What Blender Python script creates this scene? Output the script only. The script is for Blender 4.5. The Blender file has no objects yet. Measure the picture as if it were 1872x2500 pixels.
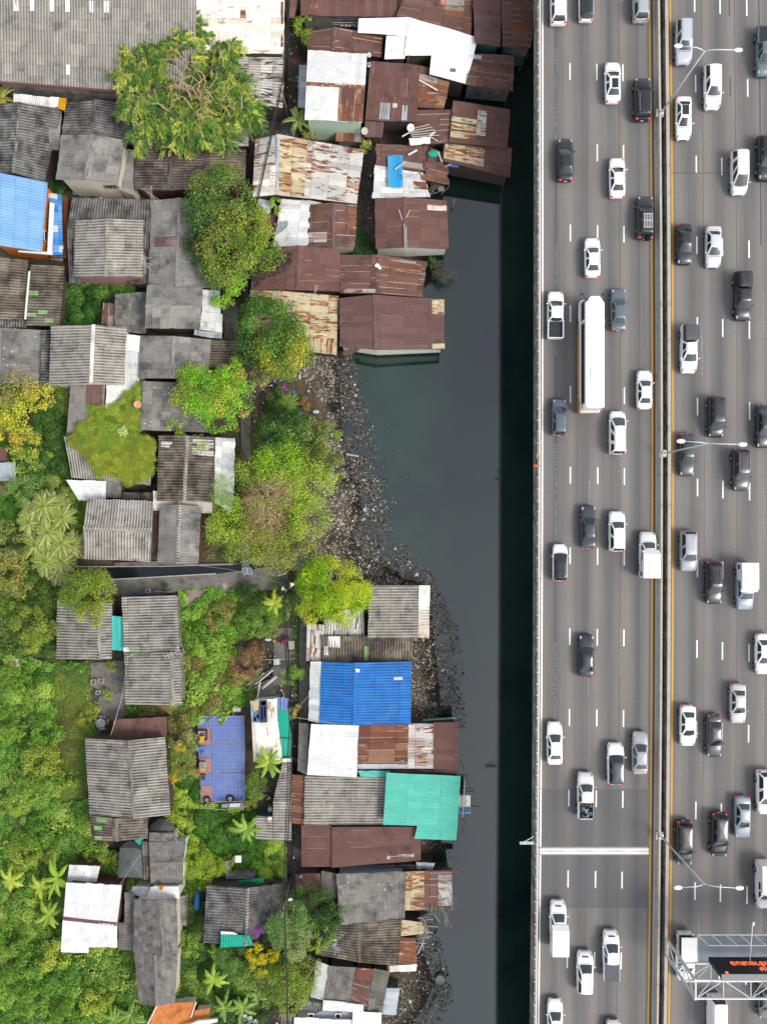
import bpy, math, random
import numpy as np
from mathutils import Vector
R = math.radians
random.seed(7); RNG = np.random.default_rng(7)
SC = bpy.context.scene
COL = SC.collection
# ---------------------------------------------------------------- camera, sky, sun, exposure
H = 97.0; F = 1700.0; U0, V0 = 915.0, 1268.0
ZR = 12.0; ZG = 1.0
cam = bpy.data.objects.new('camera', bpy.data.cameras.new('camera')); COL.objects.link(cam)
cam.location = (0, 0, H); cam.data.sensor_fit = 'VERTICAL'; cam.data.sensor_height = 24.0
cam.data.lens = F/2500*24.0; cam.data.shift_x = 21/2500; cam.data.shift_y = 18/2500
cam.data.clip_end = 2000; cam.data.clip_start = 1; SC.camera = cam
W = bpy.data.worlds.new('World'); SC.world = W; W.use_nodes = True
wn = W.node_tree.nodes; wl = W.node_tree.links
bg = wn['Background']; sky = wn.new('ShaderNodeTexSky'); sky.sky_type = 'NISHITA'; sky.sun_disc = False
SUN_EL, SUN_AZ = 46, 116      # degrees, azimuth clockwise from north (+Y)
sky.sun_elevation = R(SUN_EL); sky.sun_rotation = R(SUN_AZ); sky.dust_density = 2; sky.air_density = 1.0
hs = wn.new('ShaderNodeHueSaturation'); hs.inputs['Saturation'].default_value = .35
wl.new(sky.outputs[0], hs.inputs['Color']); wl.new(hs.outputs[0], bg.inputs['Color']); bg.inputs['Strength'].default_value = .15
sl = bpy.data.lights.new('sun', 'SUN'); sl.energy = 1.25; sl.angle = R(20); sl.color = (1, .94, .84)
so = bpy.data.objects.new('sun', sl); COL.objects.link(so); so.rotation_euler = (R(90-SUN_EL), 0, R(180-SUN_AZ))
so.location = (0, 0, 60)
SC.view_settings.view_transform = 'Standard'; SC.view_settings.look = 'None'; SC.view_settings.gamma = 1
SC.view_settings.use_curve_mapping = False
SC.view_settings.exposure = 0.95
KEXP = 1.7       # how bright a white diffuse sheet shows: hex colours below are photo colours, divided by this

def P(u, v, z):
    s = (H-z)/F
    return Vector(((u-U0)*s, (V0-v)*s, z))
def PX(p):
    s = F/(H-p[2]); return (U0+p[0]*s, V0-p[1]*s)
TL = dict(A=(0,0),B=(400,0),C=(800,0),D=(0,400),E=(400,400),F=(800,400),G=(0,800),H=(400,800),I=(0,1200),J=(400,1200),
          K=(0,1600),L=(400,1600),M=(0,2000),N=(400,2000),O=(800,1350),Q=(700,1750),R=(1272,0),S=(1272,500),T=(1272,1000),U=(1272,1500),V=(1272,2000))
def t(k, *xy):       # survey sheet coordinates to plan units
    o = TL[k]; f = 2.9491 if k == 'Q' else (2.76 if k in 'RSTUV' else 3.312)
    return [(o[0]+xy[i]/f, o[1]+xy[i+1]/f) for i in range(0, len(xy), 2)]
def lin(h):
    h = h.lstrip('#'); out = []
    for i in (0, 2, 4):
        c = int(h[i:i+2], 16)/255
        out.append(c/12.92 if c <= .04045 else ((c+.055)/1.055)**2.4)
    return out
def c(h, k=None):
    q = lin(h); w = min(q); kk = k or KEXP*(1-.28*max(0, min(1, (w-.55)/.35)))     # near-white things are clipped in the photo
    return tuple(min(.85, x/kk) for x in q)+(1,)

# ---------------------------------------------------------------- materials
class NT:
    def __init__(s, name):
        s.mat = bpy.data.materials.new(name); s.mat.use_nodes = True; s.t = s.mat.node_tree
        s.b = s.t.nodes['Principled BSDF']; s.out = s.t.nodes['Material Output']
    def new(s, ty, **kw):
        n = s.t.nodes.new(ty)
        for k, v in kw.items(): setattr(n, k, v)
        return n
    def link(s, a, b): s.t.links.new(a, b)
    def put(s, sock, v):
        if v is None: return
        if hasattr(v, 'is_output'): s.link(v, sock)
        else: sock.default_value = v
    def m(s, op, a, b=None, cc=None, clamp=False):
        n = s.new('ShaderNodeMath', operation=op, use_clamp=clamp)
        s.put(n.inputs[0], a); s.put(n.inputs[1], b); s.put(n.inputs[2], cc); return n.outputs[0]
    def mix(s, f, a, b, mode='MIX'):
        n = s.new('ShaderNodeMix', data_type='RGBA', blend_type=mode)
        s.put(n.inputs[0], f); s.put(n.inputs[6], a); s.put(n.inputs[7], b); return n.outputs[2]
    def vec(s, x, y, z=0.0):
        n = s.new('ShaderNodeCombineXYZ')
        for i, q in enumerate((x, y, z)): s.put(n.inputs[i], q)
        return n.outputs[0]
    def noise(s, v, scale=1, detail=3, rough=.5):
        n = s.new('ShaderNodeTexNoise'); s.put(n.inputs['Vector'], v); n.inputs['Scale'].default_value = scale
        n.inputs['Detail'].default_value = detail; n.inputs['Roughness'].default_value = rough; return n.outputs['Fac']
    def rng(s, x, a, b, c0=0., c1=1.):
        n = s.new('ShaderNodeMapRange'); s.put(n.inputs[0], x)
        for i, q in enumerate((a, b, c0, c1)): s.put(n.inputs[i+1], q)
        return n.outputs[0]
    def ramp(s, f, stops, const=True):
        n = s.new('ShaderNodeValToRGB'); r = n.color_ramp; r.interpolation = 'CONSTANT' if const else 'LINEAR'
        while len(r.elements) < len(stops): r.elements.new(.5)
        for e, (p, q) in zip(r.elements, stops): e.position = p; e.color = q
        s.put(n.inputs[0], f); return n.outputs[0]
    def fin(s, col, rough=.7, metal=0., spec=.3):
        s.put(s.b.inputs['Base Color'], col); s.put(s.b.inputs['Roughness'], rough)
        s.b.inputs['Metallic'].default_value = metal; s.b.inputs['Specular IOR Level'].default_value = spec
        return s.mat
_mc = {}
def plain(h, rough=.7, metal=0., spec=.3, var=.12, k=None, name=None, sc=3.0):
    key = (h, rough, metal, spec, var, k, sc)
    if key in _mc: return _mc[key]
    n = NT(name or 'paint_'+h.lstrip('#')); tc = n.new('ShaderNodeTexCoord')
    oi = n.new('ShaderNodeObjectInfo')
    col = c(h, k)
    if var:
        f = n.noise(tc.outputs['Object'], sc, 5, .6)
        g = n.rng(f, .3, .7, 1-var, 1+var); r = n.vec(g, g, g)
        out = n.mix(1., col, r, 'MULTIPLY')
    else: out = col
    _mc[key] = n.fin(out, rough, metal, spec); return _mc[key]
def roofm(name, cols, sheet=(1.0, 1.6), pitch=.38, groove=.4, seam=.25, streak=None, blotch=None, spots=0, edge=None,
          rough=.75, metal=0., tone=.12, spec=.25):
    n = NT(name); tc = n.new('ShaderNodeTexCoord'); sp = n.new('ShaderNodeSeparateXYZ'); n.link(tc.outputs['UV'], sp.inputs[0])
    Uc, Vc = sp.outputs[0], sp.outputs[1]
    rnd = n.m('MULTIPLY', n.new('ShaderNodeObjectInfo').outputs['Random'], 37.)
    us = n.m('DIVIDE', Uc, sheet[0]); iu = n.m('FLOOR', us)
    vs = n.m('DIVIDE', Vc, sheet[1]); iv = n.m('FLOOR', vs)
    w = n.new('ShaderNodeTexWhiteNoise', noise_dimensions='3D'); n.link(n.vec(iu, iv, n.m('FLOOR', rnd)), w.inputs[0])
    tot = sum(q[1] for q in cols); acc = 0; st = []
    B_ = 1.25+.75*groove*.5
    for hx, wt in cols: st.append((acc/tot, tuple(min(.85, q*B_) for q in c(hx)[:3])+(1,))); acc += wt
    col = n.ramp(w.outputs['Value'], st)
    s2 = n.new('ShaderNodeSeparateColor'); n.link(w.outputs['Color'], s2.inputs[0])
    g = n.rng(s2.outputs[1], 0, 1, 1-tone, 1+tone); col = n.mix(1., col, n.vec(g, g, g), 'MULTIPLY')
    if blotch:
        am, hx, sc_ = blotch
        f = n.noise(n.vec(Uc, Vc, rnd), sc_, 6, .65); f = n.m('ADD', f, n.m('MULTIPLY', s2.outputs[2], .08))
        f = n.rng(f, .62-am*.3, .80-am*.25, 0, .9); col = n.mix(f, col, c(hx))
    for (am, hx) in (streak or []):
        f = n.noise(n.vec(n.m('MULTIPLY', Uc, 3.2), n.m('MULTIPLY', Vc, .55), n.m('ADD', rnd, am*9)), 1, 6, .6)
        f = n.m('ADD', f, n.m('MULTIPLY', s2.outputs[2], .16)); f = n.rng(f, .74-am*.3, .80-am*.3, 0, 1)
        col = n.mix(f, col, c(hx))
    f = n.noise(n.vec(Uc, Vc, rnd), 7, 4, .7); g = n.rng(f, .25, .75, .82, 1.18); col = n.mix(1., col, n.vec(g, g, g), 'MULTIPLY')
    if groove:  # rib valleys darkened in the colour: dirt plus painted-in shade of the corrugation
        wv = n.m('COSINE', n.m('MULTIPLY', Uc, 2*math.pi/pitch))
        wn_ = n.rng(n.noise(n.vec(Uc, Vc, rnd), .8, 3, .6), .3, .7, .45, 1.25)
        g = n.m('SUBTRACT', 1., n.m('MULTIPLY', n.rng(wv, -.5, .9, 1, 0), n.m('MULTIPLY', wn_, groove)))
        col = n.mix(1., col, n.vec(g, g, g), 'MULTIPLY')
    if seam:
        f = n.m('LESS_THAN', n.m('FRACT', vs), .045); g = n.m('SUBTRACT', 1., n.m('MULTIPLY', f, seam))
        col = n.mix(1., col, n.vec(g, g, g), 'MULTIPLY')
    if edge:
        pr, hx = edge
        f = n.m('MULTIPLY', n.m('LESS_THAN', n.m('FRACT', us), .1), n.m('LESS_THAN', s2.outputs[0], pr))
        f = n.m('MULTIPLY', f, n.rng(n.noise(n.vec(n.m('MULTIPLY', Uc, 1.3), n.m('MULTIPLY', Vc, .25), rnd), 1.6, 3), .44, .5, 0, .8)); col = n.mix(f, col, c(hx))
    if spots:
        vo = n.new('ShaderNodeTexVoronoi'); n.link(n.vec(Uc, Vc, rnd), vo.inputs['Vector']); vo.inputs['Scale'].default_value = spots
        f = n.m('LESS_THAN', vo.outputs['Distance'], .10); col = n.mix(n.m('MULTIPLY', f, .85), col, c('#e8e8e2'))
    return n.fin(col, rough, metal, spec)
GR = '#8f8c86'
M = {}
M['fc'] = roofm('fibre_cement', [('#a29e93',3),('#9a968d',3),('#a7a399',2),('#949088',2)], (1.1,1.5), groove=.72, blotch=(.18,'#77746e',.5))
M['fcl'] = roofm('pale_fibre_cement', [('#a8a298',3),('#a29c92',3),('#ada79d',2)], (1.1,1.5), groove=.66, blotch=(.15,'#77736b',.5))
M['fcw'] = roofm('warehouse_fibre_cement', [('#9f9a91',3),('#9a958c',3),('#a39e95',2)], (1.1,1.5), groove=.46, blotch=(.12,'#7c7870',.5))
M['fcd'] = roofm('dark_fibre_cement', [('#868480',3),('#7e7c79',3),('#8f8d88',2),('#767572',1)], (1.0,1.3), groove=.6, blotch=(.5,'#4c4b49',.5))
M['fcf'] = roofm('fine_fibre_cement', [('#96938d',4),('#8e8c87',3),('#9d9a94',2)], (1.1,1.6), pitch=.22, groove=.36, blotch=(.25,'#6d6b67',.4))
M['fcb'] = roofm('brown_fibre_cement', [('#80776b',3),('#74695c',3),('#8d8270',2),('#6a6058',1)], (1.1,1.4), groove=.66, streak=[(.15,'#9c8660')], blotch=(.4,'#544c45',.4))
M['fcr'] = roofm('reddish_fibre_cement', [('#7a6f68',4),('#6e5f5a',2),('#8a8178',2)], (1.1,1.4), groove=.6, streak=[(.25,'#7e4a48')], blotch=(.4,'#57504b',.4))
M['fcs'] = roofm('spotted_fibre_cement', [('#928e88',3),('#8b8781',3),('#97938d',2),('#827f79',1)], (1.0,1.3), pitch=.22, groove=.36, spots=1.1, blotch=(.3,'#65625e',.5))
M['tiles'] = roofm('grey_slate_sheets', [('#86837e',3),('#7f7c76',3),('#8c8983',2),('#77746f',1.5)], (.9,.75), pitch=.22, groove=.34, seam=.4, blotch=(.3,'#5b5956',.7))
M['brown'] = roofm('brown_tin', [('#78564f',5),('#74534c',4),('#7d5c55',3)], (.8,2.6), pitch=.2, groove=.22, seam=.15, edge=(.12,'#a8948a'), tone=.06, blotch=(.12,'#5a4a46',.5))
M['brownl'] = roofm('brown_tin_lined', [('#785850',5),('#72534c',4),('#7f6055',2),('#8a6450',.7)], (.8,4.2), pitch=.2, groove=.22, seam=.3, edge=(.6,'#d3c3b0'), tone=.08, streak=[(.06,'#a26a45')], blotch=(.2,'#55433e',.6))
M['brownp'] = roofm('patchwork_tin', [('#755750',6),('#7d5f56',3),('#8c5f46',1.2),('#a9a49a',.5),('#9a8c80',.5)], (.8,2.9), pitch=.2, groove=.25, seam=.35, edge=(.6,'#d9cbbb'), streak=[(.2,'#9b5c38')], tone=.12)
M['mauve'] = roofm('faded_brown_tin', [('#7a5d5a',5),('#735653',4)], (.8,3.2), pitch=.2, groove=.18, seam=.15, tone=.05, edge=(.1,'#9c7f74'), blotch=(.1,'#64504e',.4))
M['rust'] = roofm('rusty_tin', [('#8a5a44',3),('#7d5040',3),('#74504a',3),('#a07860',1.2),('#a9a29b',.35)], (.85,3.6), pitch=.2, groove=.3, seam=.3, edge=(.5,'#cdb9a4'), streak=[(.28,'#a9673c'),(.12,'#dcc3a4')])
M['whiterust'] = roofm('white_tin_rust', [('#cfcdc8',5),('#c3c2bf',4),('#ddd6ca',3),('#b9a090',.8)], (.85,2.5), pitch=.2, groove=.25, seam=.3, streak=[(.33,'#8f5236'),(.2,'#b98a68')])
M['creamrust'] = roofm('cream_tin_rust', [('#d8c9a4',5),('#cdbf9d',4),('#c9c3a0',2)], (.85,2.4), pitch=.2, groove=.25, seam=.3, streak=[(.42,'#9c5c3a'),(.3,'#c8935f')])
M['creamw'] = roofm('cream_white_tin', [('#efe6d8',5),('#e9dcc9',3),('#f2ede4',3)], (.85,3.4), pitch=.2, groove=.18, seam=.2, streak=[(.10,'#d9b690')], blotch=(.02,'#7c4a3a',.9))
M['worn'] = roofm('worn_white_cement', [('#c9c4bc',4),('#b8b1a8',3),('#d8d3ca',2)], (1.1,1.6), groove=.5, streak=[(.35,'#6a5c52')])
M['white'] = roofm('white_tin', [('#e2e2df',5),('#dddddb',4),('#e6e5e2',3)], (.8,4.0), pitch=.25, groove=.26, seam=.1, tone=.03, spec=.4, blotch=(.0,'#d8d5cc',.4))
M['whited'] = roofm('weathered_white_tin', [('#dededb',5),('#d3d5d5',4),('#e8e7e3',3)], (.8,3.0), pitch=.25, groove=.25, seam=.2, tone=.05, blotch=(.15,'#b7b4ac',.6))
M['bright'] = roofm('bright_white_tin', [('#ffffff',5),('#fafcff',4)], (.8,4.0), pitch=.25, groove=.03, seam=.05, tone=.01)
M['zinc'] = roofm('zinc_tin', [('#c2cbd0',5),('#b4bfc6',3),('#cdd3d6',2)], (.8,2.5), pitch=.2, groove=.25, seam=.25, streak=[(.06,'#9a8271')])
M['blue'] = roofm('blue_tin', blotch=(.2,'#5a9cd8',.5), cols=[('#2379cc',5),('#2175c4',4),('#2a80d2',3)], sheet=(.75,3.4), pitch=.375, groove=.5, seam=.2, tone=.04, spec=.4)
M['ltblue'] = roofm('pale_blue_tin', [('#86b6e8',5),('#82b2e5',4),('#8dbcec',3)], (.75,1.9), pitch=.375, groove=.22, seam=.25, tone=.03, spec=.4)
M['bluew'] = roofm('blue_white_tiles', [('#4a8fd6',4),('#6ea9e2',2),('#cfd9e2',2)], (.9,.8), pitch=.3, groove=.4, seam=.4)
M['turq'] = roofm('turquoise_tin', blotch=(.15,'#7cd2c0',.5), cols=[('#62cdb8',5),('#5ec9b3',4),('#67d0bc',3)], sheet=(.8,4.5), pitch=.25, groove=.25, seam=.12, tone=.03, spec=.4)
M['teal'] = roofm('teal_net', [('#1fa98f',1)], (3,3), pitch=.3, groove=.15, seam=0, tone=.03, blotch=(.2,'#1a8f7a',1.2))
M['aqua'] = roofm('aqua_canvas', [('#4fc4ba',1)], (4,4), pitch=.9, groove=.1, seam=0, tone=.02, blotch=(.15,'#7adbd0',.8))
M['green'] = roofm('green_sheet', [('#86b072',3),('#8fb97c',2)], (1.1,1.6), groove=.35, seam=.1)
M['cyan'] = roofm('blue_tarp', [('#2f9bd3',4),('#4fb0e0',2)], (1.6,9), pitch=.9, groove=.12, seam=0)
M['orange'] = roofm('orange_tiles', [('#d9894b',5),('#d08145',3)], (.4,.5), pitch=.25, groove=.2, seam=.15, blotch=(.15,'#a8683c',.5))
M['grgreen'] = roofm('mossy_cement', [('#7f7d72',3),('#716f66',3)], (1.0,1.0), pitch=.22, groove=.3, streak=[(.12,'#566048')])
def wallm(name, hx, dirt='#4a4642', am=.5):
    n = NT(name); tc = n.new('ShaderNodeTexCoord'); g = n.new('ShaderNodeNewGeometry')
    f = n.noise(tc.outputs['Object'], .9, 6, .65); f = n.rng(f, .62-am*.3, .8-am*.2, 0, .8)
    col = n.mix(f, c(hx), c(dirt)); q = n.rng(n.noise(tc.outputs['Object'], 5, 3), .3, .7, .88, 1.12)
    return n.fin(n.mix(1., col, n.vec(q, q, q), 'MULTIPLY'), .85)
WM = dict(dark=wallm('dark_timber_wall', '#5a504a'), grey=wallm('grey_plaster_wall', '#8b8a86'), cream=wallm('cream_wall', '#e6dcc6', '#b3a78f', .1),
          white=wallm('white_wall', '#e9e8e2', '#a9a49a', .15), orange=wallm('orange_wall', '#e8811f', '#c06418', .1), mint=wallm('mint_wall', '#d3ecd0', '#a9b8a2', .15),
          teal=wallm('teal_wall', '#3d6a66', '#33403e', .3), blue=wallm('blue_grey_wall', '#aab8c0', '#77828a', .2), brown=wallm('brown_wall', '#6b463e', '#43322d', .3),
          conc=wallm('stained_concrete', '#a5a19a', '#3d3b38', .75), pink=wallm('pink_wall', '#b78a86', '#7c5a56', .3))

# ---------------------------------------------------------------- object helpers
def mk(name, V, Fc, m=None, parent=None, uv=None, smooth=False, org=None, midx=None, mats=None):
    me = bpy.data.meshes.new(name); V = [tuple(q) for q in V]
    if org is not None: V = [(x-org[0], y-org[1], z-org[2]) for x, y, z in V]
    me.from_pydata(V, [], Fc)
    if uv is not None:
        l = me.uv_layers.new(name='UVMap'); idx = np.zeros(len(me.loops), dtype=np.int32); me.loops.foreach_get('vertex_index', idx)
        l.data.foreach_set('uv', np.asarray(uv, dtype=np.float32)[idx].ravel())
    for q in (mats or ([m] if m else [])): me.materials.append(q)
    if midx is not None: me.polygons.foreach_set('material_index', midx)
    if smooth: me.polygons.foreach_set('use_smooth', [True]*len(me.polygons))
    me.update(); o = bpy.data.objects.new(name, me); COL.objects.link(o)
    if parent: o.parent = parent
    return o
def tag(o, label=None, cat=None, group=None, kind=None):
    if label: o['label'] = label
    if cat: o['category'] = cat
    if group: o['group'] = group
    if kind: o['kind'] = kind
    return o
def thing(name, label, cat, loc, group=None, rz=0):
    o = bpy.data.objects.new(name, None); COL.objects.link(o); o.location = loc; o.rotation_euler = (0, 0, rz)
    o.empty_display_size = .3; return tag(o, label, cat, group)
class MB:
    def __init__(s): s.V = []; s.F = []
    def add(s, V, Fc):
        k = len(s.V); s.V += [tuple(q) for q in V]; s.F += [tuple(i+k for i in f) for f in Fc]; return s
    def box(s, cx, cy, cz, sx, sy, sz, rz=0, rx=0):
        co, si = math.cos(rz), math.sin(rz); cr, sr = math.cos(rx), math.sin(rx); V = []
        for z in (-.5, .5):
            for x, y in ((-.5,-.5),(.5,-.5),(.5,.5),(-.5,.5)):
                X, Y, Z = x*sx, y*sy, z*sz; Y, Z = Y*cr-Z*sr, Y*sr+Z*cr
                V.append((cx+X*co-Y*si, cy+X*si+Y*co, cz+Z))
        return s.add(V, [(3,2,1,0),(4,5,6,7),(0,1,5,4),(1,2,6,5),(2,3,7,6),(3,0,4,7)])
    def tube(s, pts, r, n=6, cap=True):
        pts = [Vector(p) for p in pts]; rr = r if isinstance(r, (list, tuple)) else [r]*len(pts); V = []
        for i, p in enumerate(pts):
            d = (pts[min(i+1, len(pts)-1)]-pts[max(i-1, 0)]); d = d.normalized() if d.length > 1e-6 else Vector((0,0,1))
            a = d.cross(Vector((0,0,1)) if abs(d.z) < .9 else Vector((1,0,0))).normalized(); b = d.cross(a)
            for k in range(n):
                w = 2*math.pi*k/n; V.append(p+(a*math.cos(w)+b*math.sin(w))*rr[i])
        Fc = [(i*n+k, i*n+(k+1) % n, (i+1)*n+(k+1) % n, (i+1)*n+k) for i in range(len(pts)-1) for k in range(n)]
        if cap: Fc += [tuple(range(n-1, -1, -1)), tuple((len(pts)-1)*n+k for k in range(n))]
        return s.add(V, Fc)
    def ell(s, cx, cy, cz, rx, ry, rz, n=10, m=6, half=False):
        V = []; lo = 0 if half else -90
        for i in range(m+1):
            la = R(lo+(90-lo)*i/m)
            for k in range(n):
                w = 2*math.pi*k/n; V.append((cx+rx*math.cos(la)*math.cos(w), cy+ry*math.cos(la)*math.sin(w), cz+rz*math.sin(la)))
        return s.add(V, [(i*n+k, i*n+(k+1) % n, (i+1)*n+(k+1) % n, (i+1)*n+k) for i in range(m) for k in range(n)]+([tuple(range(n-1,-1,-1))] if half else []))
    def prism(s, poly, z0, z1):
        n = len(poly)
        a = sum(poly[i][0]*poly[(i+1) % n][1]-poly[(i+1) % n][0]*poly[i][1] for i in range(n))
        if a < 0: poly = poly[::-1]
        zz = z1 if isinstance(z1, (list, tuple)) else [z1]*n
        if a < 0 and isinstance(z1, (list, tuple)): zz = zz[::-1]
        V = [(p[0], p[1], z0) for p in poly]+[(p[0], p[1], q) for p, q in zip(poly, zz)]
        return s.add(V, [tuple(range(n-1,-1,-1)), tuple(range(n, 2*n))]+[(i, (i+1) % n, n+(i+1) % n, n+i) for i in range(n)])
    def cyl(s, cx, cy, z0, z1, r, n=14, r1=None):
        return s.tube([(cx, cy, z0), (cx, cy, z1)], [r, r if r1 is None else r1], n)
    def obj(s, name, m, parent=None, org=None, smooth=False): return mk(name, s.V, s.F, m, parent, org=org, smooth=smooth)
def flat(name, px, z, m, th=.1, parent=None, org=None):        # a slab with its outline at height z
    b = MB(); b.prism([P(u, v, z).to_tuple()[:2] for u, v in px], z-th, z); return b.obj(name, m, parent, org)

# ---------------------------------------------------------------- roofs and houses
def slope(A, B, C_, D, pitch=.38, amp=None, jag=.05, th=.09, sag=.03):
    """corrugated sheet: A-B upper edge, D-C lower edge, corrugation runs A->D"""
    A, B, C_, D = map(Vector, (A, B, C_, D)); Lu = max((B-A).length, (C_-D).length); Lv = max((D-A).length, (C_-B).length)
    nu = max(2, int(Lu/pitch*4)); nv = max(2, int(Lv/1.2)); amp = pitch*.11 if amp is None else amp
    N = (B-A).cross(D-A); N.normalize()
    if N.z < 0: N = -N
    V = []; UV = []; du, dv = random.random()*50, random.random()*50
    ph = [random.random()*6.28 for _ in range(4)]; js = {}
    for j in range(nv+1):
        tt = j/nv
        for i in range(nu+1):
            s = i/nu; p = A.lerp(B, s).lerp(D.lerp(C_, s), tt); uu = s*Lu
            w = sag*math.sin(uu*.9+ph[0])*math.sin(tt*Lv*.8+ph[1]+uu*.2)*2+sag*.6*math.sin(uu*2.3+ph[2])*math.sin(tt*3.1+ph[3])
            p = p+N*(amp*math.cos(2*math.pi*(uu+du)/pitch)+w)
            if j in (0, nv) and jag:
                k = (j, int(uu/.8)); js.setdefault(k, random.uniform(-jag, jag)); e = (D.lerp(C_, s)-A.lerp(B, s)).normalized()
                p = p+e*js[k]
            V.append(p); UV.append((uu+du, tt*Lv+dv))
    w = nu+1; Fc = [(j*w+i, j*w+i+1, (j+1)*w+i+1, (j+1)*w+i) for j in range(nv) for i in range(nu)]
    if N.dot((V[1]-V[0]).cross(V[w]-V[0])) < 0: Fc = [f[::-1] for f in Fc]
    border = list(range(w))+[j*w+nu for j in range(1, nv+1)]+[nv*w+i for i in range(nu-1, -1, -1)]+[j*w for j in range(nv-1, 0, -1)]
    k = len(V); n = len(border)
    for q in border: V.append(V[q]-Vector((0,0,th))); UV.append(UV[q])
    Fc += [(border[i], border[(i+1) % n], k+(i+1) % n, k+i) for i in range(n)]
    return V, UV, Fc
def join(parts):
    V = []; UV = []; Fc = []
    for a, b, f in parts:
        k = len(V); V += a; UV += b; Fc += [tuple(i+k for i in q) for q in f]
    return V, UV, Fc
def roof_geo(ty, px, zs):
    """returns slopes [(A,B,C,D)], outline 3D pts, ridge pts or None"""
    p = px
    if ty == 'v':
        zl, zr, zm = zs; a, m_, b, c_, n_, d = [P(u, v, z) for (u, v), z in zip(p, (zl, zm, zr, zr, zm, zl))]
        return [(n_, m_, a, d), (m_, n_, c_, b)], [a, m_, b, c_, n_, d], (m_, n_)
    if ty == 'h':
        zt, zb, zm = zs; a, b, mr, c_, d, ml = [P(u, v, z) for (u, v), z in zip(p, (zt, zt, zm, zb, zb, zm))]
        return [(mr, ml, a, b), (ml, mr, c_, d)], [a, b, mr, c_, d, ml], (ml, mr)
    if ty == 'x':
        zl, zr = zs; a, b, c_, d = [P(u, v, z) for (u, v), z in zip(p, (zl, zr, zr, zl))]
        return ([(d, a, b, c_)] if zl >= zr else [(b, c_, d, a)]), [a, b, c_, d], None
    zt, zb = zs; a, b, c_, d = [P(u, v, z) for (u, v), z in zip(p, (zt, zt, zb, zb))]
    return ([(a, b, c_, d)] if zt >= zb else [(c_, d, a, b)]), [a, b, c_, d], None
PITCH = dict(brown=.2, brownl=.2, brownp=.2, mauve=.2, rust=.2, whiterust=.2, creamrust=.2, creamw=.2, white=.25, whited=.25, bright=.25, zinc=.2,
             blue=.375, ltblue=.375, turq=.25, fcf=.22, fcs=.22, tiles=.22, teal=.3, aqua=.9, cyan=.9, orange=.25, grgreen=.22)
GROUP = 'houses of the canal settlement'
def house(label, roofs, wall='dark', cat='house', name='house', zf=ZG, posts=False, cap=None, walls=True):
    """roofs: (type, px outline, heights, material key, {options})"""
    allp = [q for r in roofs for q in roof_geo(r[0], r[1], r[2])[1]]
    cx = sum(q.x for q in allp)/len(allp); cy = sum(q.y for q in allp)/len(allp); org = Vector((cx, cy, zf))
    root = thing(name, label, cat, org, GROUP); wb = MB(); objs = []
    for r in roofs:
        ty, px, zs, mk_ = r[:4]; op = r[4] if len(r) > 4 else {}
        sl_, out, ridge = roof_geo(ty, px, zs); pt = PITCH.get(mk_, .38)
        V, UV, Fc = join([slope(*q, pitch=pt, jag=op.get('jag', .05)) for q in sl_])
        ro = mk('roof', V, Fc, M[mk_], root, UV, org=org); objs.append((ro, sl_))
        if ridge and op.get('cap', True):
            cm = op.get('cm', mk_); a, b = ridge; ps = []
            for q in sl_:
                mid = (Vector(q[2])+Vector(q[3]))/2-(Vector(q[0])+Vector(q[1]))/2; mid.normalize(); up = Vector((0,0,.055))
                ps.append(slope(Vector(q[0])+up, Vector(q[1])+up, Vector(q[1])+mid*.24+up, Vector(q[0])+mid*.24+up, pitch=.6, amp=.008, jag=0, th=.03, sag=0))
            V, UV, Fc = join(ps); mk('ridge_cap', V, Fc, M[cm] if cm in M else WM[cm], ro, UV, org=org)
        for pp in op.get('patch', []):       # (slope index, s0, s1, t0, t1, material)
            k, s0, s1, t0, t1, mm = pp; A, B, C2, D = sl_[k]
            f = lambda s, q: Vector(A).lerp(B, s).lerp(Vector(D).lerp(C2, s), q)+Vector((0,0,.05))
            V, UV, Fc = slope(f(s0, t0), f(s1, t0), f(s1, t1), f(s0, t1), pitch=PITCH.get(mm, .38), jag=.02, th=.03, sag=.01)
            mk('roof_patch', V, Fc, M[mm], ro, UV, org=org)
        if walls and not op.get('nowall'):
            ccx = sum(q.x for q in out)/len(out); ccy = sum(q.y for q in out)/len(out); ins = op.get('ins', .35)
            q2 = [Vector((q.x-max(-ins, min(ins, (q.x-ccx)*.2)), q.y-max(-ins, min(ins, (q.y-ccy)*.2)), q.z-.17)) for q in out]
            if len(q2) == 6:
                i1, i2 = ((1, 4) if ty == 'v' else (2, 5))
                h1 = [i for i in range(i1, i2+1)]; h2 = [i % 6 for i in range(i2, i1+7)]
                for hh in (h1, h2): wb.prism([(q2[i].x, q2[i].y) for i in hh], zf, [q2[i].z for i in hh])
            else: wb.prism([(q.x, q.y) for q in q2], zf, [q.z for q in q2])
            if posts:
                for q in q2: objs.append(MB().cyl(q.x-org.x, q.y-org.y, -1.2-org.z, zf-org.z+.1, .09, 7).obj('post', WM['dark'], root))
                xs = [q.x for q in q2]; ys = [q.y for q in q2]
                for k in range(3): objs.append(MB().cyl(max(xs)-.1-org.x, min(ys)+(max(ys)-min(ys))*(k+.6)/3.6-org.y, -1.2-org.z, zf-org.z+.1, .09, 7).obj('post', WM['dark'], root))
    if wb.V: wb.obj('wall', WM[wall], root, org)
    root['_o'] = 0; del root['_o']
    return root
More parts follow.
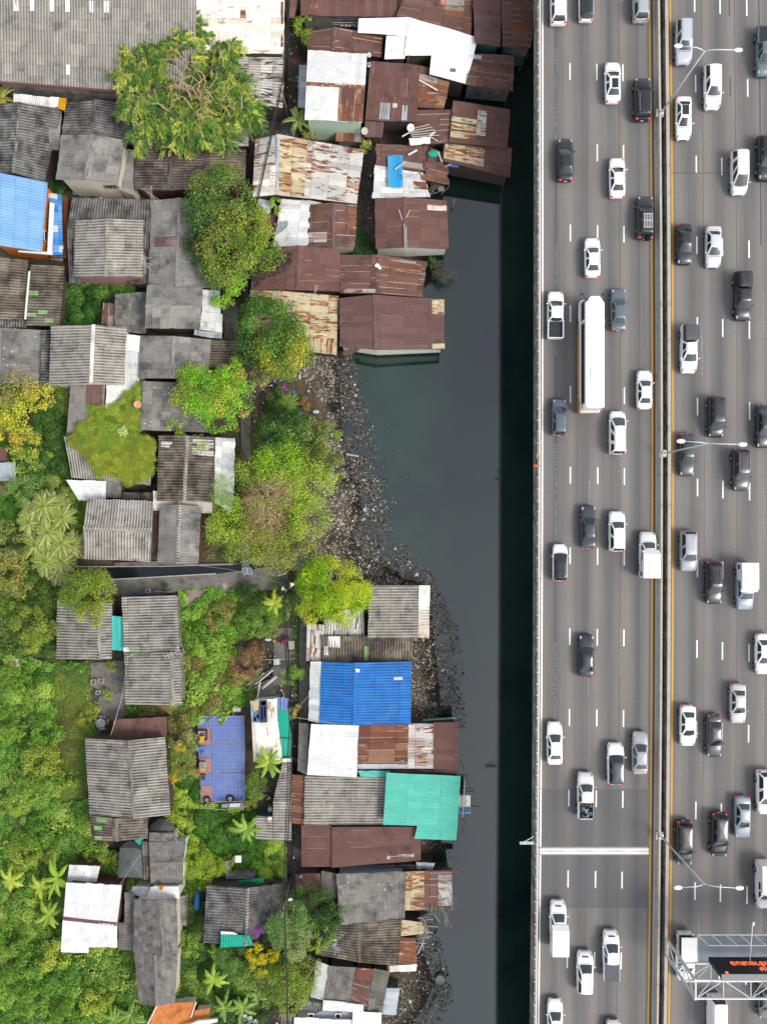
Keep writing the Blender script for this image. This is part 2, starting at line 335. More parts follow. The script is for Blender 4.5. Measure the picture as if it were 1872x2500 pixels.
def window(root, p, w, h, face='s', bars=0, frame='#8a8178', glass='#2c3236'):
    """window set into a wall: p = centre point on the wall, face = wall direction"""
    o = root.location; x, y, z = p[0]-o.x, p[1]-o.y, p[2]-o.z; ns = face in 'sn'
    f = MB()
    for dx, dz, ww, hh in ((0, h/2, w+.12, .07), (0, -h/2, w+.12, .07), (-w/2, 0, .07, h), (w/2, 0, .07, h)):
        f.box(x+(dx if ns else 0), y+(0 if ns else dx), z+dz, ww if ns else .1, .1 if ns else ww, hh)
    fo = f.obj('window', plain(frame), root)
    MB().box(x, y, z, w if ns else .05, .05 if ns else w, h).obj('pane', plain(glass, .15, var=0), fo)
    if bars:
        b = MB()
        for i in range(bars):
            d = -w/2+w*(i+.5)/bars; b.box(x+(d if ns else 0), y+(0 if ns else d), z, .06 if ns else .12, .12 if ns else .06, h)
        b.obj('window_bars', plain('#d8d0c0'), fo)
# ---------------------------------------------------------------- water, ground, shore
n = NT('canal_water_surface'); tc = n.new('ShaderNodeTexCoord')
f = n.noise(tc.outputs['Object'], .07, 8, .7)
n.fin(n.ramp(f, [(.36, c('#142830')), (.5, c('#223c33')), (.62, c('#294139'))], False), .07, 0, .5); n.b.inputs['IOR'].default_value = 1.52
n.b.inputs['Specular IOR Level'].default_value = 1.0
bp = n.new('ShaderNodeBump'); bp.inputs['Strength'].default_value = .09; bp.inputs['Distance'].default_value = .02
n.link(n.noise(tc.outputs['Object'], 2.6, 5, .7), bp.inputs['Height']); n.link(bp.outputs[0], n.b.inputs['Normal'])
WATER = n.mat
b = MB(); b.box(60, 0, -1.5, 700, 700, 3); tag(b.obj('water', WATER), kind='structure')
SHORE = [(1290,-900),(1240,-200),(1230,60),(1150,150),(1120,300),(1092,420),(1075,560),(1070,700),(960,790),(870,870),(846,901),(852,983),(858,1064),
         (878,1140),(905,1200),(905,1276),(885,1315),(915,1350),(975,1376),(1023,1416),(1050,1462),(1082,1531),(1086,1622),(1099,1727),(1110,1850),(1108,1980),
         (1100,2055),(1095,2140),(1060,2230),(1042,2292),(1068,2360),(1084,2404),(1073,2428),(1035,2500),(1010,2700),(1000,3400)]
SW = np.array([P(u, v, .2)[:2] for u, v in SHORE])
def shore_d(x, y):        # signed distance, positive on land (west)
    pts = np.stack([x, y], -1)[:, None, :]; a = SW[:-1][None]; d = (SW[1:]-SW[:-1])[None]
    tt = np.clip(((pts-a)*d).sum(-1)/(d*d).sum(-1), 0, 1); dist = np.sqrt((((a+d*tt[..., None])-pts)**2).sum(-1)).min(1)
    xs = np.interp(-y, -SW[:, 1], SW[:, 0]); return np.where(x < xs, dist, -dist)
def zground(x, y):
    d = shore_d(np.atleast_1d(x).astype(float), np.atleast_1d(y).astype(float))
    k = np.clip((d+1.5)/6.5, 0, 1); k = k*k*(3-2*k); return -.6+(ZG+.6)*k
xs = np.concatenate([[-600, -300, -120, -75], np.arange(-60, 26, .8), [30, 60]]); ys = np.concatenate([[-600, -300, -110], np.arange(-80, 80, .8), [110, 300, 600]])
X, Y = np.meshgrid(xs, ys); Z = zground(X.ravel(), Y.ravel())
Z = Z+np.where(Z < .93, RNG.normal(0, .05, Z.shape), RNG.normal(0, .012, Z.shape)); nx = len(xs)
V = np.stack([X.ravel(), Y.ravel(), Z], -1).tolist()
Fc = [(j*nx+i, j*nx+i+1, (j+1)*nx+i+1, (j+1)*nx+i) for j in range(len(ys)-1) for i in range(nx-1)]
n = NT('earth'); tc = n.new('ShaderNodeTexCoord'); oc = tc.outputs['Object']
f = n.noise(oc, .22, 7, .65); col = n.ramp(f, [(.3, c('#3a352e')), (.45, c('#574e42')), (.58, c('#6b6153')), (.7, c('#7a7366'))], False)
f = n.noise(oc, 2.2, 6, .75); col = n.mix(n.rng(f, .5, .7, 0, .8), col, c('#2c3520')); f = n.noise(oc, 9, 4, .7); g = n.rng(f, .3, .7, .6, 1.4)
sp = n.new('ShaderNodeSeparateXYZ'); n.link(oc, sp.inputs[0]); wet = n.rng(n.m('ADD', sp.outputs[2], n.m('MULTIPLY', n.noise(oc, .8, 4), .5)), .7, 1.15, 1, 0)   # wet mud towards the waterline
n.fin(n.mix(wet, n.mix(1., col, n.vec(g, g, g), 'MULTIPLY'), c('#24221e')), .9, 0, .15)
tag(mk('ground', V, Fc, n.mat, smooth=True), kind='structure')

def tintmat(name, rough=.7, trans=0., spec=.2):
    n = NT(name); a = n.new('ShaderNodeAttribute', attribute_name='tint'); n.fin(a.outputs['Color'], rough, 0, spec)
    if trans:
        tr = n.new('ShaderNodeBsdfTranslucent'); n.link(a.outputs['Color'], tr.inputs[0]); ms = n.new('ShaderNodeMixShader'); ms.inputs[0].default_value = trans
        n.link(n.b.outputs[0], ms.inputs[1]); n.link(tr.outputs[0], ms.inputs[2]); n.link(ms.outputs[0], n.out.inputs[0])
    return n.mat
LEAF = tintmat('foliage', .5, .3, .35); LIT = tintmat('debris', .75, 0, .2)
def npmesh(name, V, nf, k, tint, m, parent=None, org=None):
    """V: (nf*k,3) vertices of nf k-gons, tint: (nf,3)"""
    V = np.asarray(V, dtype=np.float32).reshape(-1, 3)
    if org is not None: V = V-np.array(org, dtype=np.float32)
    me = bpy.data.meshes.new(name); me.vertices.add(len(V)); me.vertices.foreach_set('co', V.ravel()); me.loops.add(nf*k)
    me.loops.foreach_set('vertex_index', np.arange(nf*k, dtype=np.int32)); me.polygons.add(nf)
    me.polygons.foreach_set('loop_start', np.arange(0, nf*k, k, dtype=np.int32)); me.update(calc_edges=True)
    a = me.color_attributes.new('tint', 'FLOAT_COLOR', 'POINT'); cc = np.ones((len(V), 4), dtype=np.float32); cc[:, :3] = np.repeat(tint, k, 0)
    a.data.foreach_set('color', cc.ravel()); me.materials.append(m); o = bpy.data.objects.new(name, me); COL.objects.link(o)
    if parent: o.parent = parent
    return o
def inpoly(x, y, poly):
    r = np.zeros(len(x), bool); n_ = len(poly)
    for i in range(n_):
        x1, y1 = poly[i]; x2, y2 = poly[(i+1) % n_]
        if y1 == y2: continue
        r ^= ((y1 > y) != (y2 > y)) & (x < (x2-x1)*(y-y1)/(y2-y1)+x1)
    return r
def pal(hexes, n_, var=.15, k=None):
    a = np.array([c(h, k)[:3] for h in hexes]); i = RNG.integers(0, len(a), n_)
    return a[i]*(1+RNG.normal(0, var, (n_, 1)))
def boxes(name, c0, size, rz, tilt, tint, m=LIT):
    """many small blocks as one mesh"""
    n_ = len(c0); q = np.array([[-1,-1,-1],[1,-1,-1],[1,1,-1],[-1,1,-1],[-1,-1,1],[1,-1,1],[1,1,1],[-1,1,1]])*.5
    v = q[None]*size[:, None]; cr, sr = np.cos(tilt)[:, None], np.sin(tilt)[:, None]; y, z = v[..., 1]*cr-v[..., 2]*sr, v[..., 1]*sr+v[..., 2]*cr
    co, si = np.cos(rz)[:, None], np.sin(rz)[:, None]; v = np.stack([v[..., 0]*co-y*si, v[..., 0]*si+y*co, z], -1)+c0[:, None]
    fc = np.array([[4,5,6,7],[0,1,5,4],[1,2,6,5],[2,3,7,6],[3,0,4,7]]); V = v[:, fc].reshape(-1, 3)
    return npmesh(name, V, n_*5, 4, np.repeat(np.clip(tint, 0, .85), 5, 0), m)
def litter(name, label, poly, n_, smax, hexes, dz=0):
    pl = [P(u, v, .5)[:2] for u, v in poly]; xs_ = [p[0] for p in pl]; ys_ = [p[1] for p in pl]
    x = RNG.uniform(min(xs_), max(xs_), n_*4); y = RNG.uniform(min(ys_), max(ys_), n_*4); k = inpoly(x, y, pl); x, y = x[k][:n_], y[k][:n_]
    nz = np.sin(x*1.1+y*.7)+np.sin(y*1.7-x*.5)+RNG.normal(0, .8, len(x)); k = nz > -1.0; x, y = x[k], y[k]; d = shore_d(x, y)
    k = d > -1.0-RNG.exponential(.9 if smax > .2 else 25, len(x)); x, y, d = x[k], y[k], d[k]
    z = np.maximum(zground(x, y), .0)+.03+dz; m_ = len(x); s = np.minimum(.03+RNG.exponential(smax/8, m_), smax)
    size = np.stack([s, s*RNG.uniform(.3, 1, m_), s*RNG.uniform(.1, .4, m_)], -1)
    return tag(boxes(name, np.stack([x, y, z], -1), size, RNG.uniform(0, 6.28, m_), RNG.normal(0, .3, m_), pal(hexes, m_, .2, 1.25)*np.where((d < 1.8) & (RNG.uniform(size=m_) < .72), .3, 1)[:, None]), label, 'rubbish', kind='stuff')
LM_ = ['#3a362f','#4a443c','#5d554c','#2c2a26','#6b635a','#a39b8f','#c9c4ba','#45403a']
LC = ['#b3ab9f','#a39b8f','#958a7c','#857d72','#6b635a','#c9c4ba','#4a443d','#746c60','#8f877b','#5d554c','#3f3a33','#3b362f','#8a7058','#57504a','#d8d5cd']
litter('shore_litter', 'pale rubbish and rubble strewn along the curved canal bank', [(690,860),(860,860),(950,1180),(1030,1420),(820,1480),(700,1350),(760,1200),(800,1000)], 62000, .42, LC)
litter('shore_litter', 'grey rubbish and stones on the mud beside the blue roof', [(980,1400),(1050,1390),(1130,1560),(1140,1780),(990,1790),(990,1560)], 24000, .34, LC+LM_)
litter('shore_litter', 'black mud strewn with rubbish below the brown roofs', [(990,2020),(1130,2020),(1120,2110),(960,2100)], 900, .3, LM_)
litter('shore_litter', 'dark mud, timber and rubbish on the southern bank', [(950,2240),(1060,2230),(1110,2440),(1050,2560),(900,2560),(950,2400)], 12000, .42, LM_+['#8d857a'])
litter('floating_litter', 'loose specks of rubbish floating on the canal beside the bank', [(840,880),(1000,1100),(1080,1450),(1110,1900),(1090,1900),(1000,1300),(860,1100)], 2600, .14, LC)
litter('leaf_litter', 'rusty fallen leaves and twigs under the trees by the bank', [(640,860),(800,860),(830,1080),(790,1350),(640,1390),(600,1100)], 20000, .2, ['#8a6a4e','#6f5440','#a07a58','#57463a','#b59a78'])
litter('soil_clods', 'crumbs of bare soil and scrap in the courtyard', [(400,1400),(720,1400),(720,1760),(520,1760)], 2500, .2, ['#7a6a55','#8f8575','#5b5044','#a39a8b'])

litter('floating_litter', 'tiny specks of rubbish scattered over the open canal', [(1000,900),(1215,500),(1215,2500),(1100,2500),(1100,1600)], 260, .1, LC)
CL = ['#c9c6c0','#3a3a3c','#8a6a4e','#4f7f9c','#b0503a','#6f7f6a','#e2e0da','#7c7c7a','#d0a84a','#5a4a40']
litter('yard_clutter', 'small clutter of pots, boards and boxes in the black alley beside the warehouse', t('B', 1005,150, 1085,150, 1085,700, 1040,1120, 880,1110, 1000,860), 260, .7, CL, .25)
litter('yard_clutter', 'small clutter along the lane from the small canal to the bottom', t('L', 1040,-600, 1085,-600, 1080,600, 1060,1700, 1035,1700), 320, .6, CL, .4)
litter('yard_clutter', 'small clutter around the scooter and the planting by the rubbish bank', t('H', 640,430, 1000,430, 900,720, 720,900, 700,700), 320, .5, CL, .3)
litter('yard_clutter', 'small clutter in the narrow gap beside the broken white and brown roofs', t('C', 292,1240, 380,1240, 370,2100, 290,2100), 220, .6, CL, .3)
litter('yard_clutter', 'small clutter on the courtyard paving around the covered motorbike', t('J', 760,1110, 1060,1110, 1060,1380, 960,1650, 760,1700, 760,1560), 260, .5, CL, .25)
litter('yard_clutter', 'small clutter beside the banana clump and chairs at the bottom', t('N', 440,1480, 960,1480, 960,1680, 440,1680), 300, .6, CL, .25)
# floating and stray pieces one can pick out
def stick(a, b, r, hx, label, cat='plank', name='plank', group=None):
    a, b = Vector(a), Vector(b); return tag(MB().tube([a-(a+b)/2, b-(a+b)/2], r, 5).obj(name, plain(hx)), label, cat, group)
def plank(px, z, hx, label, w=.18, name='plank', cat='plank', group=None, dz=0):
    a, b = P(*px[0], z), P(*px[1], z+dz); m_ = (a+b)/2; d = b-a
    o = MB().box(0, 0, 0, d.length, w, .05).obj(name, plain(hx)); o.location = m_; o.rotation_euler = (0, -math.asin(dz/d.length) if dz else 0, math.atan2(d.y, d.x))
    return tag(o, label, cat, group)

# ---------------------------------------------------------------- elevated highway
rows = [0, 500, 1000, 1500, 2000, 2500]
pL = np.polyfit(rows, [2, 2, .5, 0, -3.5, -8.5], 3); pR = np.polyfit(rows, [-7, -2.5, 0, 0, -5, -10], 3)
def dx(u, v):
    k = min(1.6, max(0, (u-1300)/292)); vv = max(-100, min(2600, v)); return np.polyval(pL, vv)*(1-min(k, 1))+np.polyval(pR, vv)*min(k, 1)
VS = [-1500, -900, -500]+list(range(-250, 2800, 50))+[3100, 3600, 4200]
def strip(u0, u1, z, vs=VS, z1=None):
    """road-following sheet between two plan lines (u given at road level)"""
    V = []; UV = []; L = 0; last = None; z1 = z if z1 is None else z1
    for v in vs:
        a = P(u0+dx(u0, v), v, ZR); b_ = P(u1+dx(u1, v), v, ZR)
        V += [(a.x, a.y, z), (b_.x, b_.y, z1)]; UV += [(u0/66.7, -a.y), (u1/66.7, -a.y)]
    k = len(vs); return V, UV, [(2*i, 2*i+2, 2*i+3, 2*i+1) for i in range(k-1)]
def prof(pts, vs=VS):
    """sweep a closed profile [(u, z)...] along the road"""
    V = []; n_ = len(pts)
    for v in vs:
        for u, z in pts: a = P(u+dx(u, v), v, ZR); V.append((a.x, a.y, z))
    return V, [(i*n_+k, i*n_+(k+1) % n_, (i+1)*n_+(k+1) % n_, (i+1)*n_+k) for i in range(len(vs)-1) for k in range(n_)]+[tuple(range(n_)), tuple(range((len(vs)-1)*n_, len(vs)*n_))[::-1]]
def asphalt(name, h1, h2, band):
    n = NT(name); tc = n.new('ShaderNodeTexCoord'); sp = n.new('ShaderNodeSeparateXYZ'); n.link(tc.outputs['UV'], sp.inputs[0])
    x, y = sp.outputs[0], sp.outputs[1]
    lane = n.m('FRACT', n.m('ADD', x, .16)); w = n.m('COSINE', n.m('MULTIPLY', lane, 2*math.pi)); w2 = n.m('COSINE', n.m('MULTIPLY', lane, 6*math.pi))
    f = n.m('ADD', n.m('MULTIPLY', w, .75), n.m('MULTIPLY', w2, .12)); f = n.m('MULTIPLY', f, n.rng(n.noise(n.vec(n.m('MULTIPLY', x, .8), n.m('MULTIPLY', y, .03)), 1, 2), .3, .7, .4, 1.3))
    f = n.m('ADD', f, n.m('MULTIPLY', n.m('SUBTRACT', n.noise(n.vec(n.m('MULTIPLY', x, 3.2), n.m('MULTIPLY', y, .03)), 1, 4, .6), .5), 2.6))
    col = n.mix(n.rng(f, -1.1, 1.1, 0, 1), c(h2), c(h1)); col = n.mix(n.m('MULTIPLY', n.rng(w, .3, 1), band), col, c('#9a9184'))
    g = n.rng(n.noise(tc.outputs['Object'], 6, 4, .8), .3, .7, .82, 1.18); col = n.mix(1., col, n.vec(g, g, g), 'MULTIPLY')
    g = n.rng(n.noise(tc.outputs['Object'], .12, 3, .6), .3, .7, .94, 1.06); col = n.mix(1., col, n.vec(g, g, g), 'MULTIPLY')
    return n.fin(col, .85, 0, .2)
ASP = asphalt('asphalt', '#999591', '#737272', .36); ASPD = asphalt('new_asphalt', '#83817e', '#6c6c6e', .05)
V, UV, Fc = strip(1314, 1602, ZR); road1 = tag(mk('road', V, [f[::-1] for f in Fc], ASP, uv=UV), kind='structure')
V, UV, Fc = strip(1636, 2080, ZR); road2 = tag(mk('road', V, [f[::-1] for f in Fc], ASP, uv=UV), kind='structure')
V, UV, Fc = strip(1321, 1597, ZR+.004, [1925, 1975, 2025, 2075, 2125, 2175, 2218]); mk('road_patch', V, [f[::-1] for f in Fc], ASPD, road1, UV)
V, UV, Fc = strip(1583, 1597, ZR+.003, VS); mk('road_shoulder', V, [f[::-1] for f in Fc], ASPD, road1, UV)
def worn(name, hx, hole):
    n = NT(name); tc = n.new('ShaderNodeTexCoord'); f = n.noise(tc.outputs['Object'], 3.5, 6, .75)
    return n.fin(n.mix(n.rng(f, .62, .7, 0, hole), c(hx), c('#85827d')), .6)
WL = worn('white_road_paint', '#f4f3ef', .3); YL = worn('yellow_road_paint', '#f0b245', .2); SEAM = worn('tar_seam', '#5e6268', .6); SEAMW = worn('old_line', '#b9b8b4', 1)
def line(nm, u, w, m, par, vs=VS, z=.009):
    V, UV, Fc = strip(u-w/2, u+w/2, ZR+z, vs); return mk(nm, V, [f[::-1] for f in Fc], m, par, UV)
line('edge_line', 1322.5, 4.2, WL, road1); line('edge_line', 1591.5, 4.4, YL, road1); line('edge_line', 1642, 4.8, YL, road2); 
line('edge_line', 1895, 4, WL, road2)
for u, w, par, vs in ((1355, 3.4, road1, list(range(-250, 1800, 50))), (1433, 1.2, road1, VS), (1513, 1.2, road1, VS), (1560, 1.0, road1, VS), (1718, 1., road2, VS), (1798, 1.2, road2, VS), (1858, 3.2, road2, list(range(-250, 640, 50))), (1786, 3, road2, [-50, 0, 40]), (1786, 3, road2, [190, 215, 237])):
    line('tar_seam', u, w, SEAM, par, vs, .006)
for u, par, rng_ in ((1355.5, road1, (0, 1950)), (1437, road1, (1130, 1700)), (1514, road1, (930, 1700)), (1712, road2, (50, 2500)), (1864, road2, (500, 2500))):
    v = rng_[0]; b = MB(); k = 0
    while v < rng_[1]:
        L = random.uniform(1, 5); a = P(u+dx(u, v)+random.uniform(-.8, .8), v, ZR)
        if math.sin(v*.013+u) > (-.2 if u > 1350 and u < 1360 else .72): b.add([(a.x-.02, a.y, ZR+.010), (a.x+.03, a.y, ZR+.010), (a.x+.03, a.y-L*.05, ZR+.010), (a.x-.02, a.y-L*.05, ZR+.010)], [(3, 2, 1, 0)])
        v += L+random.uniform(1, 7)
    if b.V: b.obj('paint_flecks', plain('#d5d5d2', var=0), par)
for us, v0, ln, par in (((1391, 1458, 1523), 154, 41, road1), ((1701.5, 1763.5, 1828.5), 183, 43, road2)):
    for i, u in enumerate(us):
        b = MB(); v = v0-197.1*2+(i*1.5 if par is road1 else i*5)
        while v < 2700:
            q = [P(x+dx(x, y), y, ZR) for x, y in ((u-1.7, v), (u+1.7, v), (u+1.7, v+ln), (u-1.7, v+ln))]
            b.add([(p.x, p.y, ZR+.009) for p in q], [(3, 2, 1, 0)]); v += 197.1
        b.obj('lane_dashes', WL, par)
# expansion joints
b = MB(); v = 2077
def jq(u0, u1, v0, v1, z): q = [P(x+dx(x, y), y, ZR) for x, y in ((u0, v0), (u1, v0), (u1, v1), (u0, v1))]; return [(p.x, p.y, ZR+z) for p in q], [(3, 2, 1, 0)]
b.add(*jq(1318, 1587, 2067.5, 2087.5, .012)); b.obj('joint_mortar', worn('joint_mortar', '#b3aca0', .8), road1)
b = MB(); b.add(*jq(1317, 1588, 2071.5, 2084.5, .018)); b.obj('joint_plate', plain('#f0efec', .4), road1)
b = MB(); u = 1318
while u < 1586:
    w_ = .75+.6*math.sin(u*.045)**2
    q = [P(x+dx(x, y), y, ZR) for x, y in ((u, 2075), (u+1.4*w_, 2075.6), (u+3.6, 2081.5), (u+2.6, 2081.5))]
    b.add([(p.x, p.y, ZR+.024) for p in q], [(3, 2, 1, 0)]); u += 4.1
b.obj('joint_teeth', plain('#3b4048'), road1)
b = MB(); b.add(*jq(1636, 2060, 421.5, 423, .012)); b.obj('expansion_joint', plain('#5b5a58'), road2)
b = MB(); b.add(*jq(1318, 1597, 1924.4, 1925.4, .012)); b.add(*jq(1318, 1597, 2217.6, 2218.6, .012)); b.obj('asphalt_joint', plain('#8f8b84'), road1)
# decks, barriers, piers
CON = wallm('barrier_concrete', '#cdc5b8', '#9d968a', .3); STN = wallm('stained_parapet', '#b9b7b1', '#3a3a38', .8)
vi = thing('viaduct', 'long elevated concrete highway deck beside the dark canal', 'viaduct', P(1600, 1268, 0))
o_ = vi.location
V, Fc = prof([(1311, 11.98), (1604, 11.98), (1604, 10.9), (1560, 10.2), (1350, 10.2), (1311, 10.9)]); mk('deck', V, Fc, WM['grey'], vi, org=o_)
V, Fc = prof([(1633, 11.98), (2084, 11.98), (2084, 10.9), (2040, 10.2), (1670, 10.2), (1633, 10.9)]); mk('deck', V, Fc, WM['grey'], vi, org=o_)
for v in (-100, 700, 1500, 2300):
    for u in (1455, 1800):
        a = P(u, v, ZR); MB().cyl(a.x-o_.x, a.y-o_.y, -2, 10.3, 1.0, 16).obj('pier', WM['grey'], vi, smooth=True)
# left parapet: u at road level of the outer face
eb = thing('parapet', 'stained outer parapet with beige top and white rail above the canal', 'parapet', P(1310, 1268, ZR)); o_ = eb.location
V, Fc = prof([(1306.0, 10.8), (1317, 10.8), (1317, 12.02), (1313, 12.5), (1312.2, 12.9), (1306.0, 12.9)]); mk('parapet_wall', V, Fc, STN, eb, org=o_)
V, Fc = prof([(1306.6, 12.9), (1311.8, 12.9), (1311.8, 12.96), (1306.6, 12.96)]); mk('coping', V, Fc, wallm('coping', '#cfb897', '#8c8577', .5), eb, org=o_)
V, Fc = prof([(1309.0, 13.2), (1311.6, 13.2), (1311.6, 13.27), (1309.0, 13.27)]); mk('rail', V, Fc, plain('#e9e8e4', .4), eb, org=o_)
k = 0
for v in np.arange(-20, 2520, 27.6):
    a = P(1310+dx(1310, v), v, ZR)
    MB().box(a.x-.08-o_.x, a.y-o_.y, 13.08-o_.z, .34, .16, .26).obj('rail_post', plain('#d8dad8', .4), eb)
V, Fc = prof([(1317.0, 12.0), (1320.2, 12.0), (1320.2, 12.03), (1317.0, 12.03)]); mk('gutter', V, Fc, WM['grey'], eb, org=o_)
for v in np.arange(-10, 2520, 26.3):
    if random.random() < .25: continue
    a = P(1318.6+dx(1318, v), v, ZR); MB().cyl(a.x, a.y, 12.031, 12.036, .07, 8).obj('drain_hole', plain('#101010'), eb, o_)
mb = thing('barrier', 'beige concrete median barrier on the water-side carriageway', 'barrier', P(1606, 1268, ZR)); o_ = mb.location
V, Fc = prof([(1597, 12.0), (1617.5, 12.0), (1617.5, 11.0), (1608, 10.5), (1597, 11)]); mk('barrier_footing', V, Fc, CON, mb, org=o_)
V, Fc = prof([(1598.5, 12.0), (1602, 12.25), (1604.5, 12.9), (1609.7, 12.9), (1610.5, 10.6), (1598.5, 10.6)]); mk('barrier_wall', V, Fc, CON, mb, org=o_)
mc = thing('barrier', 'beige concrete median barrier along the right carriageway, dark stained on its outer face', 'barrier', P(1628, 1268, ZR)); o_ = mc.location
V, Fc = prof([(1621.8, 12.88), (1621.8, 10.6), (1634, 10.6), (1634, 12.0), (1631, 12.2), (1629, 12.88)]); mk('barrier_wall', V, Fc, STN, mc, org=o_)
V, Fc = prof([(1621.6, 12.88), (1629.2, 12.88), (1629.2, 12.94), (1621.6, 12.94)]); mk('coping', V, Fc, CON, mc, org=o_)
# yellow and orange items on the parapet
a = P(1313, 1115, 13.3); th_ = thing('warning_lamp', 'small yellow warning lamp clamped on the parapet rail', 'lamp', a)
MB().box(0, 0, 0, .36, .34, .2).obj('housing', plain('#f0a83a'), th_); MB().cyl(0, 0, .1, .14, .07).obj('lens', plain('#8a5a20'), th_)
a = P(1312, 1137, 13.3); th_ = thing('traffic_cone', 'orange traffic cone lying across the parapet rail', 'cone', a)
MB().tube([(-.35, 0, .02), (.3, 0, .02)], [.16, .05], 10).obj('cone', plain('#f5875a'), th_); MB().cyl(-.38, 0, -.15, .15, .17).obj('base', plain('#e8532a'), th_)
# side bracket sign
a = P(1296, 2057, 13.0); th_ = thing('side_bracket', 'grey steel bracket reaching out from the parapet over the canal', 'bracket', a)
MB().box(-.55, 0, .1, 1.7, .34, .1).obj('arm_plate', plain('#c9d1d4', .4), th_); MB().tube([(-1.2, .1, .4), (.3, .75, 0)], .05).tube([(-.6, .1, .3), (-.9, .3, .3)], .04).obj('stay', plain('#d4dadc', .4), th_)

# ---------------------------------------------------------------- lamp posts
STL = plain('#dfe6e8', .35, .1, .4, .05, name='galvanised_steel')
def lamp_post(label, bu, bv, jz, jx, jy, heads):
    a = P(bu, bv, 12.9); z0 = 12.9; r = thing('street_lamp', label, 'street lamp', a, 'double street lamps on the median')
    MB().box(0, 0, -.05, .5, .5, .25).obj('base_plate', STL, r); MB().box(-.15, 0, -.25, .9, .9, .3).obj('plinth', CON, r)
    p = MB().tube([(0, 0, 0), (0, 0, jz*.5), (0, 0, jz)], [.12, .09, .07], 10).obj('pole', STL, r, smooth=True)
    for hx_, hy_, hz in heads:
        MB().tube([(0, 0, jz-.3), (hx_*.12, hy_*.12, jz+.15), (hx_*.35, hy_*.5, jz+.35), (hx_, hy_, jz+hz)], .05, 8).obj('arm', STL, r, smooth=True)
        hd = MB().ell(hx_*1.1, hy_*1.05, jz+hz, .48, .24, .11, 14, 8).obj('lamp_head', plain('#f2f2ec', .4), r, smooth=True)
        MB().ell(hx_*1.1, hy_*1.05, jz+hz-.06, .34, .17, .09, 12, 6).obj('lamp_glass', plain('#c8ccc8', .1), hd, smooth=True)
JZ = 11.0
for lb, bu, bv, hl, hr in (('double-armed street lamp by the pale SUV at the top of the median', 1614, 274, (1655, 112), (1801, 122)),
                           ('double-armed street lamp leaning into view over the dark grey car mid-height', 1621, 1107, (1661, 1077), (1812, 1085)),
                           ('double-armed street lamp just above the overhead gantry', 1613, 2042, (1654, 2167), (1804, 2168))):
    a = P(bu, bv, 12.9); hs_ = []
    for h in (hl, hr):
        q = P(h[0], h[1], 12.9+JZ+.45); hs_.append(((q.x-a.x)/1.1, (q.y-a.y)/1.05, .45))
    lamp_post(lb, bu, bv, JZ, 0, 0, hs_)

# ---------------------------------------------------------------- overhead gantry with message board
g_ = thing('sign_gantry', 'white lattice steel gantry spanning the right carriageway', 'gantry', (35.3, -51.7, 12.9)); o_ = g_.location
Y1, Y2, Z1, Z2, X0, X1 = -50.7, -52.7, 17.5, 20.4, 35.3, 66
def bars(nm, segs, r, m=STL): b = MB(); [b.tube([p, q], r, 6) for p, q in segs]; return b.obj(nm, m, g_, o_)
for y in (Y1, Y2): bars('post', [((X0-.1, y, 12.7), (X0-.1, y, Z2+.1))], .17)
bars('post_bracing', [((X0-.1, Y1, z), (X0-.1, Y2, z)) for z in (13.2, 15.5, 17.5, 20.4)]+[((X0-.1, Y1, 13.2), (X0-.1, Y2, 15.5)), ((X0-.1, Y2, 15.5), (X0-.1, Y1, 17.5)), ((X0-.1, Y1, 17.5), (X0-.1, Y2, 20.4))], .07)
for y in (Y1, Y2):
    for z in (Z1, Z2): bars('chord', [((X0, y, z), (X1, y, z))], .13)
seg = []; x = X0; k = 0
while x < X1-3:
    x2 = x+3.0
    for y in (Y1, Y2): seg += [((x, y, Z1), (x, y, Z2)), ((x, y, Z1 if k % 2 else Z2), (x2, y, Z2 if k % 2 else Z1))]
    for z in (Z1, Z2): seg += [((x, Y1, z), (x, Y2, z)), ((x, Y1 if k % 2 else Y2, z), (x2, Y2 if k % 2 else Y1, z))]
    x = x2; k += 1
bars('lattice', seg, .055)
seg = []; xa, ya, yb, zc = 36.6, -47.2, -50.4, 17.9
bars('catwalk_rail', [((xa, ya, zc), (X1, ya, zc)), ((xa, yb, zc), (X1, yb, zc)), ((xa, ya, zc), (xa, yb, zc)), ((xa+.8, ya-.6, zc+1), (X1, ya-.6, zc+1))]+[((xa+1.6*i, ya, zc), (xa+.8+1.6*i, ya-.6, zc+1)) for i in range(15)], .06)
n = NT('catwalk_grating'); tc = n.new('ShaderNodeTexCoord'); sp = n.new('ShaderNodeSeparateXYZ'); n.link(tc.outputs['Object'], sp.inputs[0])
w_ = n.m('SINE', n.m('MULTIPLY', sp.outputs[1], 14)); f = n.noise(tc.outputs['Object'], 1.2, 3)
n.fin(n.mix(n.rng(n.m('ADD', w_, n.m('MULTIPLY', f, 1.5)), -.2, 1.2), c('#aeb8b8'), c('#8fb0c8')), .6); tr = n.new('ShaderNodeBsdfTransparent'); ms = n.new('ShaderNodeMixShader'); ms.inputs[0].default_value = .62
n.link(n.b.outputs[0], ms.inputs[1]); n.link(tr.outputs[0], ms.inputs[2]); n.link(ms.outputs[0], n.out.inputs[0])
MB().box((xa+X1)/2, (ya+yb)/2, zc-.1, X1-xa, abs(ya-yb), .06).obj('catwalk', n.mat, g_, o_)
sg = thing('message_board', 'black electronic message board with glowing orange lettering on the gantry', 'sign', (37.4, -49.1, 18.9)); o_ = sg.location
XB = 58.0
MB().box((37.4+XB)/2, -49.4, 20.35, XB-37.4, .55, 3.0).obj('cabinet', plain('#1d2024', .5), sg, o_)
MB().box((37.4+XB)/2, -49.4, 21.9, XB-37.4+.1, .7, .08).obj('top_plate', plain('#9a9d9c'), sg, o_)
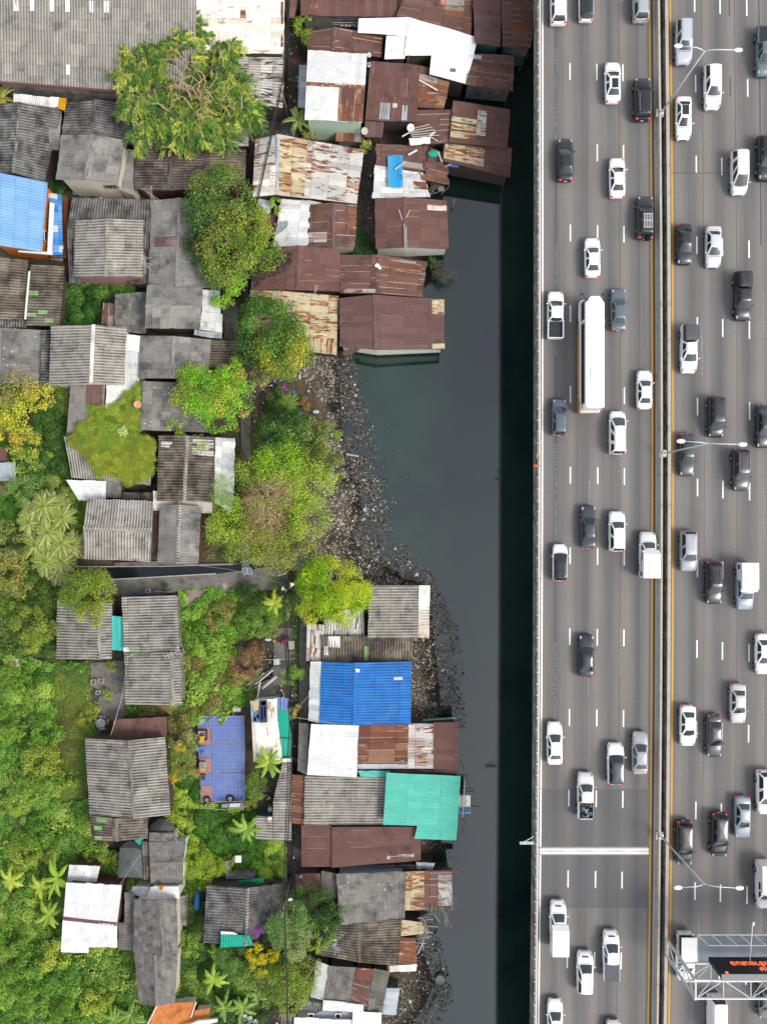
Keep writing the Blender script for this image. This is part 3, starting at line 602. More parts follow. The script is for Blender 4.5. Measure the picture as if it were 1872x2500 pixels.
MB().box((37.4+XB)/2, -49.11, 20.35, XB-37.6, .03, 2.8).obj('screen', plain('#2b2b30', .35, var=.05), sg, o_)
em = NT('orange_leds'); em.b.inputs['Emission Color'].default_value = (1, .16, .05, 1); em.b.inputs['Emission Strength'].default_value = 1.0; em.fin(c('#ff5a30'), .5)
for txt, z, xe in (('ห้ามหยุดรถบนทางพิเศษ', 20.75, 41.9), ('กรุณาขับช้าลงชิดซ้ายเสมอ', 19.75, 39.2)):
    cu = bpy.data.curves.new('lettering', 'FONT'); cu.body = txt; cu.size = 1.05; cu.extrude = .01; cu.align_x = 'RIGHT'
    o = bpy.data.objects.new('lettering', cu); COL.objects.link(o); cu.materials.append(em.mat); o.parent = sg
    bpy.context.view_layer.update(); me = bpy.data.meshes.new_from_object(o.evaluated_get(bpy.context.evaluated_depsgraph_get()))
    bpy.data.objects.remove(o); o = bpy.data.objects.new('lettering', me); COL.objects.link(o); o.parent = sg
    o.location = (xe-o_.x, -49.07-o_.y, z-o_.z); o.rotation_euler = (R(90), 0, R(180))
for x in (38.0, 43.2):
    MB().ell(x-o_.x, -49.0-o_.y, 21.72-o_.z, .16, .08, .16, 12, 8).obj('beacon', em.mat, sg, smooth=True)
a = P(1832, 2316, 20.0); th_ = thing('camera_arm', 'thin white arm reaching forward from the gantry', 'camera arm', a)
e = P(1836, 2252, 20.3)-a; MB().tube([(0, -2.2, -.3), tuple(e)], .06).obj('arm', STL, th_); MB().box(e.x+.08, e.y-.15, e.z, .2, .4, .16, -.3).obj('camera', plain('#e8e8e4'), th_)
# ---------------------------------------------------------------- vehicles
def paint(hx, rough=.28): 
    key = ('paint', hx)
    if key in _mc: return _mc[key]
    n = NT('car_paint_'+hx.lstrip('#')); n.fin(tuple(min(.85, q+.004) for q in c(hx)[:3])+(1,), rough, 0, .5); n.b.inputs['Coat Weight'].default_value = .5; n.b.inputs['Coat Roughness'].default_value = .06
    _mc[key] = n.mat; return n.mat
GLS = plain('#3a444a', .08, 0, .8, 0, name='car_glass'); GLB = plain('#20262a', .08, 0, .8, 0, name='dark_glass'); BLK = plain('#1c1d1f', .6, var=0, name='black_trim')
TYR = plain('#18181a', .8, var=0, name='tyre_rubber'); RIM = plain('#c8cccd', .25, .6, .5, 0, name='alloy'); RED = plain('#e01c26', .25, 0, .5, 0, k=1.1, name='red_lens')
HLM = plain('#c3cacc', .1, 0, .6, 0, name='clear_lens'); PLT = plain('#e8e8e4', .5, var=0, name='plate')
def body_mesh(L, W_, pr, floor=.24, belly=.45):
    """pr: list of (y, z top, width factor)"""
    V = []; n_ = 0
    for y, zt, wf in pr:
        w = W_/2*wf
        half = [(w*.90, floor), (w*.985, belly), (w, min(.68, zt-.12)), (w*.985, zt-.09), (w*.93, zt-.02), (w*.6, zt+.025), (0, zt+.04)]
        ring = half+[(-x, z) for x, z in half[-2::-1]]; n_ = len(ring); V += [(x, y, z) for x, z in ring]
    k = len(pr); Fc = [(i*n_+j, i*n_+j+1, (i+1)*n_+j+1, (i+1)*n_+j) for i in range(k-1) for j in range(n_-1)]
    Fc += [(i*n_, (i+1)*n_, (i+1)*n_+n_-1, i*n_+n_-1) for i in range(k-1)]
    Fc += [tuple(range(n_))[::-1], tuple((k-1)*n_+j for j in range(n_))]
    return V, [f[::-1] for f in Fc]
def ring(yr, yf, w, r, bf, br, z, crown=0):
    """glasshouse outline, counter-clockwise from front right; front arc 6, corner 2, side 8, corner 2, rear 6 ..."""
    pts = []; r = min(r, w*.5)
    for i in range(7): x = (w-r)*(1-2*i/6); pts.append((x, yf+bf*(1-(x/w)**2)))          # right to left along the front
    for i in (1, 2): a = R(90*i/2); pts.append((-(w-r)-r*math.sin(a), yf+bf*.1-r*(1-math.cos(a))))
    y0 = pts[-1][1]; y1 = yr+r
    for i in range(1, 9): pts.append((-w, y0+(y1-y0)*i/8))
    for i in (1, 2): a = R(90*i/2); pts.append((-w+r*(1-math.cos(a)), y1-r*math.sin(a)))
    for i in range(1, 7): x = -(w-r)*(1-2*i/6); pts.append((x, yr-br*(1-(x/w)**2)))
    for i in (1, 2): a = R(90*i/2); pts.append(((w-r)+r*math.sin(a), yr+r*(1-math.cos(a))))
    for i in range(1, 9): pts.append((w, y1+(y0-y1)*i/8))
    pts.append((w-r*(1-math.cos(R(45))), y0+r*math.sin(R(45))))
    return [(x, y, z+crown*(1-(x/w)**2)) for x, y in pts]
def cabin(yr0, yf0, w0, z0, yr1, yf1, w1, z1, pillars=(3,), side_glass=(0, 7), bulge=.12, rear_glass=True, side_off=False):
    A = ring(yr0, yf0, w0, .12, bulge, .06, z0); B_ = ring((yr0+yr1)/2-.02, (yf0+yf1)/2+.03, (w0+w1)/2+.03, .13, bulge, .06, (z0+z1)/2); C_ = ring(yr1, yf1, w1, .14, bulge*.8, .05, z1)
    n_ = len(A); cy = (yr1+yf1)/2
    D = [(x*.9, cy+(y-cy)*.93, z+.035) for x, y, z in C_]; E = [(x*.5, cy+(y-cy)*.55, z+.065) for x, y, z in C_]
    V = A+B_+C_+D+E+[(0, cy, z1+.075)]; f = dict(roof=[], windshield=[], rear_window=[], side_window=[], side_window2=[])
    for i in range(n_):
        j = (i+1) % n_; q = [(i, j, n_+j, n_+i), (n_+i, n_+j, 2*n_+j, 2*n_+i)]
        if i < 6: k = 'windshield'
        elif 8 <= i < 16: k = 'side_window' if not side_off and side_glass[0] <= i-8 <= side_glass[1] and i-8 not in pillars else 'roof'
        elif 18 <= i < 24 and rear_glass: k = 'rear_window'
        elif 26 <= i < 34: k = 'side_window2' if not side_off and side_glass[0] <= 33-i <= side_glass[1] and (33-i) not in pillars else 'roof'
        else: k = 'roof'
        f[k] += q; f['roof'] += [(2*n_+i, 2*n_+j, 3*n_+j, 3*n_+i), (3*n_+i, 3*n_+j, 4*n_+j, 4*n_+i), (4*n_+i, 4*n_+j, 5*n_)]
    return V, f
KIND = {
 'sedan': dict(L=4.62, W=1.79, pr=[(-2.31,.62,.74),(-2.27,.86,.84),(-2.12,.98,.92),(-1.75,1.02,.97),(-1.2,.98,1),(0,.93,1),(.95,.96,1),(1.4,.93,.985),(1.85,.84,.95),(2.12,.74,.87),(2.25,.62,.77),(2.31,.48,.66)],
   cab=dict(yr0=-1.72, yf0=.98, w0=.79, z0=.95, yr1=-1.08, yf1=.22, w1=.58, z1=1.42), wh=1.38, r=.31),
 'hatch': dict(L=4.0, W=1.7, pr=[(-2.0,.62,.8),(-1.97,.86,.9),(-1.85,.98,.95),(-1.3,.98,1),(0,.95,1),(.8,.97,1),(1.25,.92,.98),(1.6,.84,.94),(1.85,.72,.85),(1.96,.6,.74),(2.0,.48,.65)],
   cab=dict(yr0=-1.9, yf0=.95, w0=.77, z0=.96, yr1=-1.6, yf1=.2, w1=.58, z1=1.46), wh=1.22, r=.3),
 'suv': dict(L=4.75, W=1.87, pr=[(-2.38,.72,.84),(-2.34,1.0,.92),(-2.2,1.1,.96),(-1.5,1.1,1),(0,1.08,1),(1.0,1.12,1),(1.5,1.08,.985),(1.95,1.0,.95),(2.2,.86,.88),(2.33,.7,.8),(2.38,.54,.7)],
   cab=dict(yr0=-2.24, yf0=1.08, w0=.84, z0=1.1, yr1=-1.95, yf1=.32, w1=.66, z1=1.68), wh=1.4, r=.37),
 'mpv': dict(L=4.7, W=1.84, pr=[(-2.35,.7,.86),(-2.31,1.0,.94),(-2.2,1.08,.97),(-1.5,1.08,1),(0,1.05,1),(1.1,1.08,1),(1.6,1.02,.98),(2.0,.9,.93),(2.22,.76,.85),(2.32,.62,.76),(2.35,.5,.68)],
   cab=dict(yr0=-2.26, yf0=1.45, w0=.84, z0=1.07, yr1=-2.05, yf1=.55, w1=.68, z1=1.78, pillars=(2,5)), wh=1.4, r=.34),
 'van': dict(L=5.0, W=1.9, pr=[(-2.5,.8,.93),(-2.48,1.2,.96),(-2.4,1.25,.98),(-1.5,1.25,1),(0,1.25,1),(1.5,1.25,1),(2.0,1.15,.97),(2.3,1.0,.93),(2.44,.8,.88),(2.5,.55,.8)],
   cab=dict(yr0=-2.44, yf0=1.95, w0=.9, z0=1.22, yr1=-2.3, yf1=1.3, w1=.76, z1=2.15, side_glass=(0, 1), pillars=()), wh=1.5, r=.34),
 'pickup': dict(L=5.25, W=1.86, pr=[(-2.62,.55,.93),(-2.6,.74,.95),(-.72,.74,.96),(-.70,1.1,.97),(-.5,1.1,1),(.4,1.08,1),(1.2,1.12,1),(1.7,1.1,.985),(2.15,1.0,.95),(2.42,.86,.88),(2.56,.7,.8),(2.62,.54,.7)],
   cab=dict(yr0=-.72, yf0=1.36, w0=.82, z0=1.1, yr1=-.52, yf1=.66, w1=.66, z1=1.68, pillars=(3,)), wh=1.62, r=.38),
}
def vehicle(label, kind, px, hd, col, roofc=None, extras=(), group='vehicles driving on the highway', name=None, lenpx=None, cat=None):
    u, v = px; K_ = KIND[kind]; L, Wd = K_['L'], K_['W']; a = P(u, v, ZR+.75); s = 1.0
    if lenpx: s = max(.93, min(1.12, lenpx/20.35/L))
    nm = name or {'sedan': 'sedan', 'hatch': 'hatchback', 'suv': 'suv_car', 'mpv': 'minivan', 'van': 'van', 'pickup': 'pickup_truck'}[kind]
    r = thing(nm, label, cat or ({'van': 'van', 'pickup': 'pickup truck'}.get(kind, 'car')), (a.x, a.y, ZR+.012), group, 0 if hd == 'N' else math.pi)
    r.rotation_euler.z += R(random.uniform(-.7, .7)); r.scale = (min(s, 1.05), s, 1)
    pm = paint(col); rm = paint(roofc) if roofc else pm
    V, Fc = body_mesh(L, Wd, K_['pr']); bd = mk('body', V, Fc, pm, r, smooth=True)
    V, f = cabin(**K_['cab'], side_off=False); dark = 'darkglass' in extras
    for k, fc in f.items():
        if not fc: continue
        used = sorted({i for q in fc for i in q}); ix = {q: i for i, q in enumerate(used)}
        mk({'side_window2': 'side_window'}.get(k, k), [V[i] for i in used], [tuple(ix[i] for i in q)[::-1] for q in fc],
           (rm if k == 'roof' else (GLB if dark or k.startswith('side') else GLS)), r, smooth=True)
    cb = K_['cab']
    if 'panroof' in extras:      # dark glass panel set in the roof
        MB().box(.05, (cb['yr1']+cb['yf1'])/2-.1, cb['z1']+.06, cb['w1']*1.25, (cb['yf1']-cb['yr1'])*.8, .04).obj('sunroof', GLB, r)
    if 'rails' in extras:
        for x in (-cb['w1']+.06, cb['w1']-.06): MB().tube([(x, cb['yr1']+.15, cb['z1']+.05), (x, cb['yr1']+.3, cb['z1']+.11), (x, cb['yf1']-.3, cb['z1']+.11), (x, cb['yf1']-.15, cb['z1']+.05)], .025, 6).obj('roof_rail', plain('#b9bdbe', .3, .5, .5, 0), r)
    if 'rack' in extras:
        b = MB(); 
        for i in range(6): b.box(-.45+.18*i, -.75, cb['z1']+.12, .05, 1.5, .04)
        for y in (-1.5, -.75, 0): b.box(0, y, cb['z1']+.15, 1.02, .06, .04)
        b.obj('roof_rack', plain('#e4e4e0' if 'whiterack' in extras else '#3a3c3e', .5), r)
    ye, yr_ = K_['pr'][-1][0], K_['pr'][0][0]; zf_ = K_['pr'][-4][1]; wf = Wd/2
    for sx in (-1, 1):
        MB().ell(sx*wf*.76, ye-.34, zf_-.09, .12, .25, .10, 10, 6).obj('headlight', HLM, r, smooth=True)
        if kind == 'pickup': MB().box(sx*wf*.93, yr_+.03, .82, .12, .1, .34).obj('taillight', RED, r)
        else: MB().ell(sx*wf*.74, yr_+.12, .80 if kind in ('sedan', 'hatch') else .94, .20, .17, .13, 10, 6).obj('taillight', RED, r, smooth=True)
        zm = cb['z0']+.08; MB().ell(sx*(wf+.10), cb['yf0']-.25, zm, .12, .07, .08, 8, 6).box(sx*(wf-.0), cb['yf0']-.23, zm-.05, .16, .05, .04).obj('side_mirror', rm if not dark else pm, r, smooth=True)
        for y in (K_['wh'], -K_['wh']*.98):
            w_ = MB().tube([(sx*(wf-.20), y, K_['r']), (sx*(wf+.015), y, K_['r'])], [K_['r'], K_['r']], 18).obj('wheel', TYR, r)
            MB().tube([(sx*(wf+.0), y, K_['r']), (sx*(wf+.03), y, K_['r'])], [K_['r']*.62, K_['r']*.58], 14).obj('rim', RIM, w_)
    MB().box(0, yr_-.005, .62, .36, .03, .13).obj('number_plate', PLT, r); MB().box(0, ye-.02, .5, .8, .06, .12).obj('grille', BLK, r)
    b = MB()                                     # bonnet, boot and door gaps
    if kind != 'van':
        yb = cb['yf0']+.17; b.box(0, yb, cb['z0']+.045, Wd*.72, .025, .02)
        if kind == 'sedan': b.box(0, -1.80, 1.055, Wd*.66, .02, .02)
        b.obj('panel_gap', BLK, r)
    if kind == 'pickup':
        z0, z1 = .80, 1.14; bedm = plain('#3b4046', .7) if col != '#23262b' else BLK; ex = [e for e in extras if e in ('open', 'cover', 'canopy', 'box', 'cargo')]; e = ex[0] if ex else 'open'
        b = MB(); b.box(-wf*.93, -1.65, (z0+z1)/2, .09, 1.92, z1-z0+.1).box(wf*.93, -1.65, (z0+z1)/2, .09, 1.92, z1-z0+.1).box(0, -2.58, (z0+z1)/2, Wd*.9, .08, z1-z0+.1).box(0, -.72, (z0+z1)/2, Wd*.9, .06, z1-z0+.08)
        b.obj('bed_wall', pm, r); MB().box(0, -1.65, z0+.0, Wd*.86, 1.84, .06).obj('bed_floor', bedm, r)
        if e == 'cover': MB().box(0, -1.66, 1.19, Wd*.92, 1.92, .06).obj('bed_cover', plain('#5a6066', .5), r)
        if e == 'canopy':
            cm = plain('#62676a', .35) if 'greycanopy' in extras else (pm if 'blackcanopy' in extras else pm)
            q = ring(-2.6, -.8, .84, .1, 0, 0, 1.14); q2 = ring(-2.5, -.8, .68, .12, 0, 0, 1.72); k = len(q)
            mk('canopy', q+q2+[(x*.6, -1.65+(y+1.65)*.6, z+.05) for x, y, z in q2]+[(0, -1.65, 1.78)], [(i, k+i, k+(i+1) % k, (i+1) % k) for i in range(k)]+[(k+i, 2*k+i, 2*k+(i+1) % k, k+(i+1) % k) for i in range(k)]+[(2*k+i, 3*k, 2*k+(i+1) % k) for i in range(k)], cm, r, smooth=False)
            for sx in (-1, 1): MB().box(sx*.79, -1.65, 1.42, .04, 1.4, .26).obj('canopy_window', GLB, r)
        if e == 'box':
            V = []; h = 2.25
            for x in (-.95, .95):
                V += [(x, -2.65, .95), (x, -.74, .95), (x, -.74, 1.77), (x, .55, 1.82), (x, .1, h), (x, -2.65, h)]
            for i in range(6): V[i+6] = (V[i+6][0], V[i+6][1], V[i+6][2])
            mk('cargo_box', V, [(5,4,3,2,1,0), (6,7,8,9,10,11)]+[(i, (i+1) % 6, 6+(i+1) % 6, 6+i) for i in range(6)], plain('#f2f1ec', .4, var=.03), r)
            MB().box(0, -1.3, h+.015, .025, 2.5, .02).box(-.42, -1.3, h+.015, .02, 2.6, .02).box(.42, -1.3, h+.015, .02, 2.6, .02).obj('box_seam', plain('#cfcdc6'), r)
            if 'decal' in extras: MB().box((-1 if hd == 'N' else 1)*.96, -2.2, 1.5, .02, .5, .6).obj('blue_panel', plain('#2b62c0'), r)
            if 'stripe' in extras: MB().box(-.962, -1.2, 1.45, .02, 1.7, .12).obj('red_stripe', plain('#b23a44'), r)
        if e == 'cargo':
            random.seed(3)
            for i in range(22):
                hx = random.choice(['#6b5a48','#3d4448','#8d7a60','#2f7fb0','#55606a','#a98458','#3a3430','#9aa0a0','#277a78'])
                x, y = random.uniform(-.62, .62), random.uniform(-2.4, -.9)
                if i % 3 == 0: MB().tube([(x+.15*math.cos(k), y+.15*math.sin(k), 1.0) for k in [q*math.pi/5 for q in range(11)]], .05, 6).obj('tyre_ring', plain('#2a2c2e'), r)
                else: MB().box(x, y, 1.0+random.random()*.12, random.uniform(.2, .5), random.uniform(.15, .4), .25, random.random()*3).obj('crate', plain(hx), r)
            for x in (-.8, .8): MB().box(x, -1.65, 1.45, .05, 1.9, .05).box(x, -.75, 1.3, .05, .05, .35).box(x, -2.55, 1.3, .05, .05, .35).obj('side_rail', plain('#7c7268'), r)
    if 'spare' in extras: MB().tube([(.25, yr_-.02, .95), (.25, yr_-.24, .95)], [.34, .34], 16).obj('spare_wheel', TYR, r)
    if 'scoop' in extras: MB().box(0, ye-.42, K_['pr'][-4][1]+.10, .75, .12, .03).obj('grille_badge', BLK, r)
    if 'song' in extras:
        for sx in (-1, 1): MB().box(sx*.8, -1.6, 1.55, .05, 1.9, .45).obj('side_screen', GLB, r)
        MB().box(0, -1.45, 2.0, 1.75, 2.5, .12).obj('tall_roof', plain('#f4f3ee', .4, var=.03), r); MB().box(0, -2.72, .75, .5, .3, .08).obj('rear_step', plain('#caccca'), r)
    return r
WH, SV, BK, GY = '#f4f4f2', '#b4bcc0', '#17191c', '#4a5057'
def T1(k, x, y): return t(k, x, y)[0]
CARS = [
 ('white SUV cut by the top edge in the leftmost lane', 'suv', (1362, 8), 'N', WH, None, (), 102),
 ('white hatchback with a black roof at the top edge', 'hatch', (1430, 5), 'N', WH, '#20252c', ('darkglass',), 96),
 ('silver SUV at the top edge next to the median', 'suv', (1563, 2), 'N', '#bfc7ca', None, ('rails',), 100),
 ('white sedan with a dark panoramic roof in the third lane near the top', 'sedan', T1('R', 615, 552), 'N', WH, None, ('panroof',), 101),
 ('black SUV with red tail lights beside the top street lamp base', 'suv', T1('R', 813, 668), 'N', BK, None, ('rails', 'darkglass'), 104),
 ('black sedan with wide red tail lights in the upper leftmost lane', 'sedan', T1('R', 297, 1075), 'N', '#20262c', None, ('darkglass',), 110),
 ('plain white sedan below the panoramic-roof car in the third lane', 'sedan', T1('R', 645, 1195), 'N', WH, None, (), 99),
 ('black off-roader with white roof rack and spare wheel by the median', 'suv', (1573, 531), 'N', '#2b2e30', None, ('rack', 'whiterack', 'spare', 'darkglass'), 104),
 ('silver SUV under the top street lamp heads on the right carriageway', 'suv', T1('R', 1092, 283), 'S', '#cfd6de', None, ('rails',), 112),
 ('white SUV between two white cars in the upper second lane of the right carriageway', 'suv', T1('R', 1285, 587), 'S', WH, None, (), 109),
 ('white sedan with dark glass roof beside the upper median lamp', 'sedan', T1('R', 1092, 795), 'S', WH, None, ('panroof', 'darkglass'), 112),
 ('teal-grey pickup truck at the upper right edge', 'pickup', (1864, 126), 'S', '#6d8288', None, ('open',), 125),
 ('black SUV with greenish windscreen cut by the right edge near the top', 'suv', (1867, 386), 'S', '#1d2a30', None, (), 114),
 ('cream-white minivan in the third lane of the right carriageway near the top', 'mpv', T1('R', 1465, 1165), 'S', '#ecebe2', None, (), 109),
 ('white sedan left of the off-roader with the roof rack', 'sedan', T1('S', 478, 353), 'N', WH, None, (), 98),
 ('white pickup truck with an empty dark bed in the leftmost lane', 'pickup', T1('S', 228, 742), 'N', WH, None, ('open',), 118),
 ('blue-grey sedan right of the bus front', 'sedan', T1('S', 655, 705), 'N', '#6c7884', None, (), 104),
 ('white sedan close to the median right of the bus rear', 'sedan', T1('S', 828, 1245), 'N', WH, None, (), 96),
 ('small blue-grey hatchback left of the bus rear', 'hatch', (1365, 1018), 'N', '#64707c', None, (), 93),
 ('black sedan with glossy roof beside the median in the upper right carriageway', 'sedan', T1('S', 1098, 265), 'S', '#24272c', None, ('darkglass',), 99),
 ('pale silver sedan beside the glossy black sedan', 'sedan', T1('S', 1292, 283), 'S', '#dde2e5', None, (), 102),
 ('black pickup truck with black canopy in the third lane of the right carriageway', 'pickup', T1('S', 1487, 617), 'S', '#23262b', None, ('canopy', 'blackcanopy', 'darkglass'), 118),
 ('white pickup truck with a grey bed canopy beside the median', 'pickup', T1('S', 1125, 973), 'S', WH, None, ('canopy', 'greycanopy', 'rails'), 118),
 ('black minivan above the middle street lamp heads', 'mpv', (1746, 1018), 'S', '#1c2026', None, ('darkglass',), 100),
 ('black sedan cut by the right edge at mid-height', 'sedan', (1864, 1041), 'S', '#232b30', None, (), 108),
 ('white minivan with black rear strip right behind the bus', 'mpv', (1506, 1056), 'N', WH, None, ('rails',), 112),
 ('dark grey sedan beside the white SUV in the second lane at mid-height', 'sedan', T1('T', 452, 790), 'N', '#3c434b', None, ('darkglass',), 108),
 ('white SUV right of the dark grey sedan', 'suv', T1('T', 642, 820), 'N', WH, None, (), 99),
 ('white hatchback with black roof and red tail strip in the leftmost lane', 'hatch', T1('T', 260, 1030), 'N', WH, '#20262a', ('darkglass', 'panroof'), 96),
 ('white box pickup with blue and red side print crossing the yellow line', 'pickup', T1('T', 848, 975), 'N', '#e9eae6', None, ('box', 'decal', 'stripe'), 112),
 ('dark grey sedan partly under the middle street lamp', 'sedan', T1('T', 1115, 305), 'S', '#3d4147', None, ('darkglass',), 106),
 ('dark brown SUV with white headlights right of the middle street lamp', 'suv', T1('T', 1475, 407), 'S', '#3f3a3e', None, ('rails',), 102),
 ('silver SUV with red tail lights beside the median below mid-height', 'suv', T1('T', 1122, 953), 'S', '#b9bcc4', None, (), 100),
 ('black SUV with a black roof rack beside the white box pickup', 'suv', T1('T', 1292, 1168), 'S', '#22262a', None, ('rack', 'darkglass'), 104),
 ('pale blue pickup with a white cargo box and blue badge', 'pickup', T1('T', 1500, 1190), 'S', '#a9b9c6', None, ('box', 'decal'), 117),
 ('dark navy sedan alone in the second lane below the middle', 'sedan', T1('U', 437, 280), 'N', '#272f3c', None, ('darkglass',), 108),
 ('white sedan alone in the lower leftmost lane', 'sedan', T1('U', 224, 868), 'N', WH, None, (), 108),
 ('silver sedan next to the yellow line in the lower left carriageway', 'sedan', T1('U', 798, 933), 'N', '#b3b6ba', None, (), 108),
 ('white car with a dark glass roof left of the silver sedan', 'suv', T1('U', 633, 1005), 'N', WH, '#39444e', ('darkglass',), 101),
 ('white pickup truck carrying scrap and tyres in its open bed', 'pickup', T1('U', 430, 1218), 'N', '#e6e8e6', None, ('cargo',), 112),
 ('white sedan cut by the right edge below the middle', 'sedan', (1862, 1597), 'S', WH, None, (), 101),
 ('pale silver sedan high in the third lane of the lower right carriageway', 'sedan', T1('U', 1458, 603), 'S', '#d9d7d2', None, (), 98),
 ('white sedan beside the median left of a dark hatchback', 'sedan', T1('U', 1120, 752), 'S', WH, None, (), 101),
 ('dark grey hatchback with red tail lights right of the white sedan', 'sedan', T1('U', 1297, 820), 'S', '#41454a', None, ('darkglass',), 106),
 ('white SUV cut by the right edge in the lower part', 'suv', (1866, 1935), 'S', WH, None, (), 109),
 ('light blue-grey sedan right of a black SUV near the bottom', 'sedan', (1811, 1996), 'S', '#a9b6c2', None, (), 103),
 ('black SUV between two cars above the lower street lamp', 'suv', (1753, 2038), 'S', '#1e2228', None, ('darkglass',), 108),
 ('black-brown SUV under the lower street lamp arm', 'suv', T1('V', 1093, 160), 'S', '#33302f', None, ('darkglass',), 110),
 ('white box pickup cut by the right edge above the gantry', 'pickup', (1864, 2160), 'S', '#f0f0ee', None, ('box',), 125),
 ('white pickup with a tall white cargo box below the expansion joint', 'pickup', T1('V', 245, 712), 'N', WH, None, ('box', 'scoop'), 130),
 ('white SUV with bold front grille between two white pickups', 'suv', T1('V', 427, 1030), 'N', WH, None, ('scoop',), 101),
 ('white pickup truck with a flat grey bed cover', 'pickup', T1('V', 602, 915), 'N', WH, None, ('cover', 'scoop'), 121),
 ('white sedan cut by the bottom edge in the leftmost lane', 'sedan', (1354, 2489), 'N', WH, None, (), 100),
 ('silver car whose nose just enters the bottom edge', 'sedan', (1497, 2541), 'N', '#dcdcd8', None, (), 100),
 ('white passenger pickup with a tall roof under the gantry lattice', 'pickup', T1('V', 1098, 925), 'S', '#f3f3f0', None, ('open', 'song'), 120),
 ('white van under the gantry at the bottom edge', 'van', (1745, 2482), 'S', '#f3f3f0', None, (), 106),
 ('dark silver car under the gantry in the bottom right corner', 'sedan', (1868, 2441), 'S', '#6f7270', None, ('darkglass',), 96),
]
for lb, kd, px, hd, col, rc, ex, lp in CARS: vehicle(lb, kd, px, hd, col, rc, ex, lenpx=lp)
# the coach
a = P(1441, 868, ZR+1.6); L = 13.6; Wd = 2.5
r = thing('coach', 'long white coach with orange trim and tall mirrors', 'bus', (a.x, a.y, ZR+.012), 'vehicles driving on the highway')
pr = [(-L/2,.8,.86),(-L/2+.08,1.5,.95),(-L/2+.4,1.5,1),(L/2-1.2,1.5,1),(L/2-.3,1.5,.96),(L/2-.02,1.3,.86),(L/2,.8,.82)]
V, Fc = body_mesh(L, Wd, pr, .3, .6); mk('body', V, Fc, paint(WH), r, smooth=True)
MB().box(-1.27, -.6, .8, .03, 8.6, .62).box(0, -L/2-.03, .8, 2.1, .05, .85).box(-1.27, -5.9, .9, .03, 1.7, 1.0).obj('orange_trim', plain('#eda33c', .3, var=.1), r)
MB().box(-1.264, -.5, 1.12, .02, 8, .05).box(-1.264, -5.8, 1.2, .02, 1.6, .05).obj('blue_line', plain('#3f6f8f', .3), r)
q0 = ring(-L/2+.12, L/2-.35, 1.235, .25, .25, .05, 1.45); q1 = ring(-L/2+.2, L/2-.45, 1.22, .28, .25, .05, 1.9); q2 = ring(-L/2+.3, L/2-.75, 1.14, .3, .2, .04, 2.95); k = len(q0)
def band(A, B_, sel): 
    V = A+B_; return V, [(i, k+i, k+(i+1) % k, (i+1) % k) for i in range(k) if sel(i)]
V, Fc = band(q0, q1, lambda i: True); mk('waist', V, Fc, paint(WH), r, smooth=True)
fr = lambda i: i < 8 or i > 33; V, Fc = band(q1, q2, fr); mk('windshield', V, Fc, GLS, r, smooth=True)
for s_ in (0, 1):
    sel = (lambda i: 8 <= i < 16) if s_ == 0 else (lambda i: 26 <= i < 34)
    V, Fc = band(q1, q2, sel); mk('side_window', V, Fc, GLB, r)
V, Fc = band(q1, q2, lambda i: 16 <= i < 26); mk('rear_panel', V, Fc, paint(WH), r, smooth=True)
for sx in (-1, 1):
    MB().box(sx*1.2, 3.75, 2.4, .07, .35, 1.15).obj('window_pillar', paint(WH), r); MB().box(sx*1.18, -6.2, 2.4, .07, .5, 1.1).obj('window_pillar', paint(WH), r)
q3 = [(x*.97, y, 3.2) for x, y, z in q2]; q4 = [(x*.8, y*.985, 3.3) for x, y, z in q2]; V = q2+q3+q4+[(0, 0, 3.33)]
mk('roof', V, [(i, k+i, k+(i+1) % k, (i+1) % k) for i in range(k)]+[(k+i, 2*k+i, 2*k+(i+1) % k, k+(i+1) % k) for i in range(k)]+[(2*k+i, 3*k, 2*k+(i+1) % k) for i in range(k)], paint('#f8f8f6', .5), r, smooth=False)
b = MB(); b.prism([(-.8, 5.2), (.8, 5.2), (.78, 6.2), (.5, 6.55), (-.5, 6.55), (-.78, 6.2)], 3.1, 3.36); b.obj('roof_fairing', paint('#f8f8f6', .5), r)
MB().box(0, -2.6, 3.37, 1.0, 1.6, .1).obj('air_conditioner', paint('#f4f4f2', .5), r)
MB().box(0, L/2-.62, 2.98, 2.1, .3, .22).obj('front_visor', plain('#4d6684', .3), r)
for sx in (-1, 1):
    MB().tube([(sx*1.1, L/2-.5, 2.9), (sx*1.2, L/2+.1, 2.8), (sx*1.28, L/2+.35, 2.4)], .06).box(sx*1.28, L/2+.35, 2.2, .28, .14, .5).obj('side_mirror', plain('#3d6680', .3), r)
    MB().box(sx*.9, -L/2-.02, 1.1, .3, .05, .2).obj('taillight', RED, r)
    for y in (3.9, -2.6, -3.9):
        w_ = MB().tube([(sx*.95, y, .5), (sx*1.27, y, .5)], [.5, .5], 18).obj('wheel', TYR, r); MB().tube([(sx*1.25, y, .5), (sx*1.29, y, .5)], [.32, .28], 14).obj('rim', RIM, w_)
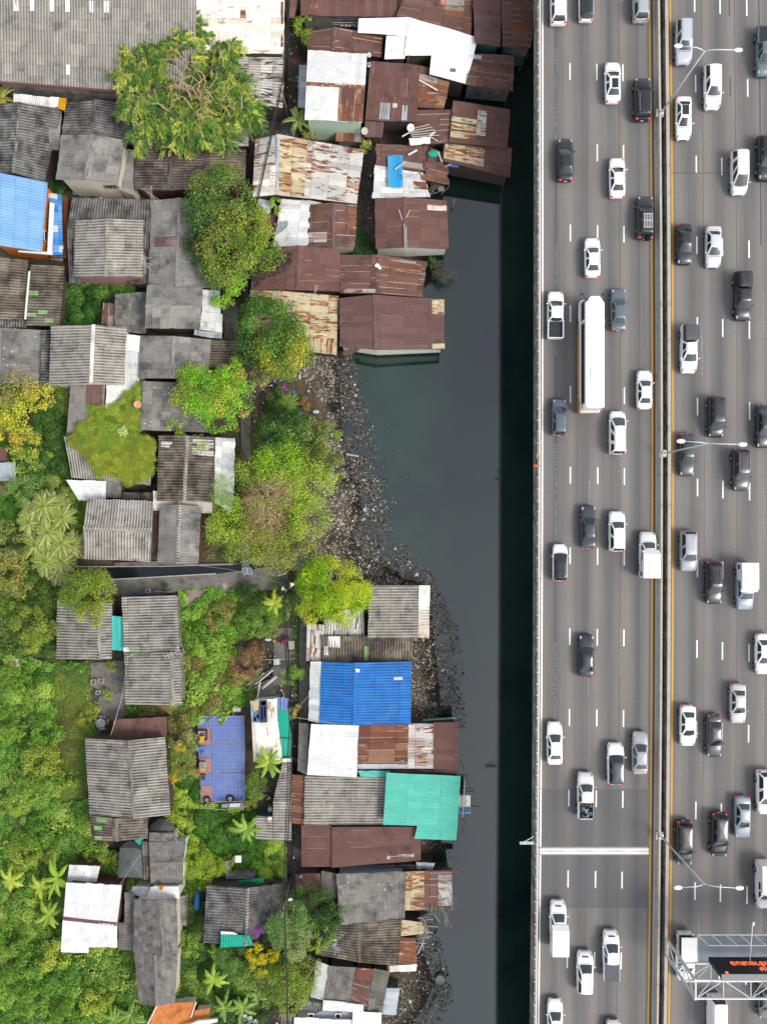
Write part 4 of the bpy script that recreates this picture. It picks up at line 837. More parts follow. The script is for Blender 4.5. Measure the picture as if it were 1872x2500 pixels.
# ---------------------------------------------------------------- houses: north-west block
r = house('large warehouse with a long grey ribbed roof and white skylights at the top left', [
  ('y', t('A', -70,-90, 1587,-90, 1587,800, -60,655), (9.5, 6.2), 'fcw', dict(ins=.5, patch=[(0,s,s+.021,.115,.225,'bright') for s in (.112,.19,.287,.363,.477,.552)]+[(0,.364,.382,.765,.865,'bright'),(0,.1,.16,.76,.87,'fcd')]))], 'conc', 'warehouse', 'warehouse')
a, b_ = P(*t('A', -60,662)[0], 6.25), P(*t('A', 1100,752)[0], 6.25); o = r.location
MB().tube([a-o, b_-o], .16, 8).obj('gutter', plain('#7c4a3e'), r)
house('long shed roof of cream tin with brown rust scars beside the warehouse', [
  ('x', t('B', 265,-90, 975,-90, 972,432, 262,430), (7.2, 6.6), 'creamw', dict(patch=[(0,.1,.8,.965,.99,'rust'),(0,.55,.8,.5,.56,'rust')])),
  ('x', t('B', 480,430, 972,432, 962,872, 520,800), (6.0, 5.2), 'worn')], 'dark', 'shed', 'shed')
house('dark grey gabled house under the warehouse wall at the left edge', [
  ('v', t('A', -70,845, 155,825, 500,882, 362,1466, 110,1400, -70,1400), (4.3, 4.0, 5.3), 'fcd'),
  ('x', t('A', 400,885, 502,890, 478,1215, 395,1210), (4.2, 3.8), 'fcf', dict(nowall=1))], 'dark')
house('lean-to with white tin roof and a yellow sheet at its end', [
  ('y', t('A', 115,757, 478,790, 470,868, 112,826), (4.6, 4.2), 'whited'),], 'dark', 'lean-to', 'lean_to')
tag(flat('yellow_sheet', t('A', 478,789, 541,795, 526,897, 470,872), 4.5, plain('#f2b21c', .5), .06), 'bright yellow plastic sheet at the end of the white lean-to roof', 'sheet')
house('dark grey gabled roof tucked under the big feathery tree', [
  ('v', t('A', 537,826, 765,805, 1090,855, 1092,1175, 740,1095, 500,1092), (4.2, 3.8, 5.0), 'fcd'),
  ('x', t('A', 1092,870, 2000,900, 2010,1180, 1092,1168), (3.8, 3.3), 'worn', dict(ins=.2)),], 'dark')
r = house('two-storey cream house with a fine grey roof and barred window', [
  ('v', t('A', 497,1090, 745,1087, 1015,1132, 958,1482, 690,1450, 455,1452), (6.5, 6.5, 7.7), 'fcf', dict(ins=.45)),
  ('x', t('A', 1015,1205, 1096,1215, 1085,1582, 958,1532), (4.5, 3.6), 'fcf', dict(ins=.1))], 'cream')
q = P(*t('A', 900,1536)[0], 4.6); window(r, (q.x, P(*t('A', 900,1482)[0], 6.4).y+.38, 4.7), 1.8, .9, 's', 4)
house('long grey-brown house with reddish patches and an ochre right end', [
  ('v', t('A', 1100,1176, 1385,1170, 1990,1212, 1983,1490, 1365,1540, 1090,1536), (4.0, 3.7, 5.2), 'fcr', dict(patch=[(1,.05,.95,.45,.98,'fcb')]))], 'brown')
r = house('tall orange-walled house with a pale blue tin roof at the left edge', [
  ('x', t('D', -75,58, 385,150, 340,710, -75,648), (5.9, 5.0), 'ltblue', dict(ins=.3, jag=.01))], 'orange')
o = r.location
for v_ in (375, 580):
    q = P(*t('D', 372, v_)[0], 4.2); window(r, (P(*t('D', 362,v_)[0], 5.0).x-.3, q.y, 4.0), 1.3, .8, 'e', 0, '#e8e2da', '#5a4a44')
house('blue and white tiled canopy along the orange house', [
  ('x', t('D', 395,238, 500,250, 512,735, 418,730), (3.9, 3.5), 'bluew'), ('x', t('D', 418,735, 512,740, 508,792, 416,780), (3.8, 3.4), 'fcb', dict(nowall=1))], 'brown', 'canopy', 'canopy')
tag(flat('ledge', t('D', 405,310, 440,320, 420,735, 150,712, 150,700, 385,712), 4.6, plain('#ecebe6'), .15), 'white concrete ledge wrapped round the orange house', 'ledge')
tag(flat('rusty_fence', t('D', 505,250, 552,275, 540,760, 515,760), 2.6, M['rust'], 1.6), 'rusty tin fence right of the blue tiled canopy', 'fence')
house('brown-grey low house cut by the left edge under the orange house', [
  ('x', t('D', -75,742, 232,775, 196,1272, -75,1262), (4.4, 3.9), 'fcb'), ('y', t('D', -75,1264, 215,1272, 214,1326, -75,1318), (3.8, 3.5), 'fcd', dict(nowall=1))], 'dark')
house('grey sheet roof with lime green and purple sheets beside a white gutter', [
  ('x', t('D', 246,816, 521,830, 486,1312, 216,1304), (4.2, 3.6), 'fcb', dict(patch=[(0,.5,.56,.0,.3,'green'),(0,.14,.2,.0,.28,'green'),(0,.19,.25,.33,.6,'green'),(0,.05,.12,.55,.8,'green'),(0,.12,.18,.55,.8,'mauve')]))], 'dark')
tag(MB().tube([P(*t('D', 240,870)[0], 4.3), P(*t('D', 206,1258)[0], 4.3)], .14, 8).obj('white_gutter', plain('#ebe6dc')), 'white gutter between the two brown-grey roofs at the left edge', 'gutter')
house('big grey house whose raised gabled roof sits on a darker lower roof', [
  ('y', t('D', 590,270, 1225,292, 1212,560, 545,520), (4.2, 4.0), 'fcd'), ('y', t('D', 545,520, 700,525, 690,968, 562,962), (3.9, 3.4), 'fcd'), ('y', t('D', 1060,560, 1210,560, 1198,975, 1060,970), (3.9, 3.4), 'fcd'),
  ('v', t('D', 609,458, 872,444, 1162,456, 1156,917, 860,914, 599,918), (5.0, 5.0, 6.1), 'fcl')], 'pink')
house('grey gabled house with a brown band across its roof beside the dense tree', [
  ('v', t('D', 1228,296, 1448,274, 1720,300, 1750,1005, 1420,990, 1198,978), (4.2, 4.0, 5.3), 'fcf', dict(patch=[(0,.45,.56,.0,.8,'brown'),(1,.44,.55,.05,.9,'brown')]))], 'dark')
house('grey finely ribbed gabled house with white tin annexe to its right', [
  ('h', t('D', 1190,978, 1641,990, 1630,1152, 1618,1336, 1175,1326, 1178,1148), (5.2, 5.2, 6.2), 'fcf'),
  ('x', t('E', 308,1018, 456,1026, 456,1212, 308,1205), (4.4, 4.1), 'whited'), ('x', t('E', 305,1205, 475,1215, 470,1366, 270,1338), (4.4, 4.0), 'whited'),
  ('y', t('E', 250,1342, 470,1368, 466,1416, 243,1384), (3.8, 3.5), 'zinc', dict(nowall=1))], 'dark')
house('patched slate-grey lean-to left of the finely ribbed house', [
  ('y', t('D', 930,1050, 1190,1038, 1180,1372, 928,1362), (3.9, 3.3), 'tiles'), ('y', t('D', 838,1112, 932,1130, 925,1312, 822,1300), (3.2, 2.9), 'brownp', dict(jag=.15))], 'dark', 'lean-to', 'lean_to')
house('spotted grey flat-looking roof at the left edge above the yellow tree', [
  ('x', t('D', -75,1318, 346,1346, 322,1788, -75,1765), (4.3, 3.9), 'fcs')], 'dark')
house('grey gabled house with pale ribs and a white ridge above the overgrown yard', [
  ('v', t('D', 415,1310, 757,1300, 1026,1322, 1000,1790, 736,1776, 400,1790), (5.6, 5.6, 6.9), 'fcl', dict(cm='creamw')),
  ('x', t('D', 345,1347, 417,1345, 402,1790, 321,1788), (4.4, 4.1), 'fcd')], 'cream')
house('narrow white tin roof stained dark between two grey gabled houses', [
  ('y', t('D', 1026,1376, 1136,1390, 1121,1808, 1000,1792), (4.6, 4.0), 'whited')], 'white', 'shed', 'shed')
house('wide brownish grey gabled house above the bright green tree', [
  ('v', t('G', 1136,64, 1408,68, 1704,95, 1685,420, 1380,410, 1121,408), (4.6, 4.3, 5.8), 'fcf')], 'dark')
house('low brown-grey ribbed roof ending at the alley', [
  ('x', t('H', 380,96, 588,100, 625,332, 368,322), (4.0, 3.5), 'fcb')], 'dark', 'shed', 'shed')
house('grey roof with brown tin panel half swallowed by creepers', [
  ('y', t('G', 575,455, 852,452, 832,860, 543,852), (4.2, 3.8), 'fcs', dict(patch=[(0,.48,.98,.0,.4,'mauve')]))], 'dark')
house('white tin roof half hidden under creepers left of the pink satellite dish', [
  ('x', t('G', 862,425, 1105,470, 1150,830, 856,760), (4.0, 3.7), 'white')], 'dark', 'shed', 'shed')
house('weathered grey roof between the pink dish and the bright green tree', [
  ('x', t('G', 1156,432, 1735,455, 1690,848, 1138,828), (4.4, 3.9), 'fcs')], 'dark')
house('creeper-covered grey house in the overgrown yard', [
  ('y', t('G', 520,878, 1252,902, 1218,1275, 584,1216), (4.3, 3.6), 'fc')], 'dark')
house('grey ribbed gabled house with a peeling white right side by the alley', [
  ('v', t('G', 1284,866, 1516,870, 1742,882, 1732,1412, 1490,1402, 1269,1402), (4.6, 4.6, 5.6), 'fcb', dict(cm='fcl', patch=[(1,.05,.3,.2,.95,'worn'),(0,.8,.9,.5,.9,'worn')])),
  ('x', t('H', 413,886, 578,896, 560,1500, 404,1412), (4.5, 4.1), 'whited')], 'dark')
house('strip of pale ribbed roofing between two grey houses above the small canal', [
  ('y', t('G', 1240,1320, 1270,1322, 1270,1402, 1720,1408, 1715,1500, 1240,1478)[:1]+t('G', 1720,1406, 1715,1502, 1240,1478), (4.0, 3.8), 'creamw')], 'cream', 'lean-to', 'lean_to')
house('white tin lean-to under the creeper-covered house', [
  ('y', t('G', 535,1230, 860,1238, 856,1385, 640,1398), (3.8, 3.4), 'white'), ('y', t('G', 860,1238, 985,1248, 980,1378, 858,1376), (3.6, 3.3), 'tiles'),
  ('y', t('G', 995,1330, 1238,1335, 1238,1395, 985,1388), (3.0, 2.8), 'fcd')], 'dark', 'lean-to', 'lean_to')
house('beige ribbed house with a horizontal ridge beside the small canal', [
  ('h', t('I', 706,56, 1242,76, 1228,310, 1221,568, 679,545, 675,290), (5.0, 4.6, 5.9), 'fcl'), ('y', t('I', 1225,160, 1290,150, 1275,535, 1222,530), (3.6, 3.3), 'fcb')], 'brown')
house('grey finely ribbed house with a pale ridge strip beside the small canal', [
  ('v', t('I', 1297,112, 1452,108, 1628,120, 1606,586, 1436,582, 1273,573), (4.6, 4.6, 5.4), 'fcf', dict(cm='fcl'))], 'brown')
house('low zinc hut cut by the left edge under the yellow tree', [
  ('y', t('G', -60,965, 52,972, 56,1080, -60,1088), (2.9, 2.8), 'brown'), ('y', t('G', -60,1092, 128,1088, 131,1240, -60,1236), (3.2, 2.9), 'zinc')], 'dark', 'hut', 'hut')
house('tiny rusty hut cut by the left edge lower down', [('x', t('G', -60,1270, 30,1272, 36,1335, -60,1330), (3.1, 2.9), 'brownp')], 'dark', 'hut', 'hut')
# south-west
house('grey ribbed house partly under the mango tree left of the aqua canvas', [
  ('v', t('I', 462,880, 800,900, 906,905, 905,1354, 800,1358, 459,1353), (3.7, 4.2, 4.6), 'fc')], 'dark')
tag(mk('canvas_awning', *(lambda q: (q[0], q[2], M['aqua'], None, q[1]))(slope(P(*t('I', 899,1008)[0], 4.1), P(*t('I', 991,1008)[0], 4.1), P(*t('I', 1003,1284)[0], 3.7), P(*t('I', 904,1286)[0], 3.7), pitch=1.2, amp=.05, th=.03))), 'aqua canvas awning between two grey ribbed roofs', 'awning')
house('long grey ribbed house with a green and white sheet, above the stone table', [
  ('x', t('I', 988,852, 1432,838, 1452,1296, 1003,1306), (4.7, 4.0), 'fc', dict(patch=[(0,.02,.1,.08,.28,'green'),(0,.02,.1,.0,.1,'white')])),
  ('v', t('I', 1006,1308, 1386,1300, 1456,1300, 1473,1724, 1395,1731, 1017,1722), (4.1, 4.3, 4.9), 'fc')], 'conc')
r = house('large grey ribbed gabled house with green moss on its ridge, in the left field', [
  ('v', t('K', 690,672, 1035,690, 1338,660, 1379,1290, 1082,1317, 727,1288), (4.6, 4.6, 6.0), 'fc', dict(cm='grgreen')),
  ('v', t('K', 727,1290, 940,1318, 1192,1308, 1196,1482, 945,1504, 742,1498), (4.5, 4.4, 5.2), 'fcb', dict(cm='grgreen', patch=[(0,.05,.2,.55,.85,'green'),(0,.45,.6,.55,.85,'green'),(0,.75,.95,.35,.75,'green')]))], 'dark')
house('brown tin porch roof behind the mossy-ridged house', [
  ('y', t('K', 920,520, 1350,497, 1352,658, 905,675), (3.6, 3.4), 'brown')], 'brown', 'porch', 'porch')
house('grey slate-like roofs between two black parasols', [
  ('y', t('M', 1205,110, 1416,113, 1442,186, 1205,186), (4.0, 3.9), 'tiles'),
  ('h', t('M', 1205,187, 1506,176, 1481,362, 1481,530, 1216,530, 1216,364), (4.0, 3.8, 4.6), 'tiles'), ('y', t('M', 1146,180, 1205,186, 1212,490, 1156,488), (3.7, 3.4), 'fcb')], 'white')
house('white tin house with a brown ridge strip at the lower left', [
  ('h', t('M', 538,510, 986,535, 948,850, 946,1040, 716,1030, 515,800)[:3]+t('M', 946,1040, 498,1030, 512,805), (4.6, 4.3, 5.5), 'white', dict(cm='brown')),
  ('y', t('M', 498,1030, 716,1030, 715,1082, 497,1074), (4.3, 4.2), 'white', dict(cap=False)), ('y', t('M', 565,366, 811,382, 780,522, 545,505), (3.8, 3.4), 'whited'), ('y', t('M', 775,500, 990,515, 988,540, 775,525), (3.2, 3.0), 'brown')], 'brown')
house('long slate-grey house with a white annexe, reaching the orange roof', [
  ('x', t('M', 1010,590, 1086,600, 1092,1062, 960,1056)[:2]+t('M', 1090,838, 1010,838), (3.9, 3.7), 'tiles'), ('x', t('M', 960,836, 1092,838, 1096,1062, 960,1056), (3.8, 3.6), 'tiles'),
  ('v', t('M', 1083,645, 1292,651, 1427,640, 1442,1092, 1322,1102, 1082,1050), (5.0, 5.0, 6.0), 'tiles'),
  ('v', t('M', 1080,1050, 1252,1092, 1436,1096, 1416,1490, 1266,1510, 1125,1496), (4.8, 4.8, 5.8), 'tiles'),
  ('y', t('M', 1228,545, 1446,543, 1452,640, 1182,645), (4.4, 4.5), 'white', dict(ins=.1)), ('y', t('M', 1075,548, 1228,545, 1182,640, 1058,600), (3.5, 3.4), 'whited')], 'cream')
tag(flat('terrace', t('M', 1452,620, 1500,620, 1504,860, 1462,860), 2.2, WM['conc'], 1.1), 'narrow concrete terrace along the long slate-grey house', 'terrace')
r = house('orange roofed house cut by the bottom edge', [
  ('y', t('M', 1272,1500, 1588,1476, 1540,1700, 1190,1700), (3.0, 2.7), 'orange'), ('y', t('N', 255,1545, 378,1526, 355,1690, 215,1690), (2.8, 2.6), 'orange')], 'white')
o = r.location
for k_, p_, q_ in ((1, (1588,1476), (1545,1600)), (2, (1272,1500), (1195,1660))):
    a, b_ = P(*t('M', *p_)[0], 3.08), P(*t('M', *q_)[0], 2.9); MB().tube([a-o, b_-o], .09, 6).obj('ridge_cap', plain('#efe9de'), r)
tag(flat('white_parapet', t('M', 1470,1690, 1600,1630, 1760,1615, 1760,1640, 1600,1680), 3.4, plain('#e9e7e0'), .3), 'white parapet of the orange roofed house at the bottom edge', 'parapet')
# middle
r = thing('tiled_floor', 'blue tiled floor slab of a demolished house with three square rooms', 'floor', P(*t('L', 470,840)[0], ZG)); o = r.location
sl_ = NT('floor_tiles'); tc = sl_.new('ShaderNodeTexCoord'); br = sl_.new('ShaderNodeTexBrick', offset=0.0); sl_.link(tc.outputs['Object'], br.inputs[0])
br.inputs['Scale'].default_value = 1; br.inputs['Brick Width'].default_value = .5; br.inputs['Row Height'].default_value = .5; br.inputs['Mortar Size'].default_value = .03
for i, hx in enumerate(('#748bd0', '#6b82c8', '#93a3d2')): br.inputs[i+1].default_value = c(hx)
f = sl_.noise(tc.outputs['Object'], .9, 5, .7); TILE = sl_.fin(sl_.mix(sl_.rng(f, .5, .75, 0, .6), br.outputs[0], c('#99a4c0')), .6)
flat('slab', t('L', 268,487, 655,485, 660,1185, 298,1195), 1.35, WM['conc'], .5, r, o)
for q_ in ((385,490, 645,488, 650,712, 386,716), (388,726, 652,722, 654,940, 389,944), (392,954, 655,950, 656,1172, 396,1176)): flat('tile_panel', t('L', *q_), 1.375, TILE, .05, r, o)
for q_ in ((272,492, 378,492, 378,585, 274,585), (290,732, 382,730, 382,824, 296,824), (296,956, 384,954, 386,1052, 300,1052)): flat('tile_panel', t('L', *q_), 1.372, TILE, .05, r, o)
PK = plain('#c08f8d', .8, var=.25)
for q_ in ((276,590, 376,590, 382,720, 288,724), (292,832, 384,830, 386,948, 298,950), (306,1058, 388,1056, 392,1180, 312,1184)): flat('pink_floor', t('L', *q_), 1.37, PK, .05, r, o)
r = house('white shack with poster sheets on its roof beside the tiled floor', [
  ('y', t('L', 700,366, 915,350, 920,545, 712,545), (3.9, 3.8), 'creamw', dict(patch=[(0,.0,.29,.05,.98,'white'),(0,.31,.6,.05,.95,'white')])),
  ('y', t('L', 712,545, 922,540, 962,860, 726,862), (3.8, 3.5), 'creamw')], 'white', 'shack', 'shack'); o = r.location
def quadart(q_, z, hx, nm='poster_print', dz=0.):
    pts = t('L', *q_); b = MB(); b.prism([tuple(P(u, v, z)[:2]) for u, v in pts], z, z+.03); return b.obj(nm, plain(hx, .5), r, o)
for q_, hx in (((712,372,768,368,768,420,735,460), '#e9c48a'), ((712,378,735,462,716,470,706,400), '#7fa9b8'), ((720,470,768,440,770,540,716,540), '#5d84ac'), ((745,490,768,470,768,520), '#c9d4dc'),
               ((772,365,834,360,838,542,774,542), '#3b4a6b'), ((786,375,826,372,826,400,788,402), '#b9a99c'), ((790,420,800,420,800,520,790,520), '#8f9ab0'), ((812,415,822,415,822,500,812,500), '#8f9ab0'),
               ((845,380,870,378,866,450,846,440), '#e3c9a0'), ((728,500,745,496,748,530,730,532), '#c97f5a')): quadart(q_, 4.0, hx)
def sheet(nm, label, cat, k_, q_, z0, z1, m, pitch=.5, amp=.04):
    p_ = t(k_, *q_); V, UV, Fc = slope(P(*p_[0], z0), P(*p_[1], z0), P(*p_[2], z1), P(*p_[3], z1), pitch=pitch, amp=amp, th=.03, jag=.04); return tag(mk(nm, V, Fc, m, None, UV), label, cat)
BST = NT('striped_tarp'); tc = BST.new('ShaderNodeTexCoord'); sp = BST.new('ShaderNodeSeparateXYZ'); BST.link(tc.outputs['UV'], sp.inputs[0])
BST.fin(BST.mix(BST.m('GREATER_THAN', BST.m('FRACT', BST.m('MULTIPLY', sp.outputs[0], 3.2)), .5), c('#2f5ec0'), c('#a9bfe4')), .5)
sheet('striped_tarp', 'blue and white striped tarpaulin at the corner of the poster shack', 'tarpaulin', 'L', (912,338, 1014,352, 1006,458, 920,430), 3.8, 3.5, BST.mat)
b = MB(); b.prism([tuple(P(u, v, 3.3)[:2]) for u, v in t('L', 914,425, 960,445, 1010,458, 1024,600, 1040,690, 1032,835, 942,832, 930,700, 912,560)], 3.27, 3.33)
tag(b.obj('shade_net', M['teal']), 'teal shade net stretched along the poster shack', 'net')
sheet('net_fold', 'lighter green fold of netting at the south end of the teal net', 'net', 'L', (942,668, 1038,675, 1030,832, 942,832), 3.5, 3.4, plain('#2fb597', .6))
house('narrow grey ribbed roof running along the alley', [
  ('x', t('L', 962,862, 1036,836, 1032,1500, 884,1496)[:2]+t('L', 1033,1180, 884,1180), (3.8, 3.5), 'fc'), ('x', t('L', 884,1182, 1033,1182, 1032,1502, 884,1496), (3.6, 3.5), 'fcl'),
  ('x', t('L', 742,1302, 884,1304, 884,1496, 742,1487), (3.7, 3.5), 'fcl'), ('x', t('L', 962,836, 1036,832, 1036,860, 962,862), (3.9, 3.8), 'bright', dict(nowall=1))], 'teal', 'shed', 'shed')
house('dark grey gabled house with dry vines and a turquoise awning', [
  ('v', t('N', 345,536, 682,556, 857,532, 860,870, 665,1020, 321,1000), (4.2, 4.0, 5.2), 'fcd', dict(cm='fc')),
  ('x', t('N', 857,532, 966,522, 962,690, 866,780), (3.9, 3.6), 'fcd')], 'dark')
sheet('turquoise_awning', 'turquoise awning sheet below the vine-streaked dark roof', 'awning', 'N', (462,928, 690,940, 728,1022, 456,1040), 5.4, 5.0, M['teal'], .4)
tag(flat('awning_edge', t('N', 462,908, 560,914, 600,932, 462,928), 5.45, plain('#f4f4f0'), .05), 'white strip above the turquoise awning', 'strip')
sheet('green_tarp', 'green tarpaulin strip at the back of the vine-streaked roof', 'tarpaulin', 'N', (602,498, 815,474, 800,528, 596,532), 4.0, 3.8, plain('#1d8a5f', .6))
b = MB()
for i, (x0, x1) in enumerate(((500,545), (545,720))): pass
tag(flat('concrete_wall', t('N', 500,335, 545,335, 525,440, 720,440, 735,420, 735,485, 500,485), 2.6, WM['conc'], 1.6), 'stained concrete wall stub in the yard above the vine-streaked roof', 'wall')
house('small brown tin hut by the alley above the round green tree', [('y', t('N', 1066,446, 1266,438, 1262,602, 1066,606), (3.9, 3.6), 'brown')], 'dark', 'hut', 'hut')
# ---------------------------------------------------------------- houses: north-east bank
house('brown tin roof along the top edge beside the black alley', [
  ('x', t('B', 1012,-70, 1105,-70, 1050,146, 1014,144), (4.4, 4.2), 'brown')], 'dark', 'shed', 'shed')
house('long brown tin house at the top edge above the washing line', [
  ('y', t('B', 1107,-90, 1884,-90, 1884,138, 1107,122), (5.2, 4.6), 'brown', dict(patch=[(0,.1,.22,.6,.75,'rust')]))], 'grey')
house('ragged brown patchwork roof at the top edge left of the dark roofs', [
  ('x', t('C', 640,-80, 1172,-80, 1160,276, 556,134), (5.4, 4.6), 'brownp')], 'dark')
house('dark brown house with a small window touching the viaduct', [
  ('x', t('C', 1170,-80, 1402,-80, 1392,382, 1190,345), (5.2, 4.9), 'mauve'), ('x', t('C', 1402,-80, 1690,-80, 1640,386, 1410,372), (4.9, 4.2), 'brownp'),
  ('y', t('C', 1450,348, 1622,388, 1596,462, 1438,425), (4.0, 3.2), 'fcb')], 'teal', posts=True)
house('bright white stepped roof in the middle of the brown shacks', [
  ('x', t('C', 250,150, 662,140, 655,292, 243,262), (4.9, 5.6), 'bright', dict(jag=0)), ('x', t('C', 475,284, 655,288, 622,476, 458,476), (5.0, 5.5), 'bright', dict(jag=0)),
  ('x', t('C', 662,140, 1212,298, 1180,440, 618,446), (5.7, 4.6), 'bright', dict(jag=0)), ('x', t('C', 838,440, 1185,436, 1113,676, 823,600), (5.3, 4.6), 'bright', dict(jag=0, patch=[(0,.30,.44,.5,.66,'fcs')]))], 'dark')
house('brown tin roof between the washing line and the white ribbed roof', [
  ('v', t('C', -165,248, 60,217, 447,292, 435,466, 43,412, -165,402), (4.4, 4.2, 5.0), 'brownl', dict(patch=[(1,.0,.25,.6,1,'rust')]))], 'dark')
r = house('tall white ribbed tin house with one rusty quarter', [
  ('h', t('B', 1166,402, 1641,436, 1626,704, 1606,986, 1139,966, 1152,675), (6.4, 6.4, 7.3), 'white', dict(cm='rust', patch=[(1,.57,1.0,.06,1,'rust')])),
  ('x', t('B', 1090,520, 1162,525, 1142,872, 1085,870), (4.2, 4.6), 'zinc', dict(nowall=1))], 'mint')
window(r, (P(*t('B', 1390,1060)[0], 3).x, P(*t('B', 1390,975)[0], 6.2).y+.38, 3.2), 1.0, .8, 's', 0); window(r, (P(*t('B', 1530,1000)[0], 5).x, P(*t('B', 1390,975)[0], 6.2).y+.38, 5.3), 1.2, .7, 's', 0)
house('small rusty canopy in front of the mint-walled house', [('y', t('B', 1395,1040, 1622,1050, 1614,1152, 1390,1140), (3.2, 2.8), 'rust')], 'grey', 'canopy', 'canopy')
house('tall dark brown roof with silver sheets right of the mint-walled house', [
  ('y', t('C', 346,490, 742,526, 722,988, 302,968), (5.4, 4.8), 'brown', dict(patch=[(0,.26,.46,.7,.98,'zinc'),(0,.7,.8,.72,.98,'zinc'),(0,.18,.28,.4,.66,'rust'),(0,.5,.6,.7,.77,'creamw')])),
  ('y', t('C', 302,975, 456,986, 440,1112, 298,1105), (4.4, 3.8), 'mauve')], 'dark')
house('orange-brown tin roof with a white plank lying across it', [
  ('x', t('C', 738,592, 986,662, 940,880, 722,866), (4.8, 4.2), 'rust'), ('x', t('C', 742,528, 834,548, 824,602, 740,590), (4.6, 4.4), 'brown', dict(nowall=1))], 'dark')
plank(t('C', 735,645, 886,730), 4.9, '#e8e6e2', 'white plank lying across the orange-brown roof')
house('brown striped roof over the water right of the bright white roof', [
  ('x', t('C', 1134,430, 1506,450, 1494,736, 1115,682), (4.6, 4.0), 'brownl', dict(patch=[(0,.82,.95,.02,.3,'zinc')]))], 'grey', posts=True)
house('largest brown tin roof reaching out over the dark water', [
  ('x', t('C', 1012,812, 1473,884, 1452,1200, 985,1150), (5.2, 4.2), 'brown', dict(patch=[(0,.12,.27,.0,.44,'creamrust'),(0,.32,.46,.0,.44,'creamrust'),(0,.5,.62,.0,.44,'creamrust'),(0,.24,.86,.44,.6,'whiterust')])),
  ('x', t('C', 720,890, 1014,886, 980,1152, 648,1182), (4.6, 4.9), 'brownl'),
  ('x', t('C', 940,1148, 1487,1196, 1474,1436, 926,1300), (4.8, 4.0), 'brown', dict(patch=[(0,.15,.9,.02,.6,'creamrust')]))], 'dark', posts=True)
house('collapsed patchwork shack of brown and white sheets by the blue tarpaulin', [
  ('x', t('C', 396,1164, 818,1182, 822,1392, 380,1330), (4.4, 4.0), 'brownp', dict(jag=.2)), ('x', t('C', 380,1332, 778,1398, 822,1592, 362,1602), (4.2, 3.8), 'whited', dict(jag=.12, patch=[(0,.3,.6,.75,1,'rust')])),
  ('x', t('C', 822,1190, 966,1242, 974,1490, 768,1452), (4.2, 3.5), 'brownp', dict(jag=.2))], 'dark', 'shack', 'shack')
sheet('blue_tarpaulin', 'bright blue tarpaulin strip over the collapsed shack', 'tarpaulin', 'C', (485,1258, 606,1256, 604,1516, 490,1514), 4.7, 4.5, M['cyan'], .9, .03)
sheet('small_tarp', 'small violet-blue tarpaulin at the edge over the water', 'tarpaulin', 'C', (985,1312, 1062,1325, 1055,1356, 978,1345), 4.3, 4.3, plain('#6c86cf'), .4)
b = MB(); q = P(*t('C', 860,1240)[0], 4.6); b.ell(q.x, q.y, q.z-.1, .85, .45, .22, 12, 6, True); tag(b.obj('net_bundle', M['teal']), 'crumpled teal netting on the broken roof', 'net')
random.seed(11)
for i in range(16):
    x, y = random.uniform(600, 960), random.uniform(1010, 1460); an = random.choice((-.5, .5, -.35, 2.5, 1.2)); L_ = random.uniform(40, 110); hb = random.choice(['#d8d2c8','#6d4a42','#b9a892','#e6e4e0','#7a5a4c'])
    plank(t('C', x, y, x+L_*math.cos(an), y+L_*math.sin(an)), 4.75+.02*i, hb, {'#d8d2c8':'pale grey','#6d4a42':'dark brown','#b9a892':'tan','#e6e4e0':'white','#7a5a4c':'reddish brown'}[hb]+' loose board on the broken roofs between blue tarpaulin and water', random.uniform(.1, .25), group='loose boards on the broken roofs')
for i in range(5): 
    q = t('C', 650+i*8, 1050+i*14, 820+i*20, 1005+i*22); plank(q, 4.95+.01*i, '#d9d5cc', 'pale pole in the bundle beside the white satellite dish', .09, 'pole', 'pole', 'bundle of pale poles')
sheet('fallen_sheet', 'white sheet dropped on the brown roof beside the pole bundle', 'panel', 'C', (655,1120, 830,1105, 826,1160, 668,1175), 5.0, 4.8, plain('#efeeea'), .3)
house('brown gabled tin house with two white ridge pipes above the grassy gap', [
  ('v', t('F', 380,286, 620,268, 962,297, 979,688, 625,676, 383,686), (4.2, 4.0, 5.1), 'brown', dict(patch=[(1,.01,.14,.0,.9,'brown'),(1,.11,.22,.53,.99,'creamw')]))], 'white', posts=True)
for q in ((574,370, 602,452), (664,374, 634,434)): plank(t('F', *q), 5.15, '#e8e6e2', 'thin white pipe lying on the brown gabled roof over the water', .07, 'pipe', 'pipe', 'pipes on the brown gabled roof')
for x in (618, 632): plank(t('F', x, 485 if x < 620 else 505, x+5, 676), 5.3, '#d9d6d0', 'white pipe along the ridge of the brown gabled roof', .09, 'pipe', 'pipe', 'ridge pipes')
house('rust-striped roof with a white bundle on its ridge above the water', [
  ('v', t('F', 103,735, 405,735, 802,790, 765,1080, 402,1050, 100,1046), (4.1, 3.7, 4.7), 'brownl', dict(patch=[(0,.02,.12,.05,.9,'whiterust'),(0,.35,.5,.5,1,'rust'),(1,.05,.35,.0,.9,'rust')]))], 'dark', posts=True)
b = MB(); q = P(*t('F', 398,822)[0], 4.9); b.ell(q.x, q.y, q.z, .35, .3, .2, 8, 6).ell(q.x+.35, q.y-.3, q.z, .25, .25, .15, 8, 6); tag(b.obj('cloth_bundle', plain('#f2f0ee')), 'white bundle on the ridge of the rust-striped roof', 'bundle')
r = house('widest brown tin house standing over the canal with a white wall', [
  ('v', t('F', 94,1086, 376,1058, 940,1098, 832,1498, 380,1502, 97,1476)[:3]+t('F', 944,1500, 384,1504, 97,1476), (4.4, 4.2, 5.4), 'mauve', dict(patch=[(1,.0,.3,.82,1.0,'creamrust'),(1,.88,.99,.82,1.0,'creamrust')]))], 'white', posts=True)
